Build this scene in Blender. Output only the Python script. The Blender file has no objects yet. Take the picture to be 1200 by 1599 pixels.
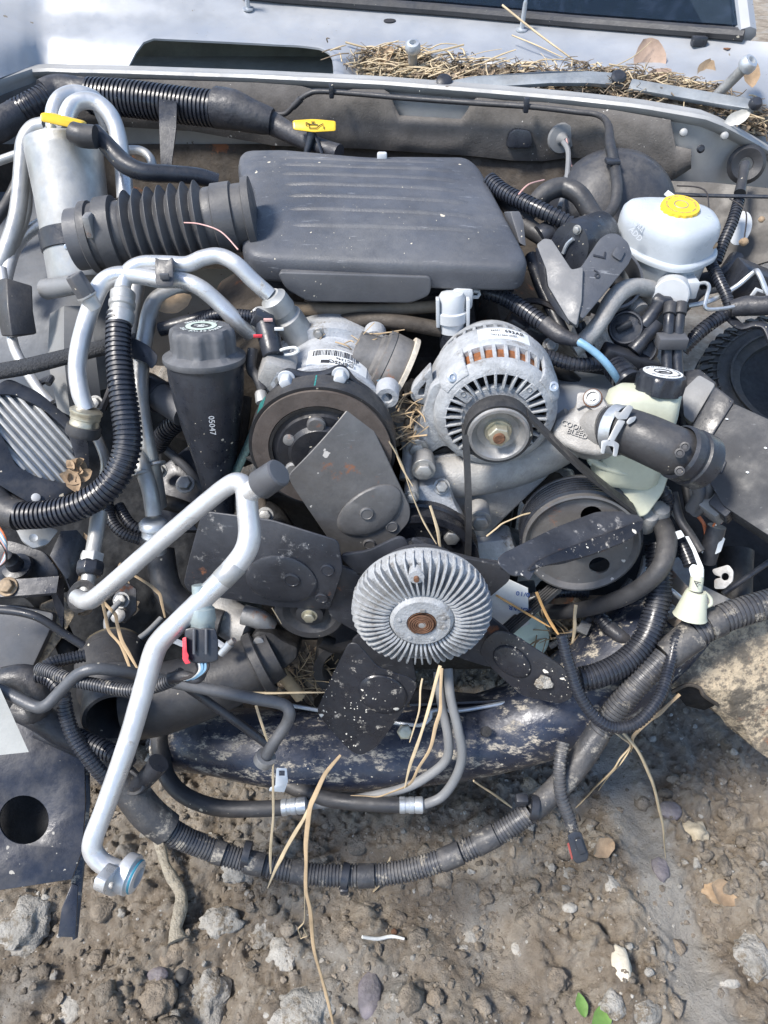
import bpy, bmesh, math, random
from mathutils import Vector, Matrix, noise, geometry
random.seed(7)
R = math.radians
V = Vector
scene = bpy.context.scene
COL = scene.collection

# ------------------------------------------------------------------ camera
F = 1150.0                      # focal length in pixels of the 1200 x 1599 photograph
PITCH = R(42)
CAM = V((0, 0, 1.6))
FW_, UP_, RT_ = V((0, math.cos(PITCH), -math.sin(PITCH))), V((0, math.sin(PITCH), math.cos(PITCH))), V((1, 0, 0))
cd = bpy.data.cameras.new('camera')
cam = bpy.data.objects.new('camera', cd); COL.objects.link(cam)
cam.location = CAM; cam.rotation_euler = (R(90) - PITCH, 0, 0)
cd.sensor_fit = 'HORIZONTAL'; cd.sensor_width = 36; cd.lens = 36 * F / 1200
cd.clip_start = .02; cd.clip_end = 2000
scene.camera = cam

# ------------------------------------------------------------------ sky, sun, exposure
SUN_EL, SUN_AZ = R(55), R(-115)          # azimuth clockwise from +y, seen from above
w = bpy.data.worlds.new('World'); scene.world = w; w.use_nodes = True
nt = w.node_tree; bgn = nt.nodes['Background']
sky = nt.nodes.new('ShaderNodeTexSky'); sky.sky_type = 'NISHITA'; sky.sun_disc = False
sky.sun_elevation = SUN_EL; sky.sun_rotation = SUN_AZ
sky.air_density = 1.0; sky.dust_density = .8; sky.ozone_density = 1.0
nt.links.new(sky.outputs[0], bgn.inputs[0]); bgn.inputs[1].default_value = .115
sl = bpy.data.lights.new('sun', 'SUN'); sl.energy = 2.5; sl.angle = R(13); sl.color = (1, .945, .87)
so = bpy.data.objects.new('sun', sl); COL.objects.link(so)
sd = V((math.sin(SUN_AZ) * math.cos(SUN_EL), math.cos(SUN_AZ) * math.cos(SUN_EL), math.sin(SUN_EL)))
so.rotation_euler = sd.to_track_quat('Z', 'Y').to_euler(); so.location = (0, 0, 6)
vs = scene.view_settings
vs.view_transform = 'Standard'; vs.look = 'None'; vs.gamma = 1; vs.exposure = 1.25; vs.use_curve_mapping = False
scene.render.engine = 'CYCLES'
scene.cycles.max_bounces = 6

# ------------------------------------------------------------------ pixel -> place
def D(px, py):
    return FW_ + RT_ * ((px - 600) / F) + UP_ * ((800 - py) / F)
def T(px, py, t): return CAM + D(px, py) * t
def Y(px, py, y): d = D(px, py); return CAM + d * (y / d.y)
def Z(px, py, z): d = D(px, py); return CAM + d * ((z - CAM.z) / d.z)
def PL(px, py, O, N): d = D(px, py); return CAM + d * ((O - CAM).dot(N) / d.dot(N))
def dep(p): return (p - CAM).dot(FW_)
def pxm(n, t): return n * t / F            # pixels at depth t -> metres

# ------------------------------------------------------------------ materials
MATS = {}
def mat(name, col, rough=.5, metal=0., var=.18, scale=25, dust=0., dcol=(.32, .29, .25), spk=0., sscale=60, scol=(.55, .5, .4),
        bump=.15, bscale=150, spec=.5, coat=0., rust=0., rcol=(.18, .07, .03), mud=0., mcol=(.48, .42, .33), mscale=9, trans=0., sss=0., emis=None, rvar=.15, scr=0., bdist=.004, maniso=None):
    if name in MATS: return MATS[name]
    m = bpy.data.materials.new(name); m.use_nodes = True; MATS[name] = m
    n, l = m.node_tree.nodes, m.node_tree.links
    b = n['Principled BSDF']
    tc = n.new('ShaderNodeTexCoord').outputs['Object']
    def nz(sc, det=4, rgh=.6, src=None):
        x = n.new('ShaderNodeTexNoise'); x.inputs['Scale'].default_value = sc; x.inputs['Detail'].default_value = det; x.inputs['Roughness'].default_value = rgh
        l.new(src or tc, x.inputs['Vector']); return x.outputs['Fac']
    def ramp(src, a, c, lo=0., hi=1.):
        x = n.new('ShaderNodeMapRange'); x.inputs['From Min'].default_value = a; x.inputs['From Max'].default_value = c
        x.inputs['To Min'].default_value = lo; x.inputs['To Max'].default_value = hi; x.interpolation_type = 'SMOOTHSTEP'
        l.new(src, x.inputs['Value']); return x.outputs['Result']
    def mul(a, c):
        x = n.new('ShaderNodeMath'); x.operation = 'MULTIPLY'
        for i, q in enumerate((a, c)):
            if isinstance(q, (int, float)): x.inputs[i].default_value = q
            else: l.new(q, x.inputs[i])
        return x.outputs[0]
    def mix(f, a, c):
        x = n.new('ShaderNodeMix'); x.data_type = 'RGBA'
        if isinstance(f, (int, float)): x.inputs[0].default_value = f
        else: l.new(f, x.inputs[0])
        for i, q in ((6, a), (7, c)):
            if isinstance(q, tuple): x.inputs[i].default_value = (*q, 1)
            else: l.new(q, x.inputs[i])
        return x.outputs[2]
    n1 = nz(scale, 9, .72)
    lo = tuple(max(0, c * (1 - var)) for c in col); hi = tuple(min(1, c * (1 + var)) for c in col)
    c = mix(ramp(n1, .3, .7), lo, hi)
    ro = ramp(nz(scale * 2.3), .3, .7, max(.03, rough - rvar), min(1, rough + rvar))
    me = metal
    def mixv(f, a, q):
        x = n.new('ShaderNodeMix'); x.data_type = 'FLOAT'; l.new(f, x.inputs[0])
        for i, s in ((2, a), (3, q)):
            if isinstance(s, (int, float)): x.inputs[i].default_value = s
            else: l.new(s, x.inputs[i])
        return x.outputs[0]
    if rust:
        f = ramp(nz(scale * .7, 8, .7), .62 - rust * .3, .70 - rust * .3)
        c = mix(f, c, mix(nz(scale * 6), rcol, tuple(q * 1.9 for q in rcol))); ro = mixv(f, ro, .9); me = mixv(f, me, 0.)
    if scr:                                        # pale scratches and scuffs, stretched noise
        mp = n.new('ShaderNodeMapping'); l.new(tc, mp.inputs[0]); mp.inputs['Scale'].default_value = (18, 140, 140); mp.inputs['Rotation'].default_value = (.3, .5, .7)
        f = mul(ramp(nz(1., 6, .65, mp.outputs[0]), .63, .72), scr)
        c = mix(f, c, (.34, .35, .37))
    if dust:
        g = n.new('ShaderNodeNewGeometry'); s = n.new('ShaderNodeSeparateXYZ'); l.new(g.outputs['Normal'], s.inputs[0])
        f = mul(mul(ramp(s.outputs['Z'], -.1, .9, .25, 1.), mul(ramp(nz(scale * .55, 6, .65), .3, .75), ramp(nz(scale * 7, 6, .75), .28, .62, .35, 1.))), dust * .85)
        c = mix(f, c, dcol); ro = mixv(f, ro, .92); me = mixv(f, me, 0.)
    if mud:
        ms_ = None
        if maniso:
            mq = n.new('ShaderNodeMapping'); l.new(tc, mq.inputs[0]); mq.inputs['Scale'].default_value = maniso; mq.inputs['Rotation'].default_value = (.1, .25, .35); ms_ = mq.outputs[0]
        f = ramp(nz(mscale, 12, .72, ms_), .60 - mud * .22, .70 - mud * .22)
        f2 = ramp(nz(mscale * 7, 6, .7, ms_), .36, .56)
        f = mul(f, f2)
        c = mix(f, c, mix(nz(60), tuple(q * .7 for q in mcol), mcol)); ro = mixv(f, ro, .95); me = mixv(f, me, 0.)
    if spk:
        for ss, k in ((sscale, 1.), (sscale * 2.7, .8)):
            vo = n.new('ShaderNodeTexVoronoi'); vo.inputs['Scale'].default_value = ss
            nv = n.new('ShaderNodeTexNoise'); nv.inputs['Scale'].default_value = ss * .9; nv.inputs['Detail'].default_value = 3; l.new(tc, nv.inputs['Vector'])
            va = n.new('ShaderNodeVectorMath'); va.operation = 'MULTIPLY_ADD'; va.inputs[1].default_value = (1.1 / ss,) * 3; l.new(nv.outputs['Color'], va.inputs[0]); l.new(tc, va.inputs[2])
            l.new(va.outputs[0], vo.inputs['Vector'])
            sp = n.new('ShaderNodeSeparateColor'); l.new(vo.outputs['Color'], sp.inputs[0])
            th = mul(ramp(sp.outputs[0], 1 - spk, 1., 0., .36 * k), ramp(nz(9, 3, .6), .38, .62))
            x = n.new('ShaderNodeMath'); x.operation = 'LESS_THAN'; l.new(vo.outputs['Distance'], x.inputs[0]); l.new(th, x.inputs[1])
            c = mix(x.outputs[0], c, scol); ro = mixv(x.outputs[0], ro, .9); me = mixv(x.outputs[0], me, 0.)
    def put(v, s):
        if isinstance(v, (int, float)): b.inputs[s].default_value = v
        else: l.new(v, b.inputs[s])
    put(c, 'Base Color'); put(ro, 'Roughness'); put(me, 'Metallic')
    b.inputs['Specular IOR Level'].default_value = spec; b.inputs['Coat Weight'].default_value = coat; b.inputs['Coat Roughness'].default_value = .15
    b.inputs['Transmission Weight'].default_value = trans
    if sss: b.inputs['Subsurface Weight'].default_value = sss; b.inputs['Subsurface Radius'].default_value = (.02, .02, .02)
    if bump:
        bm_ = n.new('ShaderNodeBump'); bm_.inputs['Strength'].default_value = bump; bm_.inputs['Distance'].default_value = bdist
        l.new(nz(bscale, 5, .65), bm_.inputs['Height']); l.new(bm_.outputs[0], b.inputs['Normal'])
    return m

MP = dict(
 silver=mat('silver_paint', (.36, .38, .41), .42, .3, .06, 6, dust=.3, coat=.1, bump=.02, spk=.05, sscale=90, scol=(.2, .18, .15)),
 fire=mat('firewall_paint', (.34, .345, .345), .5, .15, .12, 8, dust=.45, bump=.05, spk=.05, sscale=70, scol=(.15, .13, .11)),
 insul=mat('insulation_felt', (.115, .107, .100), .9, 0, .25, 14, dust=.5, dcol=(.22, .205, .19), spk=.10, sscale=150, scol=(.5, .48, .45), bump=.35, bscale=260, spec=.2),
 plast=mat('weathered_black_plastic', (.072, .077, .090), .42, 0, .22, 8, dust=.5, dcol=(.19, .19, .19), spk=.05, sscale=110, bump=.2, bscale=420, scr=.6),
 blk=mat('black_plastic', (.020, .023, .031), .36, 0, .25, 30, dust=.18, dcol=(.15, .145, .14), spk=.04, sscale=130, bump=.08, bscale=300),
 grey=mat('grey_plastic', (.080, .083, .092), .45, 0, .15, 12, dust=.3, dcol=(.24, .23, .22), spk=.035, sscale=110, bump=.1, bscale=500),
 mgrey=mat('mid_grey_plastic', (.19, .195, .20), .5, 0, .1, 14, dust=.35, bump=.1, bscale=400),
 rub=mat('rubber', (.031, .032, .036), .48, 0, .2, 18, dust=.34, dcol=(.21, .19, .17), spk=.03, sscale=120, bump=.15, bscale=200),
 bellow=mat('rubber_bellows', (.070, .071, .076), .45, 0, .2, 14, dust=.5, dcol=(.19, .175, .155), bump=.12, bscale=250),
 conv=mat('corrugated_loom_plastic', (.019, .022, .031), .32, 0, .2, 25, dust=.18, dcol=(.15, .145, .14), bump=.05, spk=.03, sscale=140),
 convm=mat('muddy_loom_plastic', (.036, .040, .050), .42, 0, .2, 25, dust=.35, bump=.08, mud=.30, mcol=(.36, .33, .28), mscale=40),
 tape=mat('black_tape', (.026, .028, .036), .45, 0, .2, 30, dust=.3, bump=.5, bscale=60),
 tapem=mat('muddy_black_tape', (.035, .037, .043), .45, 0, .2, 30, dust=.35, bump=.5, bscale=60, mud=.30, mcol=(.36, .33, .28), mscale=34),
 alu=mat('bare_aluminium', (.40, .405, .40), .48, .5, .16, 18, dust=.3, dcol=(.42, .39, .35), bump=.06, bscale=120, scr=.3),
 aluB=mat('bright_aluminium_pipe', (.60, .605, .61), .38, .62, .08, 12, dust=.25, dcol=(.42, .40, .37), bump=.12, bscale=160, rvar=.16, mud=.16, mcol=(.36, .34, .31), mscale=26, scr=.5),
 aluD=mat('dull_aluminium_pipe', (.42, .42, .41), .45, .7, .16, 20, dust=.4, bump=.08),
 cast=mat('cast_aluminium', (.34, .335, .325), .6, .4, .22, 22, dust=.35, dcol=(.33, .30, .27), bump=.35, bscale=330, spk=.04, sscale=60),
 castL=mat('oxidised_cast_aluminium', (.46, .48, .505), .65, .35, .16, 30, dust=.25, dcol=(.45, .44, .43), bump=.45, bscale=260, mud=.25, mcol=(.25, .23, .20), mscale=24),
 castP=mat('chalky_cast_aluminium', (.385, .40, .415), .75, .2, .25, 35, dust=.25, dcol=(.45, .43, .40), bump=.5, bscale=300, mud=.28, mcol=(.25, .24, .23), mscale=22),
 steel=mat('grey_steel', (.30, .30, .30), .5, .6, .2, 25, dust=.35, rust=.12, bump=.15),
 zinc=mat('zinc_steel', (.52, .55, .58), .42, .75, .12, 20, dust=.25, bump=.08),
 boltm=mat('bolt_steel', (.36, .36, .35), .5, .7, .2, 40, dust=.35, bump=.2),
 rusty=mat('rusted_steel', (.14, .07, .04), .9, .1, .4, 40, bump=.5, bscale=180),
 disc=mat('brown_rusted_steel', (.115, .095, .085), .6, .35, .22, 40, dust=.3, bump=.15),
 fanp=mat('black_painted_steel', (.036, .039, .048), .40, .1, .25, 20, dust=.35, dcol=(.14, .14, .15), mud=.08, mcol=(.35, .34, .33), mscale=45, spk=.05, sscale=75, scol=(.55, .52, .47), rust=.015, bump=.1, scr=.25),
 fang=mat('grey_worn_fan_steel', (.135, .132, .132), .48, .3, .18, 22, dust=.35, dcol=(.2, .19, .18), rust=.03, spk=.05, sscale=75, scol=(.55, .52, .48), bump=.12, scr=.3),
 fanm=mat('mud_flecked_fan_steel', (.014, .016, .023), .36, .1, .2, 20, dust=.12, mud=.12, mcol=(.5, .46, .4), mscale=60, spk=.35, sscale=85, scol=(.66, .62, .54), bump=.1),
 frame=mat('muddy_black_frame', (.020, .027, .048), .34, .1, .25, 20, dust=.15, spk=.10, sscale=90, mud=.42, mcol=(.50, .45, .37), mscale=55, maniso=(.5, 1., 1.), bump=.25, bscale=60),
 framek=mat('black_frame_paint', (.016, .020, .032), .34, .1, .25, 20, dust=.18, spk=.08, sscale=110, scol=(.36, .34, .30), bump=.15, bscale=60),
 framet=mat('mud_caked_fender', (.13, .11, .085), .8, 0, .4, 10, dust=.3, mud=.68, mcol=(.54, .44, .31), mscale=17, bump=.8, bscale=60, rust=.08, bdist=.008, spk=.1, sscale=90, scol=(.5, .42, .3)),
 dark=mat('grimy_dark_metal', (.016, .016, .017), .6, .2, .4, 25, dust=.25, dcol=(.10, .085, .07), bump=.5, bscale=60),
 void=mat('deep_shade_black', (.008, .009, .011), .75, 0, .5, 20, dust=.2, dcol=(.035, .03, .026), bump=.5, bscale=50, spec=.2),  # near-black base puts the shade of the deep gaps into the colour
 grime=mat('greasy_brown_metal', (.060, .050, .041), .75, .2, .4, 20, dust=.4, dcol=(.16, .13, .1), bump=.5, bscale=80, rust=.12),
 yel=mat('yellow_plastic', (.80, .52, .03), .42, 0, .06, 20, dust=.08, bump=.04),
 resw=mat('milky_reservoir_plastic', (.44, .48, .52), .35, 0, .06, 14, dust=.15, dcol=(.45, .43, .4), bump=.06, sss=.15),
 resy=mat('yellowed_reservoir_plastic', (.52, .54, .43), .4, 0, .14, 10, dust=.3, dcol=(.42, .36, .26), bump=.06, sss=.15),
 white=mat('white_sticker', (.72, .74, .74), .6, 0, .08, 30, dust=.25, dcol=(.4, .38, .35), bump=.03),
 lgrey=mat('light_grey_plastic', (.50, .52, .54), .45, 0, .08, 25, dust=.25, dcol=(.35, .33, .3), bump=.05),
 ink=mat('dark_ink', (.03, .03, .035), .7, 0, .1), inkl=mat('pale_print', (.62, .65, .62), .7, 0, .1), inkb=mat('blue_ink', (.06, .12, .35), .7),
 green=mat('green_print', (.03, .22, .20), .7, 0, .2), teal=mat('cyan_paint_mark', (.16, .30, .40), .8, 0, .2),
 copper=mat('copper_windings', (.42, .17, .07), .45, .6, .3, 60, bump=.2),
 straw=mat('dry_straw', (.46, .37, .24), .8, 0, .3, 9, bump=.2, bscale=90), strawd=mat('brown_straw', (.38, .28, .17), .85, 0, .3, 9, bump=.2),
 leaf=mat('dry_leaf', (.34, .24, .15), .85, 0, .35, 20, bump=.4, bscale=60), leafp=mat('pale_pink_dry_leaf', (.36, .26, .20), .85, 0, .2, 15, bump=.4, bscale=50),
 gleaf=mat('green_leaf', (.12, .22, .05), .6, 0, .2), litter=mat('leaf_litter', (.30, .23, .16), .9, 0, .6, 60, bump=.5),
 rock=mat('grey_limestone', (.31, .295, .265), .95, 0, .35, 25, bump=1., bscale=75, mud=.5, mcol=(.20, .165, .12), mscale=22, bdist=.012),
 rockw=mat('white_stone', (.38, .36, .32), .85, 0, .3, 40, bump=.9, bscale=90, bdist=.008, mud=.35, mcol=(.28, .24, .19), mscale=40), rockp=mat('purple_grey_stone', (.13, .115, .13), .7, 0, .35, 30, bump=.7, bscale=90, dust=.6, bdist=.006),
 rockb=mat('brown_clod', (.23, .19, .145), .95, 0, .45, 30, bump=1., bscale=110, bdist=.012), clod=mat('soil_clods', (.235, .20, .158), .95, 0, .6, 18, bump=1., bscale=140, bdist=.010),
 red=mat('red_plastic', (.65, .05, .07), .45), blue=mat('blue_wire', (.20, .36, .50), .45), wirew=mat('white_wire', (.7, .7, .66), .5), wirep=mat('pink_wire', (.55, .33, .30), .6), wirek=mat('thin_black_wire', (.03, .025, .025), .6),
 orange=mat('orange_red_wire', (.55, .16, .06), .5), braid=mat('braided_sleeve', (.035, .037, .042), .55, 0, .5, 320, bump=1., bscale=380),
 gold=mat('dull_gold_nut', (.52, .49, .38), .42, .7, .15, 30, dust=.2), creamr=mat('corroded_cream_rim', (.50, .45, .37), .8, 0, .3, 40, rust=.1, bump=.4),
 glass=None)
# ------------------------------------------------------------------ mesh building
def crom(pts, rad, n):
    """Catmull-Rom through pts (Vectors) with radii; n samples per span"""
    out, ro = [], []
    m = len(pts)
    for i in range(m - 1):
        p0, p1, p2, p3 = pts[max(i - 1, 0)], pts[i], pts[i + 1], pts[min(i + 2, m - 1)]
        k = max(2, n)
        for j in range(k):
            u = j / k
            a = .5 * ((2 * p1) + (p2 - p0) * u + (2 * p0 - 5 * p1 + 4 * p2 - p3) * u * u + (3 * p1 - p0 - 3 * p2 + p3) * u ** 3)
            out.append(a); ro.append(rad[i] * (1 - u) + rad[i + 1] * u)
    out.append(pts[-1]); ro.append(rad[-1])
    return out, ro
def basis(a, hint=None):
    a = a.normalized()
    h = hint or (V((0, 0, 1)) if abs(a.z) < .9 else V((1, 0, 0)))
    u = a.cross(h)
    if u.length < 1e-6: u = a.cross(V((1, .3, 0)))
    u.normalize(); v = u.cross(a) * -1
    v = a.cross(u)
    return u, v          # u, v perpendicular to a
class MB:
    def __init__(s): s.v, s.f = [], []
    def ring(s, c, u, w_, r, k, ru=1., rv=1., ph=0.):
        b = len(s.v)
        for i in range(k):
            a = 2 * math.pi * i / k + ph
            s.v.append(c + u * (math.cos(a) * r * ru) + w_ * (math.sin(a) * r * rv))
        return b
    def join(s, a, b, k, flip=False):
        for i in range(k):
            j = (i + 1) % k
            s.f.append((a + i, a + j, b + j, b + i) if not flip else (a + i, b + i, b + j, a + j))
    def tube(s, pts, r, k=12, n=6, cap=True, corr=None, flat=1., hollow=0.):
        rad = list(r) if isinstance(r, (list, tuple)) else [r] * len(pts)
        P, Q = crom(pts, rad, n) if len(pts) > 2 and n > 1 else (list(pts), rad)
        if corr:                           # (pitch, depth fraction[, duty])
            L = [0.]
            for i in range(1, len(P)): L.append(L[-1] + (P[i] - P[i - 1]).length)
            tot = L[-1]; pitch, dp = corr[0], corr[1]; duty = corr[2] if len(corr) > 2 else .58
            nr = max(1, int(tot / pitch)); pitch = tot / nr
            NP, NQ, i = [], [], 0
            for j in range(nr):
                for fr, big in ((.0, 0), (.08, 1), (duty, 1), (duty + .08, 0)):
                    d = (j + fr) * pitch
                    while i < len(L) - 2 and L[i + 1] < d: i += 1
                    u = (d - L[i]) / max(1e-9, L[i + 1] - L[i])
                    NP.append(P[i].lerp(P[i + 1], u)); q = Q[i] * (1 - u) + Q[i + 1] * u
                    NQ.append(q if big else q * (1 - dp))
            P, Q = NP, NQ
        m = len(P)
        tan = [(P[min(i + 1, m - 1)] - P[max(i - 1, 0)]).normalized() for i in range(m)]
        u, w_ = basis(tan[0]); prev = None
        for i in range(m):
            if i:
                u = u - tan[i] * u.dot(tan[i])
                if u.length < 1e-6: u, _ = basis(tan[i])
                u.normalize(); w_ = tan[i].cross(u)
            b = s.ring(P[i], u, w_, Q[i], k, 1., flat)
            if prev is None:
                first = b
            else: s.join(prev, b, k)
            prev = b
        if hollow:                          # open mouth at the far end: inner wall back to the start
            a = prev
            for d, sc in ((0., hollow), (.3, hollow * .97), (.8, hollow * .9)):
                i = int((m - 1) * (1 - d)); b = len(s.v)
                base = prev if d == 0 else None
                u2, w2 = u, w_
                s.ring(P[i], u2, w2, Q[i] * sc, k); s.join(a, b, k); a = b
            s.f.append(tuple(a + i for i in range(k)))
            s.f.append(tuple(first + i for i in reversed(range(k))))
        elif cap:
            s.f.append(tuple(first + i for i in reversed(range(k)))); s.f.append(tuple(prev + i for i in range(k)))
        return s
    def lathe(s, O, A, prof, k=32, lobes=None, hint=None, arc=None, ru=1., rv=1.):
        """prof: (radius, distance along A).  lobes=(n, depth, lo, hi) scallops profile rows lo..hi"""
        A = A.normalized(); u, w_ = basis(A, hint); prev = None; n = len(prof)
        for q, (r, h) in enumerate(prof):
            b = len(s.v)
            for i in range(k):
                a = 2 * math.pi * i / k; rr = r
                if lobes and lobes[2] <= q <= lobes[3]:
                    rr = r * (1 - lobes[1] * (.5 - .5 * math.tanh(3 * math.cos(a * lobes[0])) ))
                s.v.append(O + A * h + u * (math.cos(a) * rr * ru) + w_ * (math.sin(a) * rr * rv))
            if prev is not None: s.join(prev, b, k)
            else: s.f.append(tuple(b + i for i in reversed(range(k))))
            prev = b
        s.f.append(tuple(prev + i for i in range(k)))
        return s
    def lathe_ring(s, O, A, prof, k=32, hint=None):
        """closed profile revolved: a ring with a hole"""
        A = A.normalized(); u, w_ = basis(A, hint); bs = []
        for r, h in prof: bs.append(s.ring(O + A * h, u, w_, r, k))
        for i in range(len(bs)): s.join(bs[i], bs[(i + 1) % len(bs)], k)
        return s
    def prism(s, outer, N, th, holes=()):
        """outer / holes: lists of points (roughly planar); extruded by -N*th (front face where given)"""
        N = N.normalized()
        loops = [list(outer)] + [list(h) for h in holes]
        flat = [p for lp in loops for p in lp]; b = len(s.v); m = len(flat)
        tess = geometry.tessellate_polygon(loops) if holes else []
        s.v += [p.copy() for p in flat] + [p - N * th for p in flat]
        if not holes: s.f.append(tuple(range(b, b + m))); s.f.append(tuple(range(b + 2 * m - 1, b + m - 1, -1)))
        for t in tess:
            a, c, d = (flat[i] for i in t)
            nn = (c - a).cross(d - a)
            t = t if nn.dot(N) > 0 else tuple(reversed(t))
            s.f.append(tuple(b + i for i in t)); s.f.append(tuple(b + m + i for i in reversed(t)))
        o = 0
        for lp in loops:
            k = len(lp)
            for i in range(k):
                j = (i + 1) % k
                s.f.append((b + o + i, b + m + o + i, b + m + o + j, b + o + j))
            o += k
        return s
    def box(s, c, sx, sy, sz, X=V((1, 0, 0)), Yv=V((0, 1, 0)), Zv=V((0, 0, 1)), taper=1.):
        b = len(s.v)
        for k in (-1, 1):
            q = taper if k > 0 else 1.
            for i, j in ((-1, -1), (1, -1), (1, 1), (-1, 1)):
                s.v.append(c + X * (i * sx / 2 * q) + Yv * (j * sy / 2 * q) + Zv * (k * sz / 2))
        for f in ((3, 2, 1, 0), (4, 5, 6, 7), (0, 1, 5, 4), (1, 2, 6, 5), (2, 3, 7, 6), (3, 0, 4, 7)): s.f.append(tuple(b + i for i in f))
        return s
    def sheet(s, grid, th, N=None):
        """grid: rows of points -> thick sheet (th along -N, or along averaged normal)"""
        nr, nc = len(grid), len(grid[0]); b = len(s.v); m = nr * nc
        for r_ in grid: s.v += [p.copy() for p in r_]
        for r in range(nr):
            for c in range(nc):
                if N is None:
                    du = grid[r][min(c + 1, nc - 1)] - grid[r][max(c - 1, 0)]; dv = grid[min(r + 1, nr - 1)][c] - grid[max(r - 1, 0)][c]
                    q = du.cross(dv).normalized()
                    if q.dot(CAM - grid[r][c]) < 0: q = -q
                else: q = N
                s.v.append(grid[r][c] - q * th)
        I = lambda r, c: b + r * nc + c
        for r in range(nr - 1):
            for c in range(nc - 1):
                s.f.append((I(r, c), I(r, c + 1), I(r + 1, c + 1), I(r + 1, c)))
                s.f.append(tuple(m + q for q in reversed((I(r, c), I(r, c + 1), I(r + 1, c + 1), I(r + 1, c)))))
        for c in range(nc - 1):
            for r in (0, nr - 1): s.f.append((I(r, c), I(r, c) + m, I(r, c + 1) + m, I(r, c + 1)))
        for r in range(nr - 1):
            for c in (0, nc - 1): s.f.append((I(r, c), I(r, c) + m, I(r + 1, c) + m, I(r + 1, c)))
        return s
    def blob(s, c, r, sub=2, rough=.3, sq=(1, 1, 1), seed=0, fr=2.):
        bm = bmesh.new(); bmesh.ops.create_icosphere(bm, subdivisions=sub, radius=1)
        b = len(s.v); off = V((seed * 3.7, seed * 1.3, seed * 2.1))
        for v in bm.verts:
            d = 1 + rough * noise.fractal(v.co * fr + off, 1., 2., 4) + rough * .8 * (abs(noise.noise(v.co * fr * .8 + off * 2)) - .3)
            s.v.append(c + V((v.co.x * sq[0], v.co.y * sq[1], v.co.z * sq[2])) * (r * d))
        for f in bm.faces: s.f.append(tuple(b + v.index for v in f.verts))
        bm.free(); return s
    def obj(s, name, m, parent=None, bev=0., seg=2, sharp=38, smooth=True, kind=None):
        me = bpy.data.meshes.new(name)
        bm = bmesh.new()
        vs_ = [bm.verts.new(p) for p in s.v]
        for f in s.f:
            try: bm.faces.new([vs_[i] for i in f])
            except ValueError: pass
        bmesh.ops.recalc_face_normals(bm, faces=bm.faces)
        if bev:
            es = [e for e in bm.edges if len(e.link_faces) == 2 and e.calc_face_angle(0) > R(30)]
            bmesh.ops.bevel(bm, geom=es, offset=bev, segments=seg, affect='EDGES', profile=.5, clamp_overlap=True)
        th = R(sharp)
        for f in bm.faces: f.smooth = smooth
        for e in bm.edges: e.smooth = not (len(e.link_faces) == 2 and e.calc_face_angle(0) > th)
        bm.to_mesh(me); bm.free()
        me.materials.append(MP[m] if isinstance(m, str) else m)
        o = bpy.data.objects.new(name, me); COL.objects.link(o)
        if parent is not None: adopt(o, parent)
        if kind: o['kind'] = kind
        return o
ROOTLOC = {}
def adopt(o, parent):
    o.parent = parent
    if parent.name in ROOTLOC: o.matrix_parent_inverse = Matrix.Translation(-ROOTLOC[parent.name])
def thing(name, label, cat, loc=None, group=None):
    o = bpy.data.objects.new(name, None); COL.objects.link(o); o.empty_display_size = .03
    o.location = loc or V((0, 0, 0)); ROOTLOC[o.name] = V(o.location)
    o['label'] = label; o['category'] = cat
    if group: o['group'] = group
    return o
def tag(o, label, cat, group=None):
    o['label'] = label; o['category'] = cat
    if group: o['group'] = group
    return o
def struct(o): o['kind'] = 'structure'; return o
def pt(*pts): return [T(*p) for p in pts]
def tubepx(name, pts, rpx, m, parent=None, k=12, n=6, corr=None, **kw):
    """pts (px, py, depth); rpx radius in pixels (number or list); corr = (pitch px, depth)"""
    P = [T(*p) for p in pts]
    rr = rpx if isinstance(rpx, (list, tuple)) else [rpx] * len(pts)
    r = [pxm(q, p[2]) for q, p in zip(rr, pts)]
    if corr: corr = (pxm(corr[0], pts[len(pts) // 2][2]),) + tuple(corr[1:])
    flat = kw.pop('flat', 1.); hollow = kw.pop('hollow', 0.)
    return MB().tube(P, r, k, n, corr=corr, flat=flat, hollow=hollow).obj(name, m, parent, **kw)
def platepx(name, outline, O, N, th, m, parent=None, holes=(), bev=.0015, rnd=0, **kw):
    """outline in pixels laid on the plane (O, N), extruded away from the camera"""
    N = N.normalized()
    if N.dot(CAM - O) < 0: N = -N
    o = [PL(x, y, O, N) for x, y in (roundpoly(outline, rnd) if rnd else outline)]
    hs = [[PL(x, y, O, N) for x, y in h] for h in holes]
    return MB().prism(o, N, th, hs).obj(name, m, parent, bev=bev, **kw)
def roundpoly(p, r, k=4):
    out = []; n = len(p)
    for i in range(n):
        a, b, c = V(p[i - 1]), V(p[i]), V(p[(i + 1) % n])
        d1, d2 = min(r, (a - b).length * .45), min(r, (c - b).length * .45)
        s_, e = b + (a - b).normalized() * d1, b + (c - b).normalized() * d2
        for j in range(k + 1):
            u = j / k; out.append(tuple((1 - u) ** 2 * s_ + 2 * u * (1 - u) * b + u * u * e))
    return out
def circ(cx, cy, rx, ry=None, k=20, ang=0):
    ry = ry or rx; ca, sa = math.cos(R(ang)), math.sin(R(ang))
    return [(cx + rx * math.cos(2 * math.pi * i / k) * ca - ry * math.sin(2 * math.pi * i / k) * sa, cy + rx * math.cos(2 * math.pi * i / k) * sa + ry * math.sin(2 * math.pi * i / k) * ca) for i in range(k)]
def bolt(c, A, r, parent, m='boltm', h=None, name='bolt', flange=True):
    h = h or r * .9; mb = MB()
    prof = ([(r * 1.35, 0), (r * 1.35, r * .25)] if flange else []) 
    if flange: mb.lathe(c, A, prof, 20)
    mb.lathe(c, A, [(r, r * .1), (r, h), (r * .85, h * 1.12)], 6)
    return mb.obj(name, m, parent, bev=r * .06, seg=1)
_tc = {}
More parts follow.
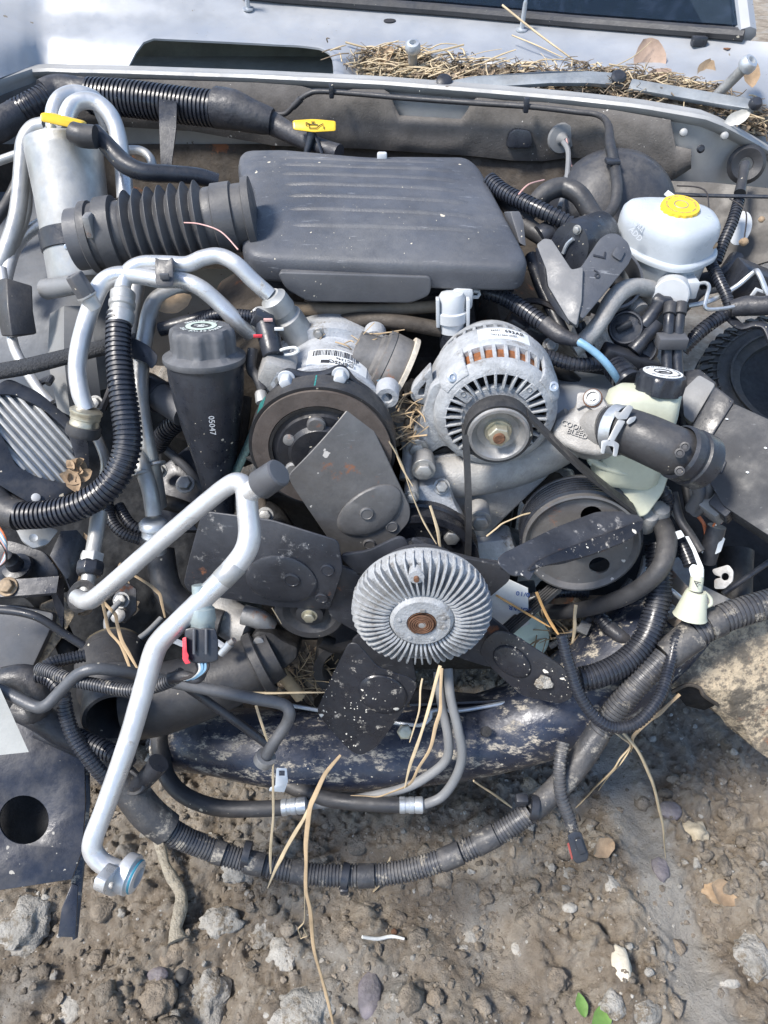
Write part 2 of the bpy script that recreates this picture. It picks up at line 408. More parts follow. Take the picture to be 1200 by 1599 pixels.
def textmesh(txt, size):
    cu = bpy.data.curves.new('t', 'FONT'); cu.body = txt; cu.size = size; cu.align_x = 'CENTER'; cu.align_y = 'CENTER'; cu.resolution_u = 2; cu.extrude = size * .02
    ob = bpy.data.objects.new('t', cu)
    me = bpy.data.meshes.new_from_object(ob)
    vv = [v.co.copy() for v in me.vertices]; ff = [tuple(p.vertices) for p in me.polygons]
    bpy.data.objects.remove(ob); bpy.data.curves.remove(cu); bpy.data.meshes.remove(me)
    return vv, ff
def text(name, txt, size, O, X, N, m, parent, bold=0., sx=1., ext=1.):
    """flat lettering at O, reading along X, facing N"""
    X = (X - N * X.dot(N)).normalized(); U = N.cross(X); mb = MB(); vv, ff = textmesh(txt, size)
    mb.v = [O + X * (q.x * sx) + U * q.y + N * (q.z * ext) for q in vv]; mb.f = ff
    return mb.obj(name, m, parent, smooth=False)
def ringtext(name, txt, size, O, N, X, rad, a0, step, m, parent, inward=False):
    X = (X - N * X.dot(N)).normalized(); U = N.cross(X); mb = MB(); a = a0
    for ch in txt:
        if ch != ' ':
            if ch not in _tc: _tc[ch] = textmesh(ch, 1.)
            vv, ff = _tc[ch]; b = len(mb.v); er = X * math.cos(R(a)) + U * math.sin(R(a)); et = X * math.sin(R(a)) - U * math.cos(R(a))
            if inward: er2, et2 = -er, -et
            else: er2, et2 = er, et
            mb.v += [O + er * rad + et2 * (q.x * size) + er2 * (q.y * size) + N * (q.z * size) for q in vv]; mb.f += [tuple(b + i for i in f) for f in ff]
        a += step
    return mb.obj(name, m, parent, smooth=False)
# ------------------------------------------------------------------ ground
GZ = .15
def gh(x, y):
    p = V((x, y, 0))
    d = max(0., 1 - max(abs(x) - 1.2, 0) / 2 - max(abs(y - .9) - 1.2, 0) / 2)
    if d <= 0: return GZ + .05 * noise.noise(p * .4)
    h = .036 * noise.fractal(p * 4.1, .9, 2., 3)
    lump = noise.fractal(p * 14 + V((5, 1, 0)), .9, 2.1, 4)
    tr = .5 + .5 * math.tanh(6 * (noise.noise(p * 1.9 + V((3.3, 7.1, 0))) + .15))
    # the smooth wet track on the right
    trk = math.exp(-((x - .54 + .14 * (y - .434) + .02 * noise.noise(p * 9)) / .045) ** 2)
    ridge = abs(noise.noise(p * 30 + V((1, 9, 0))))
    v1 = noise.voronoi(p * 26 + V((noise.noise(p * 40), noise.noise(p * 40 + V((9, 0, 0))), 0)) * .6)[0]; v2 = noise.voronoi(p * 62 + V((4, 4, 0)))[0]
    crumb = .017 * max(0, min(1, (v1[1] - v1[0]) * 1.6)) + .008 * max(0, min(1, (v2[1] - v2[0]) * 1.5))
    crumb *= .5 + .5 * math.tanh(5 * (noise.noise(p * 5.3 + V((2, 8, 0))) + .12))
    h += (1 - .85 * trk) * (.55 + .45 * tr) * (.024 * lump + .010 * ridge + .007 * noise.noise(p * 75) + .004 * noise.noise(p * 140) + 1.15 * crumb) - .012 * trk
    return GZ + h * d + (1 - d) * .05 * noise.noise(p * .4)
def axis(lo, hi, step, far):
    a = [lo + i * step for i in range(int((hi - lo) / step) + 1)]
    g, x, s_ = [], a[-1], step
    while x < far: s_ *= 1.35; x += s_; g.append(x)
    h_, x, s_ = [], a[0], step
    while x > -far: s_ *= 1.35; x -= s_; h_.append(x)
    return h_[::-1] + a + g
gx, gy = axis(-.85, 1.1, .0042, 400), axis(.22, 1.0, .0042, 400)
nx, ny = len(gx), len(gy)
gv = [(x, y, gh(x, y)) for y in gy for x in gx]
gf = [(r * nx + c, r * nx + c + 1, (r + 1) * nx + c + 1, (r + 1) * nx + c) for r in range(ny - 1) for c in range(nx - 1)]
me = bpy.data.meshes.new('ground'); me.from_pydata(gv, [], gf); me.polygons.foreach_set('use_smooth', [True] * len(gf))
ground = bpy.data.objects.new('ground', me); COL.objects.link(ground); struct(ground)
gm = bpy.data.materials.new('dry_muddy_soil'); gm.use_nodes = True
def ground_nodes(m):
    n, l = m.node_tree.nodes, m.node_tree.links; b = n['Principled BSDF']
    tc = n.new('ShaderNodeTexCoord').outputs['Object']
    def nz(s, d=6, r=.65):
        x = n.new('ShaderNodeTexNoise'); x.inputs['Scale'].default_value = s; x.inputs['Detail'].default_value = d; x.inputs['Roughness'].default_value = r; l.new(tc, x.inputs['Vector']); return x.outputs['Fac']
    def ramp(src, stops):
        x = n.new('ShaderNodeValToRGB'); l.new(src, x.inputs[0]); e = x.color_ramp.elements
        e[0].position, e[0].color = stops[0][0], (*stops[0][1], 1); e[1].position, e[1].color = stops[-1][0], (*stops[-1][1], 1)
        for p, c in stops[1:-1]: q = e.new(p); q.color = (*c, 1)
        return x.outputs[0]
    def mix(f, a, c):
        x = n.new('ShaderNodeMix'); x.data_type = 'RGBA'; l.new(f, x.inputs[0]); l.new(a, x.inputs[6])
        if isinstance(c, tuple): x.inputs[7].default_value = (*c, 1)
        else: l.new(c, x.inputs[7])
        return x.outputs[2]
    def mr(src, a, c):
        x = n.new('ShaderNodeMapRange'); x.inputs['From Min'].default_value = a; x.inputs['From Max'].default_value = c; l.new(src, x.inputs[0]); return x.outputs[0]
    c1 = ramp(nz(7), [(.3, (.15, .115, .082)), (.5, (.305, .255, .198)), (.66, (.475, .42, .345))])
    c2 = ramp(nz(55, 4), [(.3, (.09, .066, .045)), (.52, (.29, .243, .19)), (.72, (.55, .505, .43))])
    f = n.new('ShaderNodeMath'); f.operation = 'MULTIPLY'; f.inputs[1].default_value = .55; l.new(nz(23), f.inputs[0])
    c = mix(f.outputs[0], c1, c2)
    c = mix(mr(nz(4.2, 3), .52, .66), c, ramp(nz(30), [(.3, (.27, .245, .21)), (.7, (.40, .375, .335))]))      # greyer dried silt
    vo = n.new('ShaderNodeTexVoronoi'); vo.inputs['Scale'].default_value = 130; l.new(tc, vo.inputs['Vector'])
    sp = n.new('ShaderNodeSeparateColor'); l.new(vo.outputs['Color'], sp.inputs[0])
    th = mr(sp.outputs[0], .95, 1.); q = n.new('ShaderNodeMath'); q.operation = 'MULTIPLY'; q.inputs[1].default_value = .4; l.new(th, q.inputs[0])
    lt = n.new('ShaderNodeMath'); lt.operation = 'LESS_THAN'; l.new(vo.outputs['Distance'], lt.inputs[0]); l.new(q.outputs[0], lt.inputs[1])
    c = mix(lt.outputs[0], c, (.55, .53, .48))
    sx = n.new('ShaderNodeSeparateXYZ'); l.new(tc, sx.inputs[0])
    def ma(op, a, q):
        x = n.new('ShaderNodeMath'); x.operation = op
        for i, s in enumerate((a, q)):
            if isinstance(s, (int, float)): x.inputs[i].default_value = s
            else: l.new(s, x.inputs[i])
        return x.outputs[0]
    off = ma('ADD', ma('ADD', sx.outputs[0], ma('MULTIPLY', sx.outputs[1], .14)), ma('MULTIPLY', nz(9, 4), .06))
    strip = ma('SUBTRACT', 1., mr(ma('ABSOLUTE', ma('SUBTRACT', off, .631), 0.), .035, .06))
    near = ma('LESS_THAN', sx.outputs[1], 1.0)
    c = mix(ma('MULTIPLY', ma('MULTIPLY', strip, near), .92), c, ramp(nz(40), [(.3, (.34, .32, .285)), (.7, (.44, .415, .375))]))   # smooth dried silt in the rut
    l.new(c, b.inputs['Base Color']); b.inputs['Roughness'].default_value = .95; b.inputs['Specular IOR Level'].default_value = .2
    bp = n.new('ShaderNodeBump'); bp.inputs['Strength'].default_value = 1.; bp.inputs['Distance'].default_value = .014; l.new(nz(120, 10, .75), bp.inputs['Height']); l.new(bp.outputs[0], b.inputs['Normal'])
ground_nodes(gm); me.materials.append(gm)
def G(px, py, dz=0.):
    p = Z(px, py, GZ)
    for _ in range(3): p = Z(px, py, gh(p.x, p.y) + dz)
    return p

# ------------------------------------------------------------------ truck body: firewall, cowl, windscreen
body = thing('truck_body', 'silver truck body with bare cowl, firewall and windscreen behind the open engine bay', 'truck body', V((0, 1.6, GZ)))
LIPZ = 1.27
lip_px = [(-160, 190), (-80, 158), (0, 125), (40, 110), (60, 106), (110, 108), (200, 110), (400, 117), (600, 127), (800, 143), (900, 152), (1000, 163), (1100, 180), (1133, 193), (1200, 230), (1260, 275)]
lipz_px = [(-160, 1.27), (1000, 1.27), (1100, 1.262), (1133, 1.25), (1200, 1.20), (1260, 1.15)]
def _it(tab, x):
    if x <= tab[0][0]: return tab[0][1]
    for (a, b), (c, d) in zip(tab, tab[1:]):
        if a <= x <= c: return b + (d - b) * (x - a) / (c - a)
    return tab[-1][1]
lip = [Z(x, y, _it(lipz_px, x)) for x, y in lip_px]
def lipz(x): return _it([(p.x, p.z) for p in lip], x)
def lipy(x):
    if x <= lip[0].x: return lip[0].y
    for a, b in zip(lip, lip[1:]):
        if a.x <= x <= b.x: return a.y + (b.y - a.y) * (x - a.x) / max(1e-6, b.x - a.x)
    return lip[-1].y
def FWALL(px, py, off=0.):
    d = D(px, py); lo, hi = .5, 2.4
    for _ in range(40):
        t = (lo + hi) / 2; p = CAM + d * t
        if p.y > lipy(p.x) - off: hi = t
        else: lo = t
    return CAM + d * lo
def interp(tab, x):
    if x <= tab[0][0]: return tab[0][1]
    for (a, b), (c, d) in zip(tab, tab[1:]):
        if a <= x <= c: return b + (d - b) * (x - a) / (c - a)
    return tab[-1][1]
# firewall sheet (plan curve of the lip, 12 mm behind it, pushed down) with rolled lip on top
fx = [-.95 + i * .03 for i in range(int(1.72 / .03))]
rows = []
for dy, z in ((.035, -.012), (.03, 0), (-.004, .001), (-.008, -.004), (-.004, -.012), (.012, -.02), (.016, -.05), (.02, -.10), (.03, -.22), (.03, -.7)):
    rows.append([V((x, lipy(x) + dy, lipz(x) + (z if x < .42 else max(z, -.16)))) for x in fx])
MB().sheet(rows, .0025).obj('firewall', 'fire', body, sharp=50)
# felt insulation over the firewall
it = [(-40, 150), (0, 150), (60, 126), (88, 127), (100, 140), (145, 140), (150, 124), (230, 124), (400, 129), (470, 134), (490, 140), (540, 143), (548, 139), (600, 140), (612, 147), (620, 180), (722, 186), (738, 158), (745, 152), (790, 157), (850, 160), (960, 172), (1052, 188), (1056, 228), (1082, 234)]
ib = [(-40, 215), (60, 200), (150, 196), (300, 205), (430, 228), (560, 232), (740, 244), (800, 251), (850, 252), (890, 246), (960, 252), (1010, 268), (1050, 283), (1082, 262)]
cols = []
xs = [-40 + i * 8 for i in range(141)]
grid = [[FWALL(x, interp(it, x) + (interp(ib, x) - interp(it, x)) * s_, .006 + .012 * math.sin(math.pi * min(1, max(0, s_))) ** .5 + .004 * noise.noise(V((x * .02, s_ * 3, 0)))) for x in xs] for s_ in [i / 8 for i in range(9)]]
MB().sheet(grid, .010).obj('firewall_insulation', 'insul', body, sharp=60)
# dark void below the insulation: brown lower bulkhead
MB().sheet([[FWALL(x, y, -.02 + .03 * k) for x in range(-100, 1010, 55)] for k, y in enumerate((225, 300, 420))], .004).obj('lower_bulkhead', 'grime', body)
# cowl panel from the opening / lip up to the windscreen
optop = [(196, 118), (204, 98), (212, 82), (224, 66), (240, 60), (350, 65), (470, 71), (500, 75), (514, 82), (521, 95), (523, 122)]
wsl = [(-200, -40), (200, -22), (440, 4), (700, 24), (900, 42), (1100, 58), (1165, 63), (1300, 75)]
wsy = [(-200, 1.86), (440, 1.92), (700, 1.86), (900, 1.78), (1165, 1.62), (1300, 1.55)]
def cowl(px, s_):
    p0 = interp(lip_px, px) - 3; lp = Z(px, p0, _it(lipz_px, px))
    low = p0
    if 196 <= px <= 523: low = min(p0, interp(optop, px))
    py = low + (interp(wsl, px) - low) * s_
    y0 = lipy(lp.x) + .035; y1 = interp(wsy, px)
    sf = (p0 - py) / max(1, p0 - interp(wsl, px))
    yy = y0 + (y1 - y0) * sf
    yy += .012 * math.exp(-((sf - .62) / .2) ** 2) - .010 * math.exp(-((sf - .35) / .22) ** 2)
    if px > 530: yy += .07 * math.exp(-((sf - .12) / .22) ** 2) * min(1, (px - 530) / 40)
    return Y(px, py, yy)
def span(a, b, step): 
    n = max(1, round((b - a) / step)); return [a + (b - a) * i / n for i in range(n + 1)]
cx = span(-200, 196, 14) + [199] + span(204, 240, 4) + span(252, 490, 12) + span(498, 523, 4) + span(526, 1290, 12)
MB().sheet([[cowl(x, s_) for x in cx] for s_ in [i / 16 for i in range(17)]], .004).obj('cowl_panel', 'silver', body, sharp=60)
# tray under the opening
MB().sheet([[Y(x, y, yy) for x in range(180, 560, 30)] for y, yy in ((128, 1.68), (112, 1.80), (88, 1.90), (50, 1.92))], .004).obj('cowl_tray', mat('grey_green_primer', (.10, .11, .095), .6, .1, .3, 8, dust=.5, dcol=(.2, .17, .12), bump=.2), body)
tubepx('cowl_opening_edge', [(x, y, dep(cowl(x, 0)) + .004) for x, y in optop], 1.8, 'silver', body, k=6, n=3)
# windscreen
wb = [Y(x, interp(wsl, x) - 3, interp(wsy, x)) for x in range(380, 1171, 30)]
g = [[p + V((0, .50, .36)) * q + V((0, .0, .02)) for p in wb] for q in (0, .5, 1)]
glass = bpy.data.materials.new('windscreen_glass'); glass.use_nodes = True
gb = glass.node_tree.nodes['Principled BSDF']; gb.inputs['Base Color'].default_value = (.07, .11, .17, 1); gb.inputs['Roughness'].default_value = .04; gb.inputs['Transmission Weight'].default_value = .85; gb.inputs['IOR'].default_value = 1.52
MP['glass'] = glass
MB().sheet(g, .005).obj('windscreen', 'glass', body)
MB().tube([p + V((0, -.004, .006)) for p in wb], .011, 8, 2).obj('windscreen_seal', 'rub', body)
MB().tube([wb[-1] + V((.004, .5 * q, .36 * q + .004)) for q in (0, .5, 1)], .02, 8, 1).obj('windscreen_pillar', 'silver', body)
MB().sheet([[p + V((0, .06 + .5 * q, -.05 + .12 * q)) for p in wb] for q in (0, .5, 1)], .01).obj('dashboard', 'blk', body)
# ------------------------------------------------------------------ small fixings on cowl and firewall
UPN = V((0, -.25, 1)).normalized()
def cowlp(px, py, lift=0.):
    best = min(((abs(D(px, py).normalized().cross((cowl(px, s_) - CAM).normalized()).length), s_) for s_ in [i / 60 for i in range(61)]))
    return cowl(px, best[1]) + UPN * lift
for (x, y) in ((388, 14), (815, 46)):
    MB().lathe(cowlp(x, y), UPN, [(.012, 0), (.012, .003), (.005, .004), (.0045, .05), (.003, .054)], 14).obj('stud', 'zinc', body)
MB().lathe(cowlp(609, 34, .001), UPN, [(.008, -.002), (.008, .001)], 16, rv=1.6).obj('cowl_hole_plug', 'ink', body)
MB().box(cowlp(1090, 70, .008), .028, .018, .016).obj('cowl_clip', 'blk', body, bev=.003)
MB().blob(cowlp(1136, 76), .008, 1, .4, (1, 1, .2), 3).obj('rust_spot', 'rusty', body)
# firewall plugs and grommets
fn = V((.12, -1, .1)).normalized()
MB().prism([FWALL(x, y, .03) for x, y in roundpoly([(792, 232), (796, 208), (806, 201), (828, 204), (832, 215), (831, 231)], 6)], fn, .014).obj('firewall_plug', 'blk', body, bev=.003)
c = FWALL(877, 216, .02)
MB().lathe(c, fn, [(.026, 0), (.024, .006), (.012, .008), (.008, .014), (.006, .03)], 22).obj('cable_grommet', 'mgrey', body)
c = FWALL(1165, 257, .012); n2 = V((-.2, -.9, .3)).normalized()
MB().lathe_ring(c, n2, [(.030, 0), (.033, .006), (.026, .012), (.012, .006), (.012, 0)], 28).obj('steering_grommet', 'rub', body)
for x, y in ((1068, 207), (1132, 212)): MB().lathe(FWALL(x, y, .005), n2, [(.007, 0), (.006, .004), (.003, .006)], 14).obj('weld_dimple', 'fire', body)
MB().lathe(FWALL(1094, 233, .004), n2, [(.006, 0), (.007, .006), (.004, .009)], 12).obj('push_clip', 'blk', body)
# wiper pivots standing on the cowl
for i, (x, y, dx, lab) in enumerate(((645, 76, 0, 'zinc wiper pivot bolt rising out of the straw pile on the cowl'), (1166, 103, -28, 'zinc wiper pivot bolt leaning beside the corner of the windscreen'))):
    t0 = 1.47 if i == 0 else 1.29
    a, b = T(x + dx, y + 28, t0), T(x, y, t0 - .035); ax = (b - a).normalized()
    wp = thing('wiper_pivot', lab, 'wiper pivot', a)
    MB().tube([a - ax * .03, b], .009, 14, 1).obj('spindle', 'boltm', wp)
    MB().lathe(b, ax, [(.014, -.004), (.015, 0), (.015, .006), (.012, .012), (.007, .013), (.006, .005)], 22).obj('pivot_nut', 'zinc', wp)
# wiper linkage bars
wl = thing('wiper_linkage', 'flat zinc wiper linkage bars lying in the leaf litter of the cowl', 'wiper linkage', T(900, 135, 1.43))
def bar(name, pts, w_, m, par, n=UPN, th=.009):
    P = pt(*pts); up, dn = [], []
    for i, p in enumerate(P):
        d = (P[min(i + 1, len(P) - 1)] - P[max(i - 1, 0)]).normalized(); s_ = n.cross(d).normalized() * w_ / 2
        up.append(p + s_); dn.append(p - s_)
    return MB().prism(up + dn[::-1], n, th).obj(name, m, par, bev=.001)
bn = V((0, -.6, .8)).normalized()
bar('linkage_bar', [(690, 138, 1.40), (740, 128, 1.39), (860, 120, 1.37), (920, 120, 1.365), (975, 124, 1.355)], .026, mat('grey_galvanised_bar', (.22, .245, .27), .5, .4, .2, 20, dust=.3, bump=.1), wl, bn)
bar('linkage_bar', [(985, 130, 1.345), (1060, 143, 1.32), (1120, 154, 1.29), (1185, 164, 1.25)], .022, MATS['grey_galvanised_bar'], wl, bn)
MB().lathe(T(966, 122, 1.352), bn, [(.014, 0), (.014, .005), (.010, .009), (.004, .009)], 20).obj('pivot_bush', 'blk', wl)
MB().lathe(T(1179, 164, 1.247), bn, [(.011, 0), (.011, .006), (.008, .01)], 18).obj('pivot_bush', 'blk', wl)
MB().lathe(T(694, 128, 1.395), bn, [(.015, 0), (.015, .004), (.011, .007)], 18).obj('pivot_bush', 'blk', wl)
# straw and litter on the cowl
def stalk(mb, a, b, r, bow=.0, k=5):
    m_ = (a + b) / 2 + V((random.uniform(-1, 1), random.uniform(-1, 1), random.uniform(-.2, 1))) * bow
    mb.tube([a, m_, b], [r, r, r * .6], k, 3)
mb = MB()
for i in range(560):
    x = random.choice((random.gauss(620, 34), random.uniform(560, 1190), random.uniform(700, 1190), random.uniform(880, 1180))); f = interp(lip_px, x)
    if i < 130: x = random.gauss(628, 36)
    y = f - random.uniform(2, 42 if x < 700 else 36); L = random.uniform(.015, .075); an = random.uniform(-.5, .5) + (0 if random.random() < .7 else 1.4)
    p = cowlp(min(1195, x), y, random.uniform(.002, .028)); d = V((math.cos(an), math.sin(an), random.uniform(-.15, .35))) * L
    stalk(mb, p - d / 2, p + d / 2, random.uniform(.0007, .0019), .006, 4)
mb.obj('straw_litter', 'straw', kind='stuff')
mb = MB()
for i in range(1000):
    x = random.choice((random.gauss(628, 40), random.uniform(700, 1190), random.uniform(880, 1190))); f = interp(lip_px, x)
    p = cowlp(min(1195, x), f - random.uniform(1, 34), random.uniform(.0, .026)); d = V((random.uniform(-1, 1), random.uniform(-1, 1), random.uniform(-.3, .5))).normalized() * random.uniform(.008, .03)
    stalk(mb, p - d, p + d, random.uniform(.0005, .0014), .008, 4)
mb.obj('twig_litter', mat('grey_brown_twigs', (.20, .155, .11), .9, 0, .5, 30), kind='stuff')
mb = MB()
def leafmesh(mb, c, L, N, yaw, curl=.35, w_=.5, k=6):
    N = N.normalized(); u, v_ = basis(N); X = u * math.cos(yaw) + v_ * math.sin(yaw); Yv = N.cross(X); b = len(mb.v)
    for i in range(k + 1):
        s_ = i / k; wd = L * w_ * math.sin(math.pi * (s_ * .92 + .06)) ** .8 * .5
        for j in (-1, -.5, 0, .5, 1):
            mb.v.append(c + X * (L * (s_ - .5)) + Yv * (wd * j) + N * (curl * L * (.5 * (s_ - .5) ** 2 * 2 + .35 * abs(j) ** 1.6 * wd / L * 2)) + V((random.uniform(-1, 1), random.uniform(-1, 1), random.uniform(-1, 1))) * L * .02)
    for i in range(k):
        for j in range(4): a = b + i * 5 + j; mb.f.append((a, a + 1, a + 6, a + 5))
for i in range(620):
    x = random.uniform(570, 1195); f = interp(lip_px, x); y = f - random.uniform(1, 30)
    leafmesh(mb, cowlp(x, y, random.uniform(.0, .016)), random.uniform(.008, .030), V((random.uniform(-.6, .6), random.uniform(-.9, .3), 1)), random.uniform(0, 6), .5, .6, 4)
mb.obj('leaf_litter', 'litter', kind='stuff')
def leaf(x, y, t, L, N, yaw, m, label, curl=.4, w_=.6, group=None):
    mb = MB(); leafmesh(mb, T(x, y, t), L, V(N), yaw, curl, w_, 8); o = mb.obj('dry_leaf', m); return tag(o, label, 'leaf', group)
leaf(1015, 95, 1.40, .075, (-.2, -1, .5), 1.9, 'leafp', 'large pale pinkish dry leaf standing up on the cowl', .25, .8)
leaf(1025, 125, 1.37, .06, (0, -.8, .6), .4, 'leafp', 'torn pinkish dry leaf lying under the upright pale leaf on the cowl', .3, .6)
leaf(1100, 118, 1.37, .055, (.2, -.8, .7), 1., 'leaf', 'curled tan dry leaf between the wiper bar and the windscreen corner', .5, .7)
leaf(600, 92, 1.49, .05, (-.3, -.6, .8), .8, 'leaf', 'curled brown leaf in the straw beside the wiper pivot', .7, .8)
leaf(655, 118, 1.47, .05, (.1, -.6, .8), 2.4, mat('pale_green_leaf', (.40, .45, .30), .8, 0, .2), 'pale green flat leaf in the straw pile on the cowl', .2, .7)
leaf(1150, 186, 1.27, .045, (-.2, -.8, .5), .5, mat('white_paper', (.45, .44, .41), .8, 0, .12), 'curled whitish dry leaf at the end of the firewall lip', .6, .5)
leaf(1172, 120, 1.33, .05, (0, -.7, .7), 1.5, 'leaf', 'small brown leaf beside the end of the wiper bar', .6, .6)
for k, (a, b, r) in enumerate((((785, 8, 1.46), (905, 100, 1.40), 1.7), ((800, 55, 1.47), (880, 90, 1.42), 1.2), ((945, 110, 1.4), (1018, 64, 1.38), .9), ((540, 66, 1.5), (590, 78, 1.5), 1.6), ((725, 70, 1.46), (650, 88, 1.47), 1.6))):
    mb = MB(); stalk(mb, T(*a), T(*b), pxm(r, a[2]), .01); tag(mb.obj('straw_stalk', 'straw'), ['long pale straw stalk leaning on the stud below the windscreen', 'short straw stalk crossing the base of the leaning stalk on the cowl', 'thin dark twig standing behind the pinkish leaf', 'straw stalk sticking out of the pile towards the cowl opening', 'straw stalk sticking out of the pile past the pivot bolt'][k], 'straw')
# hanging dead stems on the right of the firewall
for k, (pts, m, lab) in enumerate(((((885, 217, 1.30), (893, 260, 1.25), (903, 305, 1.20)), 'wirep', 'thin reddish dead stem hanging in front of the brake booster'),
        (((903, 312, 1.19), (930, 332, 1.16), (962, 352, 1.13)), 'straw', 'thin tan forked twig in front of the brake booster'),
        (((810, 304, 1.1), (826, 288, 1.1), (850, 281, 1.12)), 'wirep', 'short pinkish dead stem beside the air cleaner lid'),
        (((288, 348, 1.02), (312, 350, 1.0), (345, 362, .99), (372, 390, .98)), 'wirep', 'thin pinkish dead stem lying over the ribbed intake duct'),
        (((1058, 290, 1.2), (1100, 296, 1.16), (1108, 330, 1.14), (1112, 372, 1.1)), 'wirek', 'thin dark dead stem hanging behind the yellow cap'),
        (((1140, 310, 1.12), (1165, 330, 1.1), (1163, 372, 1.08)), 'wirek', 'thin dark dead stem with a seed head over the white disc'))):
    tag(tubepx('dead_stem', pts, 1.2, m, k=5), lab, 'stem')
for k, (x, y, t, r, lab) in enumerate(((947, 347, 1.13, 6, 'round tan seed pod on the twig before the booster'), (1115, 383, 1.09, 6, 'brown seed head hanging beside the brake fluid reservoir'), (1162, 378, 1.07, 7, 'brown seed head hanging over the white disc'), (1190, 343, 1.08, 5, 'pale seed pod under the thin bonnet rod beside the wing'))):
    tag(MB().blob(T(x, y, t), pxm(r, t), 2, .25, seed=k).obj('seed_pod', 'leaf'), lab, 'seed pod')
# ------------------------------------------------------------------ engine axis
AX = V((-.03, -math.cos(R(7)), math.sin(R(7)))).normalized()       # crank axis, pointing at the front of the truck
_u, _v = basis(AX); AU, AV = -_u, -_v                                 # right and up, square to it
def ax(O, a, r=0., ang=0.): return O + AX * a + (AU * math.cos(R(ang)) + AV * math.sin(R(ang))) * r

# ------------------------------------------------------------------ dark bulk of engine and inner wings behind everything
eb = thing('engine_block', 'grimy dark engine block filling the middle of the bay', 'engine', V((0, 1.1, .4)))
def slab(name, pts, z0, z1, m, par, bev=.01):
    return MB().prism([V((x, y, z1)) for x, y in pts], V((0, 0, 1)), z1 - z0).obj(name, m, par, bev=bev)
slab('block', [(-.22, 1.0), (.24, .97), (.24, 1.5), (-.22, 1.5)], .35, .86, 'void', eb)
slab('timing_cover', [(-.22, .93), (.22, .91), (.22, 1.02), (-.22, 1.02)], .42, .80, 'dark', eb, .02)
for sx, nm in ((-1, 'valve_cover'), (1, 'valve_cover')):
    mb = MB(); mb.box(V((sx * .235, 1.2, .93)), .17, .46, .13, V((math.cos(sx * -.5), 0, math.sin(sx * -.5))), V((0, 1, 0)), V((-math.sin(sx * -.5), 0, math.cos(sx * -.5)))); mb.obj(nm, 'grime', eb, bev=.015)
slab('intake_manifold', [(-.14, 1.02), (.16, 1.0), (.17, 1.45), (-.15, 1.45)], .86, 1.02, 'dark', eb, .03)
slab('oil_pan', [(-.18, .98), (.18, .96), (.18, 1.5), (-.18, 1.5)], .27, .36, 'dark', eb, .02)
mb = MB()
for i in range(46):      # cast ribs, bosses and brackets in the shadows
    x, y = random.uniform(-.34, .34), random.uniform(.86, 1.0); z = random.uniform(.48, .95)
    mb.box(V((x, y, z)), random.uniform(.015, .06), random.uniform(.02, .06), random.uniform(.015, .07), *[Matrix.Rotation(random.uniform(-.6, .6), 3, 'Y') @ q for q in (V((1, 0, 0)), V((0, 1, 0)), V((0, 0, 1)))])
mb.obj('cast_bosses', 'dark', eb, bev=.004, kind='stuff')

bay = thing('engine_bay_sides', 'grey inner wings and dark splash walls either side of the engine', 'inner wing', V((-.5, 1.1, .4)))
def quadsheet(name, pxg, m, par, th=.004, bevel=0):
    """rows of (px, py, depth)"""
    return MB().sheet([[T(*p) for p in r] for r in pxg], th).obj(name, m, par, sharp=60)
quadsheet('inner_wing', [[(-120, 300, 1.42), (60, 300, 1.42), (180, 310, 1.42)], [(-120, 430, 1.30), (70, 425, 1.28), (190, 430, 1.30)], [(-120, 560, 1.24), (80, 560, 1.22), (185, 540, 1.25)], [(-120, 630, 1.26), (90, 630, 1.25), (190, 600, 1.30)]], mat('dusty_inner_wing', (.12, .13, .145), .5, .15, .2, 10, dust=.35, dcol=(.2, .18, .16), bump=.1), bay)
quadsheet('strut_tower', [[(78, 490, 1.19), (100, 478, 1.16), (140, 478, 1.17)], [(74, 560, 1.15), (100, 560, 1.12), (150, 560, 1.15)], [(90, 640, 1.17), (110, 650, 1.15), (160, 640, 1.19)]], 'mgrey', bay)
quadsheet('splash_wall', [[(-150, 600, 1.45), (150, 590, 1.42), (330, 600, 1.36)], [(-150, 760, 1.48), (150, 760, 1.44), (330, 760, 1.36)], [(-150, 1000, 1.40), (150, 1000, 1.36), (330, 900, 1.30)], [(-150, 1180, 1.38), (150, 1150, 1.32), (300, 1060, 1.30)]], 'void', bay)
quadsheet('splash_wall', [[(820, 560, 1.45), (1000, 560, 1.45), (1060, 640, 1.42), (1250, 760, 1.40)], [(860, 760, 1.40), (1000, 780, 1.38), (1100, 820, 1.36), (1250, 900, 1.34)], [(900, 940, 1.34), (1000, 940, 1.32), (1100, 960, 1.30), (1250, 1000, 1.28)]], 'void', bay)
quadsheet('inner_wing', [[(1030, 282, 1.31), (1110, 285, 1.27), (1260, 300, 1.2)], [(1035, 380, 1.30), (1120, 385, 1.26), (1260, 390, 1.18)], [(1040, 425, 1.30), (1095, 430, 1.27), (1120, 432, 1.25)]], mat('shaded_dusty_sheet', (.075, .07, .064), .6, .1, .3, 10, dust=.3, dcol=(.15, .13, .11)), bay)  # dusty sheet, base darkened and browned for the shade under the firewall edge
quadsheet('inner_wing', [[(1010, 430, 1.34), (1100, 425, 1.28), (1190, 440, 1.2)], [(1000, 480, 1.33), (1050, 490, 1.30), (1100, 462, 1.25)], [(1000, 530, 1.34), (1020, 540, 1.33), (1040, 520, 1.31)]], 'mgrey', bay)

